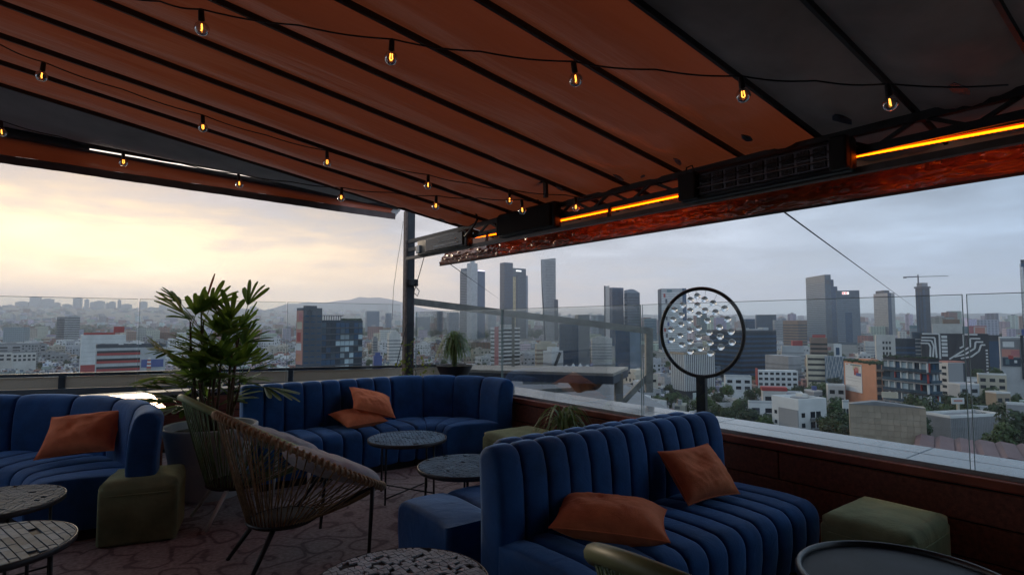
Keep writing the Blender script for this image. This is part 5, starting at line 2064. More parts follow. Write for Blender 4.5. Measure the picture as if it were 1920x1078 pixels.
MB().add(vs2, [tuple(range(m_)), tuple(range(2 * m_ - 1, m_ - 1, -1))] + [(i, m_ + i, m_ + (i + 1) % m_, (i + 1) % m_) for i in range(m_)]).build('curved_crown', CM['blueg'], r_)
r_, wr, wl, H = hero('office_block', 'dark blue glass block with pale flank under the close pair of towers', 1152, 1154, 1180, 620, 560, CM['g_blue'], theta=10, ybot=692)
joined(r_, 'mullions', CM['dark'], [('R', wr * k / 7 - 0.1, wr * k / 7 + 0.1, 0, H) for k in range(1, 7)] + [('R', 0, wr, H - 4 * k - 0.2, H - 4 * k) for k in range(0, 12)], 0.12)
MB().bx(wr + .1, wr + fh_px(560, 22), 1, 20, 0, H - 1).build('pale_flank', CM['blueg'], r_)
# patterned pale tower left of the ring
r_, wr, wl, H = tower('tower', 'pale tower with blue edges and printed facade behind the crystal sign', 1233, 1240, 1285, 541, 900, 'palegrey', 'white', 3.6, 0.5, 14, 660)
fbox(r_, 'blue_edge', 'L', 0.2, wl - .2, 5, H - .5, CM['g_blue'], 0.3)
fbox(r_, 'blue_edge', 'R', wr * 0.84, wr - .1, H * 0.5, H + 0.3, CM['g_blue'], 0.4)
fbox(r_, 'roof_mark', 'R', wr * 0.22, wr * 0.42, H - 6, H - 1.5, CM['teal'], 0.4)
for k in range(9):
    z = H - 8 - k * 9
    fbox(r_, 'print_stroke', 'R', wr * (0.08 + 0.07 * (k % 3)), wr * (0.16 + 0.07 * (k % 3)), z - 6, z, CM[('red', 'dark', 'blue')[k % 3]], 0.35)
# dark blocks right behind the ring and the fin-striped block
r_, wr, wl, H = hero('office_block', 'wide dark blue glass block behind the crystal sign', 1330, 1388, 1452, 622, 470, CM['g_dark'], theta=42, ybot=706)
bands(r_, wr, wl, 3, H - 1, 3.9, CM['g_blue'], 0.45, proud=0.12)
parapet(r_, wr, wl, H, CM['dark'], 1.2)
for (u, wd, hh) in ((0.1, 8, 3), (0.4, 10, 2.2), (0.7, 6, 3.4)):
    roofbox(r_, wr * u, wr * u + wd, 3, 9, H, hh, CM['palegrey'])
r_, wr, wl, H = hero('office_block', 'white block of vertical fins seen through the crystal sign', 1257, 1284, 1338, 662, 350, CM['black'], theta=35, ybot=722)
for f, w_, n_ in (('L', wl, 8), ('R', wr, 16)):
    for k in range(n_):
        fbox(r_, 'fin', f, w_ * (k + 0.1) / n_, w_ * (k + 0.52) / n_, 6, H - 1.0, CM['white'], 0.5)
fbox(r_, 'roof_band', 'R', 0, wr, H - 0.95, H + 0.4, CM['concrete'], 0.6)
fbox(r_, 'roof_band', 'L', 0, wl, H - 0.95, H + 0.4, CM['concrete'], 0.6)
# right-hand towers
r_, wr, wl, H = hero('tower', 'dark grey slab tower, tallest beside the white-lettered tower', 1513, 1546, 1556, 515, 1300, CM['g_steel'], 'tower', 25, ybot=640)
bands(r_, wr, wl, 8, H - 14, 4.4, CM['blueg'], 0.35, proud=0.2, faces='L')
fbox(r_, 'sign_square', 'R', wr * 0.2, wr * 0.75, H - 22, H - 13, CM['dark'], 0.4)
k1 = fh_px(1300, 1)
MB().bx(wr + 0.2, wr + 13 * k1, 4, 40, 0, H - 22 * k1).build('side_slab', CM['g_blue'], r_)
MB().bx(wr + 1, wr + 7 * k1, 5, 30, H - 22 * k1 + .1, H - 9 * k1).build('side_slab_top', CM['g_blue'], r_)
HR.append((1556, 1568, 520, 650, 1300))
r_, wr, wl, H = hero('tower', 'grey-blue tower with red and white emblem at its top', 1567, 1568, 1605, 545, 1220, CM['g_steel'], 'tower', 8, ybot=660)
bands(r_, wr, wl, 6, H - 16, 4.2, CM['blueg'], 0.4, proud=0.2, faces='R')
k1 = fh_px(1220, 1)
# emblem: white field with red bow-tie triangles
ew, eh = 11 * k1, 4.4 * k1
ez = H - 5 * k1
fbox(r_, 'emblem_field', 'R', wr * 0.25, wr * 0.25 + ew, ez - eh / 2, ez + eh / 2, emit_mat('lit_white', (1, 0.9, 0.9), 0.75), 0.5)
cx_ = wr * 0.25 + ew * 0.36
for tri in ([(-ew * .30, -eh * .5), (-ew * .30, eh * .5), (0, 0)], [(ew * .30, -eh * .5), (0, 0), (ew * .30, eh * .5)]):
    v_ = [(cx_ + x, -0.9, ez + z) for x, z in tri]
    MB().add(v_ + [(x, -0.55, z) for x, y, z in v_], [(0, 1, 2), (5, 4, 3), (0, 3, 4, 1), (1, 4, 5, 2), (2, 5, 3, 0)]).build('emblem_red', emit_mat('lit_red', (0.9, 0.03, 0.04), 0.8), r_)
joined(r_, 'glass_insert', CM['g_blue'], [('R', wr * 0.35, wr * 0.65, 6, H * 0.6)], 0.35)
r_, wr, wl, H = hero('tower', 'grey slab tower with dark recessed edge left of the crane tower', 1641, 1664, 1675, 549, 1400, CM['grey'], 'tower', 28, ybot=640)
bands(r_, wr, wl, 6, H - 4, 4.2, CM['midgrey'], 0.4, faces='L', proud=0.2)
fbox(r_, 'dark_edge', 'R', 0.1, wr * 0.5, 4, H, CM['g_blue'], 0.4)
roofbox(r_, 0.5, wr * 0.8, wl * 0.25, wl * 0.85, H, 7, CM['dark'])
# tower under construction with crane
r_, wr, wl, H = hero('tower', 'round dark tower under construction beneath a crane', 1718, 1728, 1740, 540, 1180, CM['g_dark'], 'tower', 45, ybot=640)
k1 = fh_px(1180, 1)
joined(r_, 'glass_strips', CM['g_blue'], [('R', wr * 0.1, wr * 0.4, 0, H - 4), ('L', wl * 0.1, wl * 0.35, 0, H - 8), ('L', wl * 0.6, wl * 0.85, 0, H - 6)], 0.4)
MB().bx(-1.5, wr + 1.5, -1.5, wl + 1.5, H + .05, H + 3 * k1).build('work_platform', CM['dark'], r_)
roofbox(r_, 2, wr - 2, 2, wl - 2, H + 3 * k1, 7 * k1, CM['midgrey'], 'core_top')
p = PD(1722, 535, 1165)
cr = thing('tower_crane', 'tower crane with long level jib on top of the unfinished tower', 'crane', tuple(p))
MB().bx(-0.9, 0.9, -0.9, 0.9, 0, 17 * k1).build('mast', CM['dark'], cr)
MB().beam((-27 * k1, 0, 15 * k1), (-2, 0, 16 * k1), 1.5, 2.2).build('counter_jib', CM['dark'], cr)
MB().beam((1, 0, 16 * k1), (56 * k1, 0, 17.5 * k1), 1.1, 1.3).build('jib', CM['midgrey'], cr)
MB().bx(-27 * k1, -22 * k1, -1.2, 1.2, 13.2 * k1, 15 * k1).build('counterweight', CM['dark'], cr)
MB().lathe([(1.6, 16 * k1), (0.4, 21 * k1)], 6).build('apex', CM['dark'], cr)
HR.append((1694, 1780, 515, 525, 1165))
# black block with white striped artwork
r_, wr, wl, H = hero('art_block', 'black block painted with bold white parallel stripes', 1727, 1727, 1824, 625, 480, CM['black'], ybot=736)
k1 = fh_px(480, 1)


def stripe(pts, w=2.6):
    mb = MB()
    for (xa, ya), (xb, yb) in zip(pts, pts[1:]):
        mb.beam(((xa - 1727) * k1, -0.25, H - (ya - 625) * k1), ((xb - 1727) * k1, -0.25, H - (yb - 625) * k1), 0.3, w * k1, up=(0, 1, 0)) if False else \
            mb.beam(((xa - 1727) * k1, -0.25, H - (ya - 625) * k1), ((xb - 1727) * k1, -0.25, H - (yb - 625) * k1), w * k1, 0.3, up=(0, 1, 0))
    mb.build('white_stripe', CM['white'], r_)


def zz(x, y):     # coordinates in the 1294-wide detail of the photograph
    return (1680 + x * 240 / 1294.0, 600 + y * 240 / 1294.0)


for pts in ([(262, 138), (400, 138), (400, 385)], [(255, 175), (362, 175), (372, 385)], [(250, 203), (335, 205), (352, 260), (340, 385)], [(245, 232), (312, 232), (325, 270), (318, 385)],
            [(695, 142), (588, 142), (588, 255), (555, 275)], [(715, 180), (638, 180), (636, 260), (560, 315), (470, 385)], [(735, 212), (678, 212), (670, 275), (590, 335), (510, 360)], [(750, 240), (718, 240), (700, 300), (640, 355), (560, 375)]):
    stripe([zz(*q) for q in pts])
for k in range(6):
    x, y = zz(415, 165 + 36 * k)
    fbox(r_, 'white_bar', 'R', (x - 1727) * k1, (x + 8.5 - 1727) * k1, H - (y + 2.6 - 625) * k1, H - (y - 2 - 625) * k1, CM['white'], 0.3)
for k in range(10):
    x, y = zz(758, 290 + 30 * k)
    fbox(r_, 'white_dot', 'R', (x - 1.5 - 1727) * k1, (x + 1.5 - 1727) * k1, H - (y + 1.6 - 625) * k1, H - (y - 1.2 - 625) * k1, CM['white'], 0.3)
roofbox(r_, 18 * k1, 62 * k1, 6, 14, H, 18 * k1, CM['offwhite'], 'pale_roof_house')
roofbox(r_, 35 * k1, 60 * k1, 15, 20, H, 26 * k1, CM['brown'], 'brown_roof_house')
r_, wr, wl, H = hero('office_block', 'teal block between black striped block and pink billboard', 1786, 1788, 1818, 612, 620, CM['teal'], theta=10, ybot=640)
r_, wr, wl, H = hero('billboard_block', 'block carrying a pink and white billboard right of the striped block', 1815, 1816, 1842, 611, 600, CM['pink'], theta=8, ybot=700)
fbox(r_, 'billboard', 'R', wr * 0.28, wr * 0.98, H - 13.5, H - 1, CM['offwhite'], 0.4)
fbox(r_, 'billboard_print', 'R', wr * 0.35, wr * 0.9, H - 8.5, H - 1.6, CM['salmon'], 0.5)
fbox(r_, 'lower_billboard', 'R', wr * 0.1, wr * 0.8, H - 24, H - 17, CM['salmon'], 0.4)
r_, wr, wl, H = tower('office_block', 'dark glazed block between pink billboard and mural building', 1842, 1843, 1870, 628, 540, 'black', 'g_blue', 3.6, 0.5, 8, 700)
fbox(r_, 'curved_glass', 'R', wr * 0.05, wr * 0.95, 3, H - 6, CM['g_blue'], 0.4)
# mural building at the frame edge
r_, wr, wl, H = hero('mural_block', 'grey block with colourful mural and dark upright fins at the frame edge', 1874, 1874, 1965, 632, 340, CM['palegrey'], ybot=740)
k1 = fh_px(340, 1)
fbox(r_, 'mural_field', 'R', 1 * k1, 28 * k1, H - 54 * k1, H - 3 * k1, CM['midgrey'], 0.3)
for (c_, a, b, z0, z1) in (('white', 4, 20, 8, 18), ('salmon', 2, 27, 22, 36), ('pink', 15, 27, 24, 34), ('g_dark', 3, 28, 38, 53), ('teal', 3, 12, 40, 50), ('red', 11, 18, 33, 40), ('white', 19, 23, 42, 47)):
    fbox(r_, 'mural_print', 'R', a * k1, b * k1, H - z1 * k1, H - z0 * k1, CM[c_], 0.34 + 0.02 * a / 10)
for (a, b) in ((29, 33), (38.5, 42)):
    fbox(r_, 'dark_fin', 'R', a * k1, b * k1, H - 76 * k1, H + 4 * k1, CM['black'], 1.2)
fbox(r_, 'red_panel', 'R', 43 * k1, 56 * k1, H - 50 * k1, H - 12 * k1, CM['red'], 0.6)
fbox(r_, 'blue_panel', 'R', 31 * k1, 46 * k1, H + 4.2 * k1, H + 15 * k1, CM['blue'], 0.6)
r_, wr, wl, H = tower('tower', 'tall dark blue tower cut off by the frame edge', 1912, 1914, 1990, 494, 620, 'g_blue', 'g_dark', 4, 0.4, 10, 640)
fbox(r_, 'pale_edge', 'R', 0, wr * 0.04, 4, H - 4, CM['white'], 0.6)
MB().bx(0, wr, 0.5, 1.5, H + .1, H + 4).build('roof_frame', CM['dark'], r_)

# ---------------------------------------------------------------- nearer buildings on the right
r_, wr, wl, H = hero('apartment_block', 'orange block with a tall white poster on its blind wall', 1587, 1642, 1669, 684, 215, CM['orange'], theta=30, ybot=756)
k1 = fh_px(215, 1) / math.sin(R(30))
L_ = lambda px: (1642 - px) * k1           # along the left face, away from the near edge
kz = fh_px(215, 1)
fbox(r_, 'poster', 'L', L_(1619), L_(1590), H - 58 * kz, H - 3 * kz, CM['white'], 0.15)
for (c_, a, b, z0, z1) in (('cream', 1604, 1616, 4, 16), ('teal', 1600, 1618, 4, 6.5), ('red', 1606, 1614, 12, 25), ('pink', 1608, 1613, 9, 17), ('blue', 1610, 1618, 20, 26), ('palegrey', 1592, 1617, 30, 31), ('palegrey', 1592, 1617, 36, 37), ('palegrey', 1592, 1612, 46, 47), ('salmon', 1592, 1596, 4, 6)):
    fbox(r_, 'poster_print', 'L', L_(b), L_(a), H - z1 * kz, H - z0 * kz, CM[c_], 0.19 + (0.03 if c_ in ('pink', 'blue') else 0.0) + (0.015 if c_ == 'red' else 0))
for k in range(5):
    z = H - (12 + 14 * k) * kz
    fbox(r_, 'floor_edge', 'R', 0, wr, z, z + 0.7, CM['brown'], 0.9)
    for c_ in range(3):
        fbox(r_, 'window', 'R', wr * (c_ + 0.12) / 3, wr * (c_ + 0.88) / 3, z + 0.8, z + 2.6, CM['g_win'], 0.12)
mb = MB()
for k in range(120):
    mb.sphere((wr * rc.random(), wl * rc.random(), H + 0.4), 0.4 + 0.5 * rc.random(), 6, 4)
mb.build('roof_garden', M('roof_garden_green', (0.03, 0.05, 0.018), rough=0.9, var=0.4), r_, kind='stuff')
roofbox(r_, wr * 0.2, wr * 0.8, wl * 0.3, wl * 0.6, H, 1.6, CM['orange'], 'orange_roof_house')

r_, wr, wl, H = hero('apartment_block', 'glazed balcony apartment block with white fins beside the orange block', 1668, 1740, 1757, 678, 185, CM['g_dark'], theta=50, ybot=766)
k1 = fh_px(185, 1)
fl_ = 20 * k1
for k in range(5):
    z = H - fl_ * (k + 1)
    for f, w_ in (('L', wl), ('R', wr)):
        fbox(r_, 'balcony_slab', f, -0.2, w_ + 0.1, z + fl_ - 0.5, z + fl_ - 0.12, CM['dark'] if k % 2 else CM['midgrey'], 0.9)
        fbox(r_, 'railing', f, 0.1, w_, z + 0.05, z + 0.9, CM['g_steel'], 0.75, -0.7)
        nn = 7 if f == 'L' else 3
        for c_ in range(nn):
            fbox(r_, 'window', f, w_ * (c_ + 0.08) / nn, w_ * (c_ + 0.92) / nn, z + 0.3, z + fl_ - 0.8, rc.choice((CM['g_dark'], CM['g_blue'], CM['g_pale'], CM['g_pale'], CM['g_steel'])), 0.1)
            if rc.random() < 0.55:
                fbox(r_, 'white_fin', f, w_ * c_ / nn - 0.12, w_ * c_ / nn + 0.22, z, z + fl_ - 0.5, CM['white'], 0.6)
            elif rc.random() < 0.3:
                fbox(r_, 'red_fin', f, w_ * c_ / nn - 0.1, w_ * c_ / nn + 0.1, z, z + fl_ - 0.5, CM['red'], 0.6)
parapet(r_, wr, wl, H, CM['black'], 0.9)
mb = MB()
for k in range(70):
    mb.sphere((wr * rc.random(), wl * rc.random(), H + 0.8), 0.3 + 0.4 * rc.random(), 6, 4)
mb.build('roof_garden', M('roof_garden_dark', (0.02, 0.035, 0.015), rough=0.9, var=0.4), r_, kind='stuff')

r_, wr, wl, H = hero('apartment_block', 'cream block with rows of small windows right of the glazed block', 1755, 1777, 1803, 680, 265, CM['offwhite'], theta=42, ybot=742)
for k in range(6):
    for c_ in range(2):
        z = H - 3 - k * 2.9
        fbox(r_, 'window', 'L', wl * (0.12 + 0.48 * c_), wl * (0.42 + 0.48 * c_), z, z + 1.3, CM['g_win'], 0.05)
fbox(r_, 'grey_flank', 'R', 0.05, wr - 0.05, 0, H - 0.2, CM['grey'], 0.1)
fbox(r_, 'dark_edge', 'R', wr * 0.85, wr, 0, H - 0.3, CM['dark'], 0.14)
parapet(r_, wr, wl, H, CM['salmon'], 0.5)

r_, wr, wl, H = hero('warehouse', 'bare beige concrete-panel building just below the ledge', 1590, 1592, 1708, 757, 118, CM['concrete'], theta=4, ybot=832)
k1 = fh_px(118, 1)
n_ = 0
for row in range(9):
    for col in range(12):
        w_ = wr / 12
        h_ = 1.15
        fbox(r_, 'wall_panel', 'R', col * w_ + 0.03 + (0.12 if row % 2 else 0), (col + 1) * w_ - 0.03 + (0.12 if row % 2 and col < 11 else 0), H - 0.2 - (row + 1) * h_ + 0.03, H - 0.2 - row * h_ - 0.03, rc.choice((CM['concrete'], CM['cpanel'] if 'cpanel' in CM else CM['concrete'], CM['offwhite2'] if 'offwhite2' in CM else CM['concrete'])), 0.06 + 0.04 * rc.random(), 0.05)
pf = [(0.0, H), (wr * 0.35, H + 0.8), (wr * 0.62, H + 0.55), (wr, H)]
vs = [(x, -0.1, z) for x, z in pf] + [(x, 5.0, z - 0.3) for x, z in pf]
MB().add(vs, [(0, 3, 2, 1), (4, 5, 6, 7), (0, 1, 5, 4), (1, 2, 6, 5), (2, 3, 7, 6), (3, 0, 4, 7)]).build('sagging_roof', CM['midgrey'], r_)
for k in range(6):
    inst('roof_tank', unit(CM['cream']), r_, (wr * (0.5 + 0.035 * k), 6, H + 1.6), (0, 0, 0), (0.6, 0.6, 1.2))

r_, wr, wl, H = hero('apartment_block', 'white three-storey block with grey side behind the double sofa end', 1450, 1497, 1544, 757, 142, CM['white'], theta=45, ybot=808)
k1 = fh_px(142, 1)
fbox(r_, 'grey_wall', 'L', 0.1, wl * 0.72, H - 12, H - 1.6, CM['grey'], 0.2)
for k in range(3):
    z = H - 3.4 - 2.5 * k
    fbox(r_, 'small_window', 'R', wr * 0.10, wr * 0.22, z, z + 1.1, CM['g_win'], 0.06)
    fbox(r_, 'window', 'R', wr * 0.42, wr * 0.58, z - 0.2, z + 1.3, CM['g_win'], 0.06)
    fbox(r_, 'window', 'R', wr * 0.62, wr * 0.78, z - 0.2, z + 1.3, CM['g_win'], 0.06)
    fbox(r_, 'balcony', 'R', wr * 0.40, wr * 0.80, z - 0.75, z - 0.25, CM['midgrey'], 0.9)
    fbox(r_, 'small_window', 'L', wl * 0.80, wl * 0.90, z, z + 0.9, CM['g_win'], 0.06)
parapet(r_, wr, wl, H, CM['white'], 1.1, 0.4)
roofbox(r_, wr * 0.3, wr * 0.6, wl * 0.25, wl * 0.6, H, 1.0, CM['midgrey'])
roofbox(r_, wr * 0.7, wr * 0.9, wl * 0.55, wl * 0.8, H, 1.6, CM['offwhite'])
r_, wr, wl, H = hero('school_block', 'long white block with red stair tower below the dark glass block', 1417, 1421, 1488, 694, 340, CM['white'], theta=14, ybot=724)
for k in range(3):
    for c_ in range(7):
        z = H - 2.6 - 3.1 * k
        fbox(r_, 'window', 'R', wr * (c_ + 0.15) / 7, wr * (c_ + 0.8) / 7, z, z + 1.5, CM['g_win'], 0.06)
fbox(r_, 'red_stair', 'L', 0.05, wl, 0, H + 1.0, CM['red'], 0.3)
r_, wr, wl, H = hero('office_block', 'cream office with dark window bands beside the lattice block', 1511, 1513, 1546, 665, 350, CM['cream'], theta=10, ybot=712)
for k in range(5):
    z = H - 3.2 - 3.3 * k
    fbox(r_, 'window_band', 'R', 0.4, wr - 0.4, z, z + 1.3, CM['g_win'], 0.06)
r_, wr, wl, H = hero('office_block', 'grey block wrapped in a slanted lattice facade', 1545, 1547, 1581, 668, 345, CM['blueg'], theta=8, ybot=712)
mb = MB()
for k in range(9):
    xa = wr * (k / 7.0) - wr * 0.15
    mb.beam((max(0, xa), -0.35, H - 14), (min(wr, xa + wr * 0.28), -0.35, H), 0.35, 0.2, up=(0, 1, 0))
for k in range(6):
    xa = wr * (k / 5.0)
    mb.beam((min(wr, xa + wr * 0.1), -0.6, H - 14), (max(0, xa - wr * 0.14), -0.6, H), 0.35, 0.2, up=(0, 1, 0))
mb.build('lattice', CM['palegrey'], r_)
r_, wr, wl, H = hero('office_block', 'white block with dark blue opening behind the lattice block', 1563, 1564, 1576, 645, 420, CM['white'], theta=8, ybot=668)
fbox(r_, 'dark_opening', 'R', wr * 0.2, wr * 0.7, H - 8, H - 2.5, CM['g_blue'], 0.1)
r_, wr, wl, H = tower('office_block', 'brown office with red rooftop sign above the cream office', 1518, 1520, 1547, 633, 430, 'brown', 'g_win', 3.4, 0.4, 10, 664)
fbox(r_, 'red_roof_sign', 'R', wr * 0.1, wr * 0.9, H + 0.2, H + 2.2, CM['red'], 0.2)
r_, wr, wl, H = tower('office_block', 'grey concrete block left of the cream office', 1437, 1478, 1500, 668, 410, 'grey', 'midgrey', 3.2, 0.35, 40, 694)
r_, wr, wl, H = tower('office_block', 'pale block with dark red roof box among the towers', 1464, 1466, 1503, 648, 520, 'palegrey', 'grey', 3.2, 0.4, 10, 668)
roofbox(r_, wr * 0.5, wr * 0.95, 1, 8, H, 4.5, CM['red'], 'red_roof_house')
r_, wr, wl, H = tower('office_block', 'white concrete block with square windows below the crane', 1640, 1642, 1672, 628, 330, 'offwhite', 'offwhite', 3.4, 0.3, 8, 672)
grid(r_, 'R', wr * 0.5, H - 15, H - 3, 3, 4, CM['g_win'], 0.6, 0.6, u0=wr * 0.3)
r_, wr, wl, H = tower('office_block', 'dark blue glass box left of the black striped block', 1672, 1674, 1708, 634, 420, 'g_dark', 'g_blue', 3.6, 0.4, 8, 672)
r_, wr, wl, H = tower('office_block', 'grey glass office with pale louvres touching the striped block', 1708, 1710, 1727, 622, 500, 'g_steel', 'palegrey', 3.2, 0.3, 8, 672)
r_, wr, wl, H = hero('warehouse', 'long shed with zigzag pink roof just beyond the ledge', 1712, 1712, 1990, 843, 100, CM['dark'], ybot=870)
k1 = fh_px(100, 1)
for k in range(9):
    x0_, x1_ = wr * k / 9, wr * (k + 1) / 9
    vs = [(x0_, -0.4, H + .02), (x1_ - 0.02, -0.4, H + .02), (x1_ - 0.02, -0.4, H + 0.25), (x0_ + (x1_ - x0_) * 0.3, -0.4, H + 0.55)]
    vs2 = vs + [(x, 15, z) for x, y, z in vs]
    MB().add(vs2, [(0, 1, 2, 3), (7, 6, 5, 4), (0, 4, 5, 1), (1, 5, 6, 2), (2, 6, 7, 3), (3, 7, 4, 0)]).build('roof_tooth', CM['tile_pink'], r_)
fbox(r_, 'blue_gutter', 'R', 0, wr, H - 0.5, H - 0.05, CM['teal'], 0.6)
joined(r_, 'roof_vents', CM['white'], [('R', wr * t, wr * t + 0.7, H - 3.2, H - 2.1) for t in (0.13, 0.17, 0.5, 0.53)], 1.2, 0.3)
r_, wr, wl, H = hero('low_block', 'low grey corrugated block behind the zigzag shed', 1742, 1782, 1858, 784, 150, CM['midgrey'], theta=52, ybot=818)
parapet(r_, wr, wl, H, CM['white'], 0.7)
joined(r_, 'cladding_ribs', CM['grey'], [('L', wl * k / 22, wl * k / 22 + 0.12, 0, H - 0.2) for k in range(22)] + [('R', wr * k / 30, wr * k / 30 + 0.12, 0, H - .2) for k in range(30)], 0.1)
bb = thing('roadside_billboard', 'small white billboard with pink lettering above the trees', 'billboard', tuple(PD(1796, 760, 175)))
k1 = fh_px(175, 1)
MB().bx(-11.5 * k1, 11.5 * k1, -0.15, 0.15, 3 * k1, 14 * k1).build('board', CM['white'], bb)
MB().bx(-8 * k1, 8 * k1, -0.22, -0.16, 7 * k1, 10.5 * k1).build('pink_lettering', CM['salmon'], bb)
MB().bx(-0.3, 0.3, -0.3, 0.3, -18, 3 * k1).build('pole', CM['cream'], bb)
HR.append((1783, 1810, 744, 775, 175))
for (lab, a, s, b, t, D, m, th) in (('white frame house with dark openings above the corrugated block', 1823, 1825, 1862, 764, 190, 'white', 8), ('grey flat house at the frame edge above the tree', 1886, 1888, 1950, 758, 170, 'grey', 8),
                                    ('tan pair of slab walls below the mural building', 1852, 1868, 1888, 738, 210, 'concrete', 40), ('pale green-roofed block left of the mural building', 1832, 1834, 1874, 702, 270, 'cream', 8),
                                    ('grey house with pink roof patch right of the cream block', 1782, 1800, 1828, 722, 240, 'palegrey', 40), ('white rooftop house beyond the pink-roofed house', 1805, 1807, 1832, 709, 300, 'white', 8),
                                    ('slate blue house with red awning behind the white block', 1467, 1470, 1501, 737, 235, 'blue', 10), ('low house with dark red roof behind the white block', 1427, 1430, 1470, 735, 225, 'offwhite', 8),
                                    ('grey house with blue tank right of the red-roofed house', 1510, 1526, 1540, 735, 240, 'grey', 40), ('white low house left of the white block', 1402, 1404, 1450, 755, 200, 'white', 8),
                                    ('small salmon red house among trees below the crystal sign', 1277, 1279, 1301, 722, 370, 'salmon', 8), ('white flat house below the wide dark block', 1357, 1360, 1405, 706, 300, 'white', 8),
                                    ('white narrow glazed block among trees left of the orange block', 1549, 1552, 1580, 723, 235, 'offwhite', 8), ('white strip house left of the beige concrete building', 1579, 1580, 1590, 754, 150, 'white', 8)):
    r_, wr, wl, H = hero('house', lab, a, s, b, t, D, CM[m], theta=th, ybot=t + 26)
    n1 = max(2, int(wr / 3.2))
    grid(r_, 'R', wr, H - 7.2, H - 0.8, n1, 2, CM['g_win'], 0.6, 0.5, 0.05, single=True)
    parapet(r_, wr, wl, H, CM['white'] if m != 'white' else CM['palegrey'], 0.6)
    if 'dark red roof' in lab:
        roofbox(r_, -0.3, wr + 0.3, -0.3, wl, H + 0.61, 1.4, CM['red'], 'red_roof')
    if 'red awning' in lab:
        fbox(r_, 'awning', 'R', wr * 0.5, wr * 0.8, H - 3, H - 2.2, CM['salmon'], 0.9)
    if 'pink roof' in lab:
        roofbox(r_, wr * 0.2, wr * 0.7, 1, wl * 0.5, H + 0.02, 0.4, CM['pink'], 'roof_patch')
    if 'blue tank' in lab:
        MB().lathe([(1.0, 0), (1.0, 1.6)], 12, (wr * .5, wl * .4, H + .6)).build('blue_tank', CM['blue'], r_)

# middle ground between the post and the ring
for (nm, lab, a, s, b, t, D, m, bd, fh, th, yb) in (
        ('apartment_block', 'cream block with flat roof right of the pink-column block', 1003, 1006, 1042, 645, 430, 'cream', 'brown', 3.2, 10, 668),
        ('apartment_block', 'white stepped block with black diagonal cut below the cream block', 1018, 1034, 1056, 658, 330, 'white', 'grey', 3.2, 35, 692),
        ('apartment_block', 'grey tower block behind the corner post', 697, 700, 708, 634, 700, 'midgrey', 'dark', 3.2, 10, 665),
        ('apartment_block', 'white balcony block right of the dark glass office', 726, 730, 751, 625, 560, 'offwhite', 'midgrey', 3.2, 12, 668),
        ('apartment_block', 'blue banner house at the foot of the dark glass office', 699, 701, 716, 667, 380, 'blue', 'blue', 3.2, 8, 690),
        ('apartment_block', 'white slab behind the bowl planter', 829, 832, 846, 636, 620, 'offwhite', 'grey', 3.2, 10, 660),
        ('office_block', 'white slab with grey bands beside the slim tower foot', 1108, 1110, 1147, 634, 640, 'offwhite', 'grey', 3.2, 8, 672),
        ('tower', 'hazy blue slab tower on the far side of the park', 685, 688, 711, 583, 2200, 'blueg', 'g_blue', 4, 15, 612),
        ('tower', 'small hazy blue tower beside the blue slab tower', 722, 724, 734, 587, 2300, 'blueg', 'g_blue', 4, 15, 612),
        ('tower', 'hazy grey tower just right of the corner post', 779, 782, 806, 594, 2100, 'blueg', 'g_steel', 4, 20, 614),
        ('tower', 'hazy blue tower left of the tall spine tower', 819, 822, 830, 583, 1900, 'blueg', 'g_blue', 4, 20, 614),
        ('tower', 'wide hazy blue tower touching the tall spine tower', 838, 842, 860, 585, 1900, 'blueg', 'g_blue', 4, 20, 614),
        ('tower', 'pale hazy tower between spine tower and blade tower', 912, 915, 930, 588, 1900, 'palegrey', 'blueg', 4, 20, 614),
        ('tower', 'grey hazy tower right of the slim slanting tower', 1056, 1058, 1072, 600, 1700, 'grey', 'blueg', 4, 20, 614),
        ('tower', 'dark green-roofed block right of the round-topped tower', 1206, 1208, 1230, 597, 1500, 'teal', 'g_blue', 4, 10, 640),
        ('tower', 'blue curtain-walled block right of the crystal sign', 1394, 1398, 1414, 598, 1000, 'g_blue', 'g_dark', 4, 20, 622),
        ('tower', 'wide blue block with overhanging roof on the skyline', 1416, 1418, 1452, 590, 1200, 'g_steel', 'g_blue', 4, 10, 624),
        ('tower', 'grey slab on the skyline above the long white block', 1449, 1452, 1468, 600, 980, 'grey', 'midgrey', 4, 15, 640),
        ('tower', 'brown and dark two-tone block left of the grey slab tower', 1470, 1496, 1511, 601, 820, 'brown', 'dark', 4, 42, 650),
        ('tower', 'hazy low tower right of the red emblem tower', 1608, 1610, 1622, 606, 1900, 'palegrey', 'grey', 4, 10, 620),
        ('tower', 'white block with fins under the red emblem tower', 1620, 1622, 1640, 640, 700, 'offwhite', 'grey', 3.4, 10, 660),
        ('tower', 'green-topped hazy block left of the crane tower', 1705, 1706, 1717, 610, 1000, 'teal', 'grey', 4, 8, 624)):
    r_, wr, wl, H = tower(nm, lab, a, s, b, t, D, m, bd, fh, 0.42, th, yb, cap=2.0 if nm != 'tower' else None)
    if 'diagonal' in lab:
        MB().beam((0.5, -0.5, H - 12), (wr * 0.7, -0.5, H - 1), 1.6, 0.5, up=(0, 1, 0)).build('black_diagonal', CM['black'], r_)
tn = thing('tent_roof', 'white peaked tent roof below the blue glass block', 'tent', tuple(PD(1082, 690, 260)))
k1 = fh_px(260, 1)
for k in range(4):
    cx_ = (-20 + 13 * k) * k1
    MB().lathe([(8.5 * k1, 0), (6 * k1, 2.2 * k1), (3 * k1, 4.5 * k1), (0.6 * k1, (9 if k in (1, 2) else 6) * k1)], 8, (cx_, 0, 0)).build('peak', CM['white'], tn, smooth=True)
MB().bx(-27 * k1, 26 * k1, -3, 6, -24, 0.0).build('hall', CM['offwhite'], tn)
HR.append((1056, 1108, 678, 694, 260))

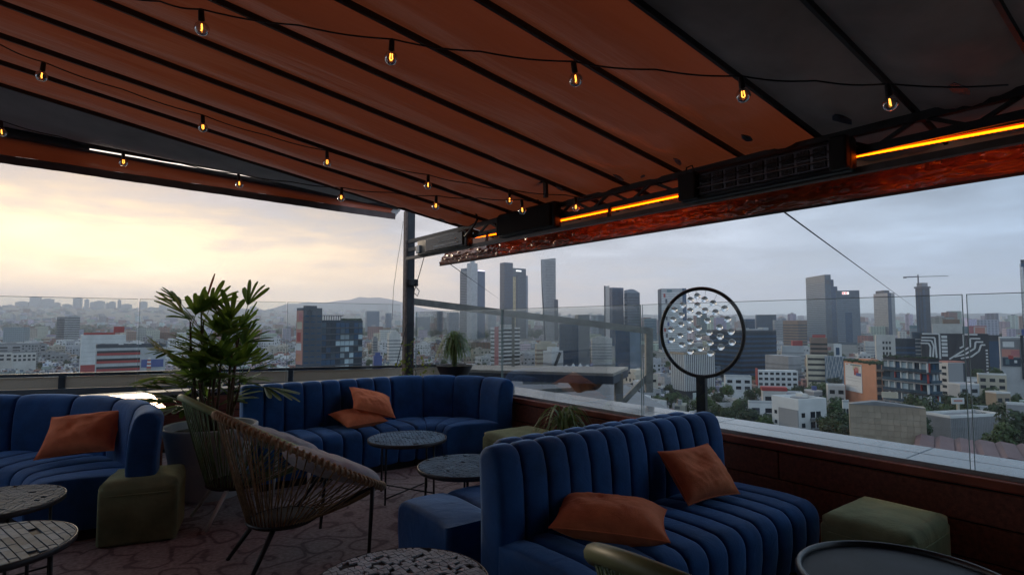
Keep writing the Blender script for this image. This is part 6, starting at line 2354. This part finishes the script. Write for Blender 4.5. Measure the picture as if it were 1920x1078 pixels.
# hazy row of towers on the far ridge
for k, (a, b, t) in enumerate(((14, 24, 572), (58, 76, 557), (30, 54, 566), (78, 100, 561), (68, 80, 555) if False else (102, 112, 568), (118, 134, 571), (138, 154, 559), (160, 166, 562), (170, 178, 567), (178, 196, 565), (199, 205, 569), (206, 216, 566),
                               (222, 226, 563), (228, 246, 571), (262, 276, 566), (300, 312, 572), (420, 436, 573), (470, 480, 575), (86, 92, 563))):
    p = PD((a + b) / 2, t, 7000)
    gz = terrain(p.x, p.y) - 5
    w_ = (b - a) * 7000 / F
    o = thing('distant_tower', 'hazy pale tower standing on the far ridge under the sunset', 'tower', (p.x, p.y, gz), rc.uniform(-.2, .2), 'towers on the far ridge')
    MB().bx(-w_ / 2, w_ / 2, -15, 15, 0, p.z - gz).build('body', CM['grey'], o)
    MB().bx(-w_ / 4, w_ / 4, -8, 8, p.z - gz + .1, p.z - gz + 8).build('roof_house', CM['grey'], o)

# ---------------------------------------------------------------- ordinary buildings
protos = []


def proto(w, d, fl, wallc, ncx, ncy, tank, house):
    h = fl * 3.0 + 0.6
    wall = MB()
    wall.bx(-w / 2, w / 2, -d / 2, d / 2, -3, h)
    t = 0.25
    wall.bx(-w / 2, w / 2, -d / 2, -d / 2 + t, h, h + 0.9)
    wall.bx(-w / 2, w / 2, d / 2 - t, d / 2, h, h + 0.9)
    wall.bx(-w / 2, -w / 2 + t, -d / 2 + t, d / 2 - t, h, h + 0.9)
    wall.bx(w / 2 - t, w / 2, -d / 2 + t, d / 2 - t, h, h + 0.9)
    rpw = random.Random(int(w * 31 + d * 7 + fl))
    for q in range(4):
        xx, yy_ = rpw.uniform(-w * .4, w * .3), rpw.uniform(-d * .4, d * .3)
        wall.bx(xx, xx + rpw.uniform(0.6, 2.5), yy_, yy_ + rpw.uniform(0.6, 2), h, h + rpw.uniform(0.5, 1.9))
    win = MB()
    for f in range(fl):
        z = 0.9 + f * 3.0
        for c in range(ncx):
            x = -w / 2 + (c + 0.5) * w / ncx
            ww = w / ncx * rpw.uniform(0.16, 0.30)
            if rpw.random() < 0.12:
                continue
            win.bx(x - ww, x + ww, -d / 2 - 0.06, -d / 2 + 0.1, z + rpw.uniform(0, .25), z + rpw.uniform(1.2, 1.7))
            if rpw.random() < 0.22:
                wall.bx(x - ww - 0.3, x + ww + 0.3, -d / 2 - 0.9, -d / 2, z - 0.5, z - 0.3)
                wall.bx(x - ww - 0.3, x + ww + 0.3, -d / 2 - 0.95, -d / 2 - 0.88, z - 0.3, z + 0.5)
        for c in range(ncy):
            y = -d / 2 + (c + 0.5) * d / ncy
            ww = d / ncy * rpw.uniform(0.14, 0.28)
            if rpw.random() < 0.25:
                continue
            win.bx(-w / 2 - 0.06, -w / 2 + 0.1, y - ww, y + ww, z, z + 1.6)
            win.bx(w / 2 - 0.1, w / 2 + 0.06, y - ww, y + ww, z, z + 1.6)
    wm = wall.mesh('wall')
    wm.materials.append(wallc)
    nm = win.mesh('windows')
    nm.materials.append(CM['g_win'])
    rf = MB().bx(-w / 2 + t + .01, w / 2 - t - .01, -d / 2 + t + .01, d / 2 - t - .01, h + 0.02, h + 0.12).mesh('roof')
    rf.materials.append(CM['roof'])
    hs = MB().bx(-w * 0.1, w * 0.28, -d * 0.05, d * 0.3, h + 0.13, h + 2.6).mesh('stair_house')
    hs.materials.append(wallc)
    tk = MB().lathe([(0.55, 0), (0.6, 0.3), (0.6, 1.2), (0.25, 1.5)], 8, (-w * 0.28, d * 0.1, h + 0.13)).mesh('water_tank')
    tk.materials.append(CM['tank'])
    return dict(w=w, d=d, h=h, wall=wm, win=nm, roof=rf, house=hs if house else None, tank=tk if tank else None)


def rndwall(nm, col):
    return M('house_' + nm, col, rough=0.8, var=0.2, scale=0.3, rnd=0.25)


PW = {'white': rndwall('white', (0.60, 0.59, 0.57)), 'grey': rndwall('grey', (0.31, 0.31, 0.31)), 'cream': rndwall('cream', (0.46, 0.41, 0.33)), 'brick red': rndwall('red', (0.26, 0.12, 0.09)), 'pale grey': rndwall('palegrey', (0.43, 0.43, 0.44)), 'tan': rndwall('tan', (0.33, 0.26, 0.20))}
PR_ = []
for (w, d, fl, c, nx, ny) in ((11, 14, 3, 'white', 3, 4), (14, 12, 4, 'grey', 4, 3), (18, 12, 5, 'white', 5, 3), (12, 12, 2, 'cream', 3, 3), (24, 13, 3, 'pale grey', 7, 3), (10, 12, 6, 'pale grey', 3, 3), (13, 16, 4, 'brick red', 4, 4), (15, 15, 7, 'white', 4, 4), (16, 10, 3, 'tan', 4, 3), (22, 16, 2, 'grey', 5, 3),
                              (13, 13, 8, 'grey', 4, 4), (12, 18, 5, 'cream', 3, 5)):
    PR_.append((proto(w, d, fl, PW[c], nx, ny, True, True), c, fl))
cells = {}


def clear(x, y, r):
    k = (int(x // 12), int(y // 12))
    n = int(r // 12) + 2
    for i in range(-n, n + 1):
        for j in range(-n, n + 1):
            for (qx, qy, qr) in cells.get((k[0] + i, k[1] + j), ()):
                if math.hypot(qx - x, qy - y) < (r + qr) * 0.86:
                    return False
    return True


def occupy(x, y, r):
    cells.setdefault((int(x // 12), int(y // 12)), []).append((x, y, r))


for o in list(C.objects):      # keep clear of the named buildings
    if o.get('category') in ('building', 'tower', 'tent', 'chimney', 'billboard') and o.parent is None and 100 < math.hypot(o.location.x, o.location.y) < 1500:
        w = [c for c in o.children if c.name.startswith('wall')]
        if w:
            d_ = w[0].dimensions
            xs_ = [v.co for v in w[0].data.vertices]
            wr_, wl_ = max(v.x for v in xs_), max(v.y for v in xs_)
            cz, sz = math.cos(o.rotation_euler.z), math.sin(o.rotation_euler.z)
            cx_, cy_ = o.location.x + cz * wr_ / 2 - sz * wl_ / 2, o.location.y + sz * wr_ / 2 + cz * wl_ / 2
            occupy(cx_, cy_, math.hypot(wr_, wl_) / 2)


def blocks(x, y, w, h):
    p0 = Vector((x, y, terrain(x, y)))
    X, Y0, zc = project(p0)
    Y1 = project(p0 + Vector((0, 0, h)))[1]
    hw = w * 0.75 * F / zc
    for (a, b, t, bt, D) in HR:
        if D > y - 2 and X + hw > a and X - hw < b and Y1 < bt and Y0 > t:
            if Y1 < bt - 1:
                return True
    return False


CUT = (' with ', ' behind ', ' beside ', ' below ', ' left of ', ' right of ', ' under ', ' above ', ' at ', ' among ', ' beneath ', ' just ', ' wrapped ', ' carrying ', ' painted ', ' on ', ' between ', ' touching ', ' seen ', ' cut ', ' striped ',
       ' standing ', ', ', ' beyond ', ' just right', ' of two ')


def short(lab):
    k = min([lab.find(q) for q in CUT if lab.find(q) > 0] + [len(lab)])
    return ' '.join(lab[:k].split()[:5])


HERO_NAMES = []
for o in list(C.objects):
    if o.parent is None and o.get('category') in ('building', 'tower', 'tent', 'billboard') and o.location.y > 90 and o.location.y < 2500:
        q = project(Vector((o.location.x, o.location.y, o.location.z)))
        HERO_NAMES.append((q[0], o.location.y, short(o['label'])))


def near(px, D):
    best = min(HERO_NAMES, key=lambda h_: ((h_[0] - px) / 40.0) ** 2 + (math.log(h_[1] / D) * 4.0) ** 2)
    dx, r = px - best[0], D / best[1]
    rel = 'well left of' if dx < -45 else 'just left of' if dx < -10 else 'well right of' if dx > 75 else 'just right of' if dx > 30 else 'in front of' if r < 1 else 'behind'
    if abs(dx) < 75 and (r < 0.8 or r > 1.25):
        rel += (' and before' if r < 1 else ' and beyond') if 'of' in rel and 'front' not in rel else ''
    return rel + ' the ' + best[2]


def zone(px):
    return ('left of the potted palm' if px < 420 else 'between the palm and the corner post' if px < 767 else 'between the corner post and the crystal sign' if px < 1240 else
            'between the crystal sign and the orange poster block' if px < 1590 else 'right of the orange poster block')


count = 0
tries = 0
while count < 300 and tries < 9000:
    tries += 1
    px = rc.uniform(-60, 1990)
    yb = 605 + 45 * F / (rc.uniform(1 / 900.0, 1 / (560.0 if px < 860 else 215.0 if px < 1420 else 165.0)) ** -1)
    D = 46.5 * F / (yb - 605)
    x, y = (px - 960) / F * D, D
    pr, cn_, fl = rc.choice(PR_)
    rad = math.hypot(pr['w'], pr['d']) / 2
    if not clear(x, y, rad) or blocks(x, y, pr['w'], pr['h'] + 3):
        continue
    s = rc.uniform(0.85, 1.15)
    o = bpy.data.objects.new('city_building', pr['wall'])
    C.objects.link(o)
    o.location = (x, y, terrain(x, y))
    o.rotation_euler = (0, 0, rc.choice((0.25, 0.25 + math.pi / 2, 0.5, -0.3)) + rc.uniform(-.06, .06))
    o.scale = (s, s, s)
    tag(o, '%s %d-storey flat-roofed building %s' % (cn_, fl, near(px, D)), 'building', 'low-rise buildings of the city')
    w_ = inst('windows', pr['win'], o)
    w_['kind'] = 'stuff'
    inst('roof', pr['roof'], o)
    if pr['house'] and rc.random() < 0.8:
        inst('stair_house', pr['house'], o)
    if pr['tank'] and rc.random() < 0.6:
        inst('water_tank', pr['tank'], o)
    occupy(x, y, rad)
    count += 1

# ---------------------------------------------------------------- the far mass of the city
def city_mass_mat():
    m, nt, out = new_mat('far_city')
    N, L = nt.nodes, nt.links
    b = N.new('ShaderNodeBsdfPrincipled')
    b.inputs['Roughness'].default_value = 0.8
    at = N.new('ShaderNodeAttribute')
    at.attribute_name = 'Col'
    ge = N.new('ShaderNodeNewGeometry')
    sp_ = N.new('ShaderNodeSeparateXYZ')
    L.new(ge.outputs['Position'], sp_.inputs[0])
    sn_ = N.new('ShaderNodeSeparateXYZ')
    L.new(ge.outputs['Normal'], sn_.inputs[0])

    def mt(op, a, b_=None, c=None):
        n = N.new('ShaderNodeMath')
        n.operation = op
        for i, q in enumerate((a, b_, c)):
            if q is None:
                continue
            if isinstance(q, (int, float)):
                n.inputs[i].default_value = q
            else:
                L.new(q, n.inputs[i])
        return n.outputs[0]
    fz = mt('FRACT', mt('DIVIDE', sp_.outputs[2], 3.2))
    band = mt('MULTIPLY', mt('GREATER_THAN', fz, 0.32), mt('LESS_THAN', fz, 0.74))
    fx = mt('FRACT', mt('DIVIDE', mt('ADD', sp_.outputs[0], mt('MULTIPLY', sp_.outputs[1], 0.83)), 3.6))
    col = mt('MULTIPLY', mt('GREATER_THAN', fx, 0.22), mt('LESS_THAN', fx, 0.78))
    side = mt('LESS_THAN', mt('ABSOLUTE', sn_.outputs[2]), 0.5)
    f = mt('MULTIPLY', mt('MULTIPLY', band, col), mt('MULTIPLY', side, 0.8))
    mx = N.new('ShaderNodeMix')
    mx.data_type = 'RGBA'
    L.new(f, mx.inputs[0])
    L.new(at.outputs['Color'], mx.inputs[6])
    mx.inputs[7].default_value = (0.035, 0.04, 0.05, 1)
    L.new(mx.outputs[2], b.inputs['Base Color'])
    L.new(b.outputs[0], out.inputs[0])
    return m


PAL = [(0.58, 0.57, 0.55), (0.45, 0.44, 0.43), (0.34, 0.33, 0.33), (0.5, 0.45, 0.37), (0.24, 0.24, 0.25), (0.32, 0.2, 0.15), (0.64, 0.64, 0.63), (0.28, 0.13, 0.10), (0.4, 0.4, 0.41), (0.15, 0.18, 0.22)]
mv, mf, mc = [], [], []


def far_box(x, y, w, d, h, rz, col):
    z0 = terrain(x, y) - 2
    c, s = math.cos(rz), math.sin(rz)
    o = len(mv)
    for z in (z0, z0 + h + 2):
        for (i, j) in ((-1, -1), (1, -1), (1, 1), (-1, 1)):
            mv.append((x + (i * w * c - j * d * s) / 2, y + (i * w * s + j * d * c) / 2, z))
    for f in ((4, 5, 6, 7), (0, 1, 5, 4), (1, 2, 6, 5), (2, 3, 7, 6), (3, 0, 4, 7)):
        mf.append(tuple(o + k for k in f))
        mc.append(tuple(q * 0.85 for q in col) if f[0] == 4 else col)


n = 0
tries = 0
while n < 6500 and tries < 60000:
    tries += 1
    px = rc.uniform(-150, 2070)
    u = rc.random()
    if u < 0.45:
        D = rc.uniform(850, 1700)
    elif u < 0.8:
        D = rc.uniform(1500, 3600)
    else:
        D = rc.uniform(3000, 8600)
    x, y = (px - 960) / F * D, D
    # leave the big park and its woods open
    if 1500 < D < 2700 and px < 1000 and mnoise.noise(Vector((x / 500, y / 500, 0))) > -0.25:
        continue
    if px < 190 and 900 < D < 1400:
        if rc.random() < 0.6:
            continue
    w = rc.uniform(9, 26) * (1 + D / 6000)
    h = rc.uniform(5, 17)
    if rc.random() < 0.12:
        h = rc.uniform(18, 40)
    if px > 760 and D > 1100 and rc.random() < 0.06:
        h = rc.uniform(35, 75)
    d = rc.uniform(9, 22) * (1 + D / 6000)
    if not clear(x, y, max(w, d) / 2) or blocks(x, y, w, h):
        continue
    if D < 1700:
        occupy(x, y, max(w, d) / 2)
    far_box(x, y, w, d, h, rc.choice((0.25, 0.5, -0.3)) + rc.uniform(-.1, .1), tuple(q * rc.uniform(0.8, 1.15) for q in rc.choice(PAL)))
    if rc.random() < 0.5:
        far_box(x + rc.uniform(-.2, .2) * w, y, w * 0.35, d * 0.35, h + rc.uniform(1.5, 4), 0.3, rc.choice(PAL))
    n += 1
n = 0
tries = 0
while n < 1500 and tries < 30000:
    tries += 1
    px = rc.uniform(-60, 1990)
    D = 1 / rc.uniform(1 / 950.0, 1 / (450.0 if px < 860 else 190.0))
    x, y = (px - 960) / F * D, D
    w, d, h = rc.uniform(4, 11), rc.uniform(4, 10), rc.uniform(3, 10)
    if not clear(x, y, max(w, d) * 0.42) or blocks(x, y, w, h + 2):
        continue
    occupy(x, y, max(w, d) * 0.42)
    a_ = rc.choice((0.25, 0.5, -0.3)) + rc.uniform(-.1, .1)
    far_box(x, y, w, d, h, a_, tuple(q * rc.uniform(0.8, 1.1) for q in rc.choice(PAL)))
    for k in range(rc.randint(1, 3)):
        far_box(x + rc.uniform(-.3, .3) * w, y + rc.uniform(-.3, .3) * d, w * rc.uniform(.12, .35), d * rc.uniform(.12, .35), h + rc.uniform(0.8, 2.8), a_, rc.choice(PAL))
    n += 1
me = bpy.data.meshes.new('distant_city')
me.from_pydata(mv, [], mf)
ca = me.color_attributes.new('Col', 'FLOAT_COLOR', 'CORNER')
flat = []
for p_, c_ in zip(me.polygons, mc):
    flat += [c_[0], c_[1], c_[2], 1.0] * len(p_.vertices)
ca.data.foreach_set('color', flat)
me.materials.append(city_mass_mat())
dc = bpy.data.objects.new('distant_city', me)
C.objects.link(dc)
tag(dc, 'countless small buildings of the city fading towards the horizon', 'city', kind='stuff')

# ---------------------------------------------------------------- trees
def crown_mesh(seed, r, h, nleaf, leaf):
    rt_ = random.Random(seed)
    mb = MB()
    lobes = []
    for k in range(11):
        a = rt_.uniform(0, 6.28)
        rr = r * 0.62 * math.sqrt(rt_.random())
        lobes.append((rr * math.cos(a), rr * math.sin(a), h * rt_.uniform(0.42, 0.92), r * rt_.uniform(0.28, 0.5)))
    for k in range(nleaf):
        lx, ly, lz, lr = rt_.choice(lobes)
        v = Vector((rt_.gauss(0, 1), rt_.gauss(0, 1), rt_.gauss(0, 1) * 0.8)).normalized() * lr * rt_.uniform(0.6, 1.05)
        c = Vector((lx, ly, lz)) + v
        nrm = (v.normalized() + Vector((rt_.uniform(-.7, .7), rt_.uniform(-.7, .7), rt_.uniform(-.3, .9)))).normalized()
        a = nrm.cross(Vector((rt_.uniform(-1, 1), rt_.uniform(-1, 1), 0.3))).normalized() * leaf * rt_.uniform(0.6, 1.3)
        b = nrm.cross(a).normalized() * leaf * rt_.uniform(0.5, 1.0)
        mb.add([c - a, c - b * 0.7, c + a, c + b * 0.7], [(0, 1, 2, 3)])
    return mb.mesh('crown')


tree_mats = [M('tree_leaf_%d' % i, c, rough=0.7, var=0.5, scale=0.6, rnd=0.3, trans=0.2) for i, c in enumerate(((0.035, 0.065, 0.02), (0.05, 0.085, 0.022), (0.028, 0.05, 0.022)))]
trunk_m = M('tree_bark', (0.07, 0.05, 0.035), rough=0.9)
tp_ = []
for i in range(5):
    cm = crown_mesh(i + 40, 4.2, 9.5, 1500, 0.42)
    cm.materials.append(tree_mats[i % 3])
    tk = MB().tube([(0, 0, 0), (0.1, 0.1, 2.5), (0.0, 0.2, 5.0), (0.2, 0.1, 7.5)], [0.35, 0.28, 0.2, 0.08], n=7)
    for q in range(5):
        a = q * 1.3 + i
        tk.tube([(0, 0.1, 3.5 + 0.4 * q), (1.2 * math.cos(a), 1.2 * math.sin(a), 5.0 + 0.4 * q), (2.4 * math.cos(a), 2.4 * math.sin(a), 6.2 + 0.3 * q)], [0.14, 0.1, 0.04], n=5)
    tm_ = tk.mesh('trunk', True)
    tm_.materials.append(trunk_m)
    tp_.append((cm, tm_))


def tree(x, y, s, label, group, i=None):
    cm, tm_ = tp_[rc.randrange(5) if i is None else i]
    t = thing('city_tree', label, 'tree', (x, y, terrain(x, y)), rc.uniform(0, 6.28), group)
    t.scale = (s, s, s * rc.uniform(0.85, 1.15))
    inst('crown', cm, t)
    inst('trunk', tm_, t)


# the big tree at the frame edge and the clusters one can tell apart
spots = []
for (px, ytop, D, s) in ((1895, 766, 135, 1.25), (1868, 785, 128, 0.9), (1918, 792, 130, 1.0), (1560, 765, 150, 0.95), (1556, 782, 138, 0.8), (1572, 745, 170, 0.9), (1378, 745, 210, 0.9), (1350, 735, 240, 1.0), (1400, 770, 170, 0.8), (1365, 765, 190, 0.8), (1730, 762, 160, 1.0), (1760, 752, 180, 1.0), (1715, 790, 130, 0.8), (1725, 775, 145, 0.9),
                        (1545, 718, 260, 1.1), (1530, 716, 270, 1.0), (1515, 722, 260, 1.0), (1560, 705, 300, 1.1), (1830, 690, 330, 1.2), (1850, 700, 310, 1.1), (1862, 688, 330, 1.1), (1780, 740, 220, 1.0), (1770, 735, 230, 1.0), (1835, 742, 220, 1.0), (1850, 735, 240, 1.0), (1860, 725, 260, 1.0),
                        (1440, 775, 150, 0.9), (1425, 765, 165, 1.0), (1340, 755, 200, 1.1), (1325, 742, 220, 1.2), (1395, 745, 205, 1.0), (1580, 770, 140, 0.9), (1565, 790, 128, 0.9), (1548, 770, 155, 1.0), (1720, 740, 190, 1.2), (1745, 745, 175, 1.1), (1812, 752, 185, 1.0), (1828, 770, 160, 0.9),
                        (1815, 735, 230, 1.1), (1840, 755, 195, 1.0), (1875, 755, 175, 1.0), (1905, 745, 185, 1.0), (1500, 722, 250, 1.0), (1480, 728, 245, 0.9), (1260, 735, 300, 1.3), (1285, 742, 280, 1.2), (1310, 745, 260, 1.2), (1245, 722, 340, 1.2), (1320, 725, 300, 1.1), (1365, 722, 280, 1.1), (1410, 728, 250, 1.0)):
    p = PD(px, ytop, D)
    spots.append((p.x, p.y, s * 1.0, p.z))
for k, (x, y, s, zt) in enumerate(spots):
    cm, tm_ = tp_[k % 5]
    gz = terrain(x, y)
    lab = {0: 'broad dark tree at the frame edge beyond the zigzag shed'}.get(k, 'leafy dark green tree rising ' + near(project(Vector((x, y, zt)))[0], y))
    t = thing('city_tree', lab, 'tree', (x, y, zt - 9.8 * s * 1.1), rc.uniform(0, 6.28), 'trees of the city')
    t.scale = (s * 1.15, s * 1.15, s * 1.1)
    inst('crown', cm, t)
    inst('trunk', tm_, t)
    MB().tube([(0, 0, (gz - (zt - 9.8 * s * 1.1)) / (s * 1.1)), (0, 0, 0.05)], [0.45, 0.36], n=7).build('lower_trunk', trunk_m, t)
nt_ = 0
tries = 0
while nt_ < 265 and tries < 9000:
    tries += 1
    px = rc.uniform(-40, 1960)
    D = 1 / rc.uniform(1 / 900.0, 1 / (520.0 if px < 860 else 240.0))
    x, y = (px - 960) / F * D, D
    dens = 0.9 if (px < 170) else 0.75 if px > 1200 else 0.3
    if rc.random() > dens or not clear(x, y, 2.6) or blocks(x, y, 7, 9):
        continue
    occupy(x, y, 2.6)
    tree(x, y, rc.uniform(0.7, 1.25), rc.choice(('small', 'round', 'leafy')) + ' street tree ' + near(px, D), 'trees of the city')
    nt_ += 1

# woods of the big park and green patches too far to count
mb = MB()
n = 0
tries = 0
rw = random.Random(5)
while n < 1500 and tries < 30000:
    tries += 1
    px = rw.uniform(-100, 2000)
    D = rw.uniform(700, 3000)
    x, y = (px - 960) / F * D, D
    dens = 0.05
    if 1450 < D < 2800 and px < 1020:
        dens = 0.95
    elif px < 210 and D < 1500:
        dens = 0.55
    if rw.random() > dens or not clear(x, y, 4) or blocks(x, y, 12, 10):
        continue
    z0 = terrain(x, y)
    s = rw.uniform(0.8, 1.4) * (1.0 if D < 1400 else 1.7)
    nl = 34
    for k in range(nl):
        v = Vector((rw.gauss(0, 1), rw.gauss(0, 1), rw.gauss(0, 0.7))).normalized() * 4.6 * s * rw.uniform(0.55, 1.0)
        c = Vector((x, y, z0 + 6.5 * s)) + v
        nrm = (v.normalized() + Vector((0, 0, 0.5))).normalized()
        a = nrm.cross(Vector((rw.uniform(-1, 1), rw.uniform(-1, 1), 0.3))).normalized() * 2.0 * s
        b = nrm.cross(a).normalized() * 1.7 * s
        mb.add([c - a, c - b, c + a, c + b], [(0, 1, 2, 3)])
    n += 1
wd = mb.build('park_woods', M('woods_leaf', (0.038, 0.06, 0.024), rough=0.85, var=0.5, scale=0.02), None)
tag(wd, 'dark woods of the big park and scattered treetops in the haze', 'woods', kind='stuff')

# ---------------------------------------------------------------- haze
hm, hnt, hout = new_mat('haze')
pv = hnt.nodes.new('ShaderNodeVolumePrincipled')
pv.inputs['Color'].default_value = (0.93, 0.95, 1.0, 1)
pv.inputs['Density'].default_value = HAZE_DENSITY
pv.inputs['Anisotropy'].default_value = 0.25
hnt.links.new(pv.outputs[0], hout.inputs['Volume'])
hz = MB().bx(-13200, 13200, -13200, 13200, GROUND - 60, 720).build('haze', hm)
tag(hz, 'pale evening haze lying over the whole city', 'haze', kind='stuff')
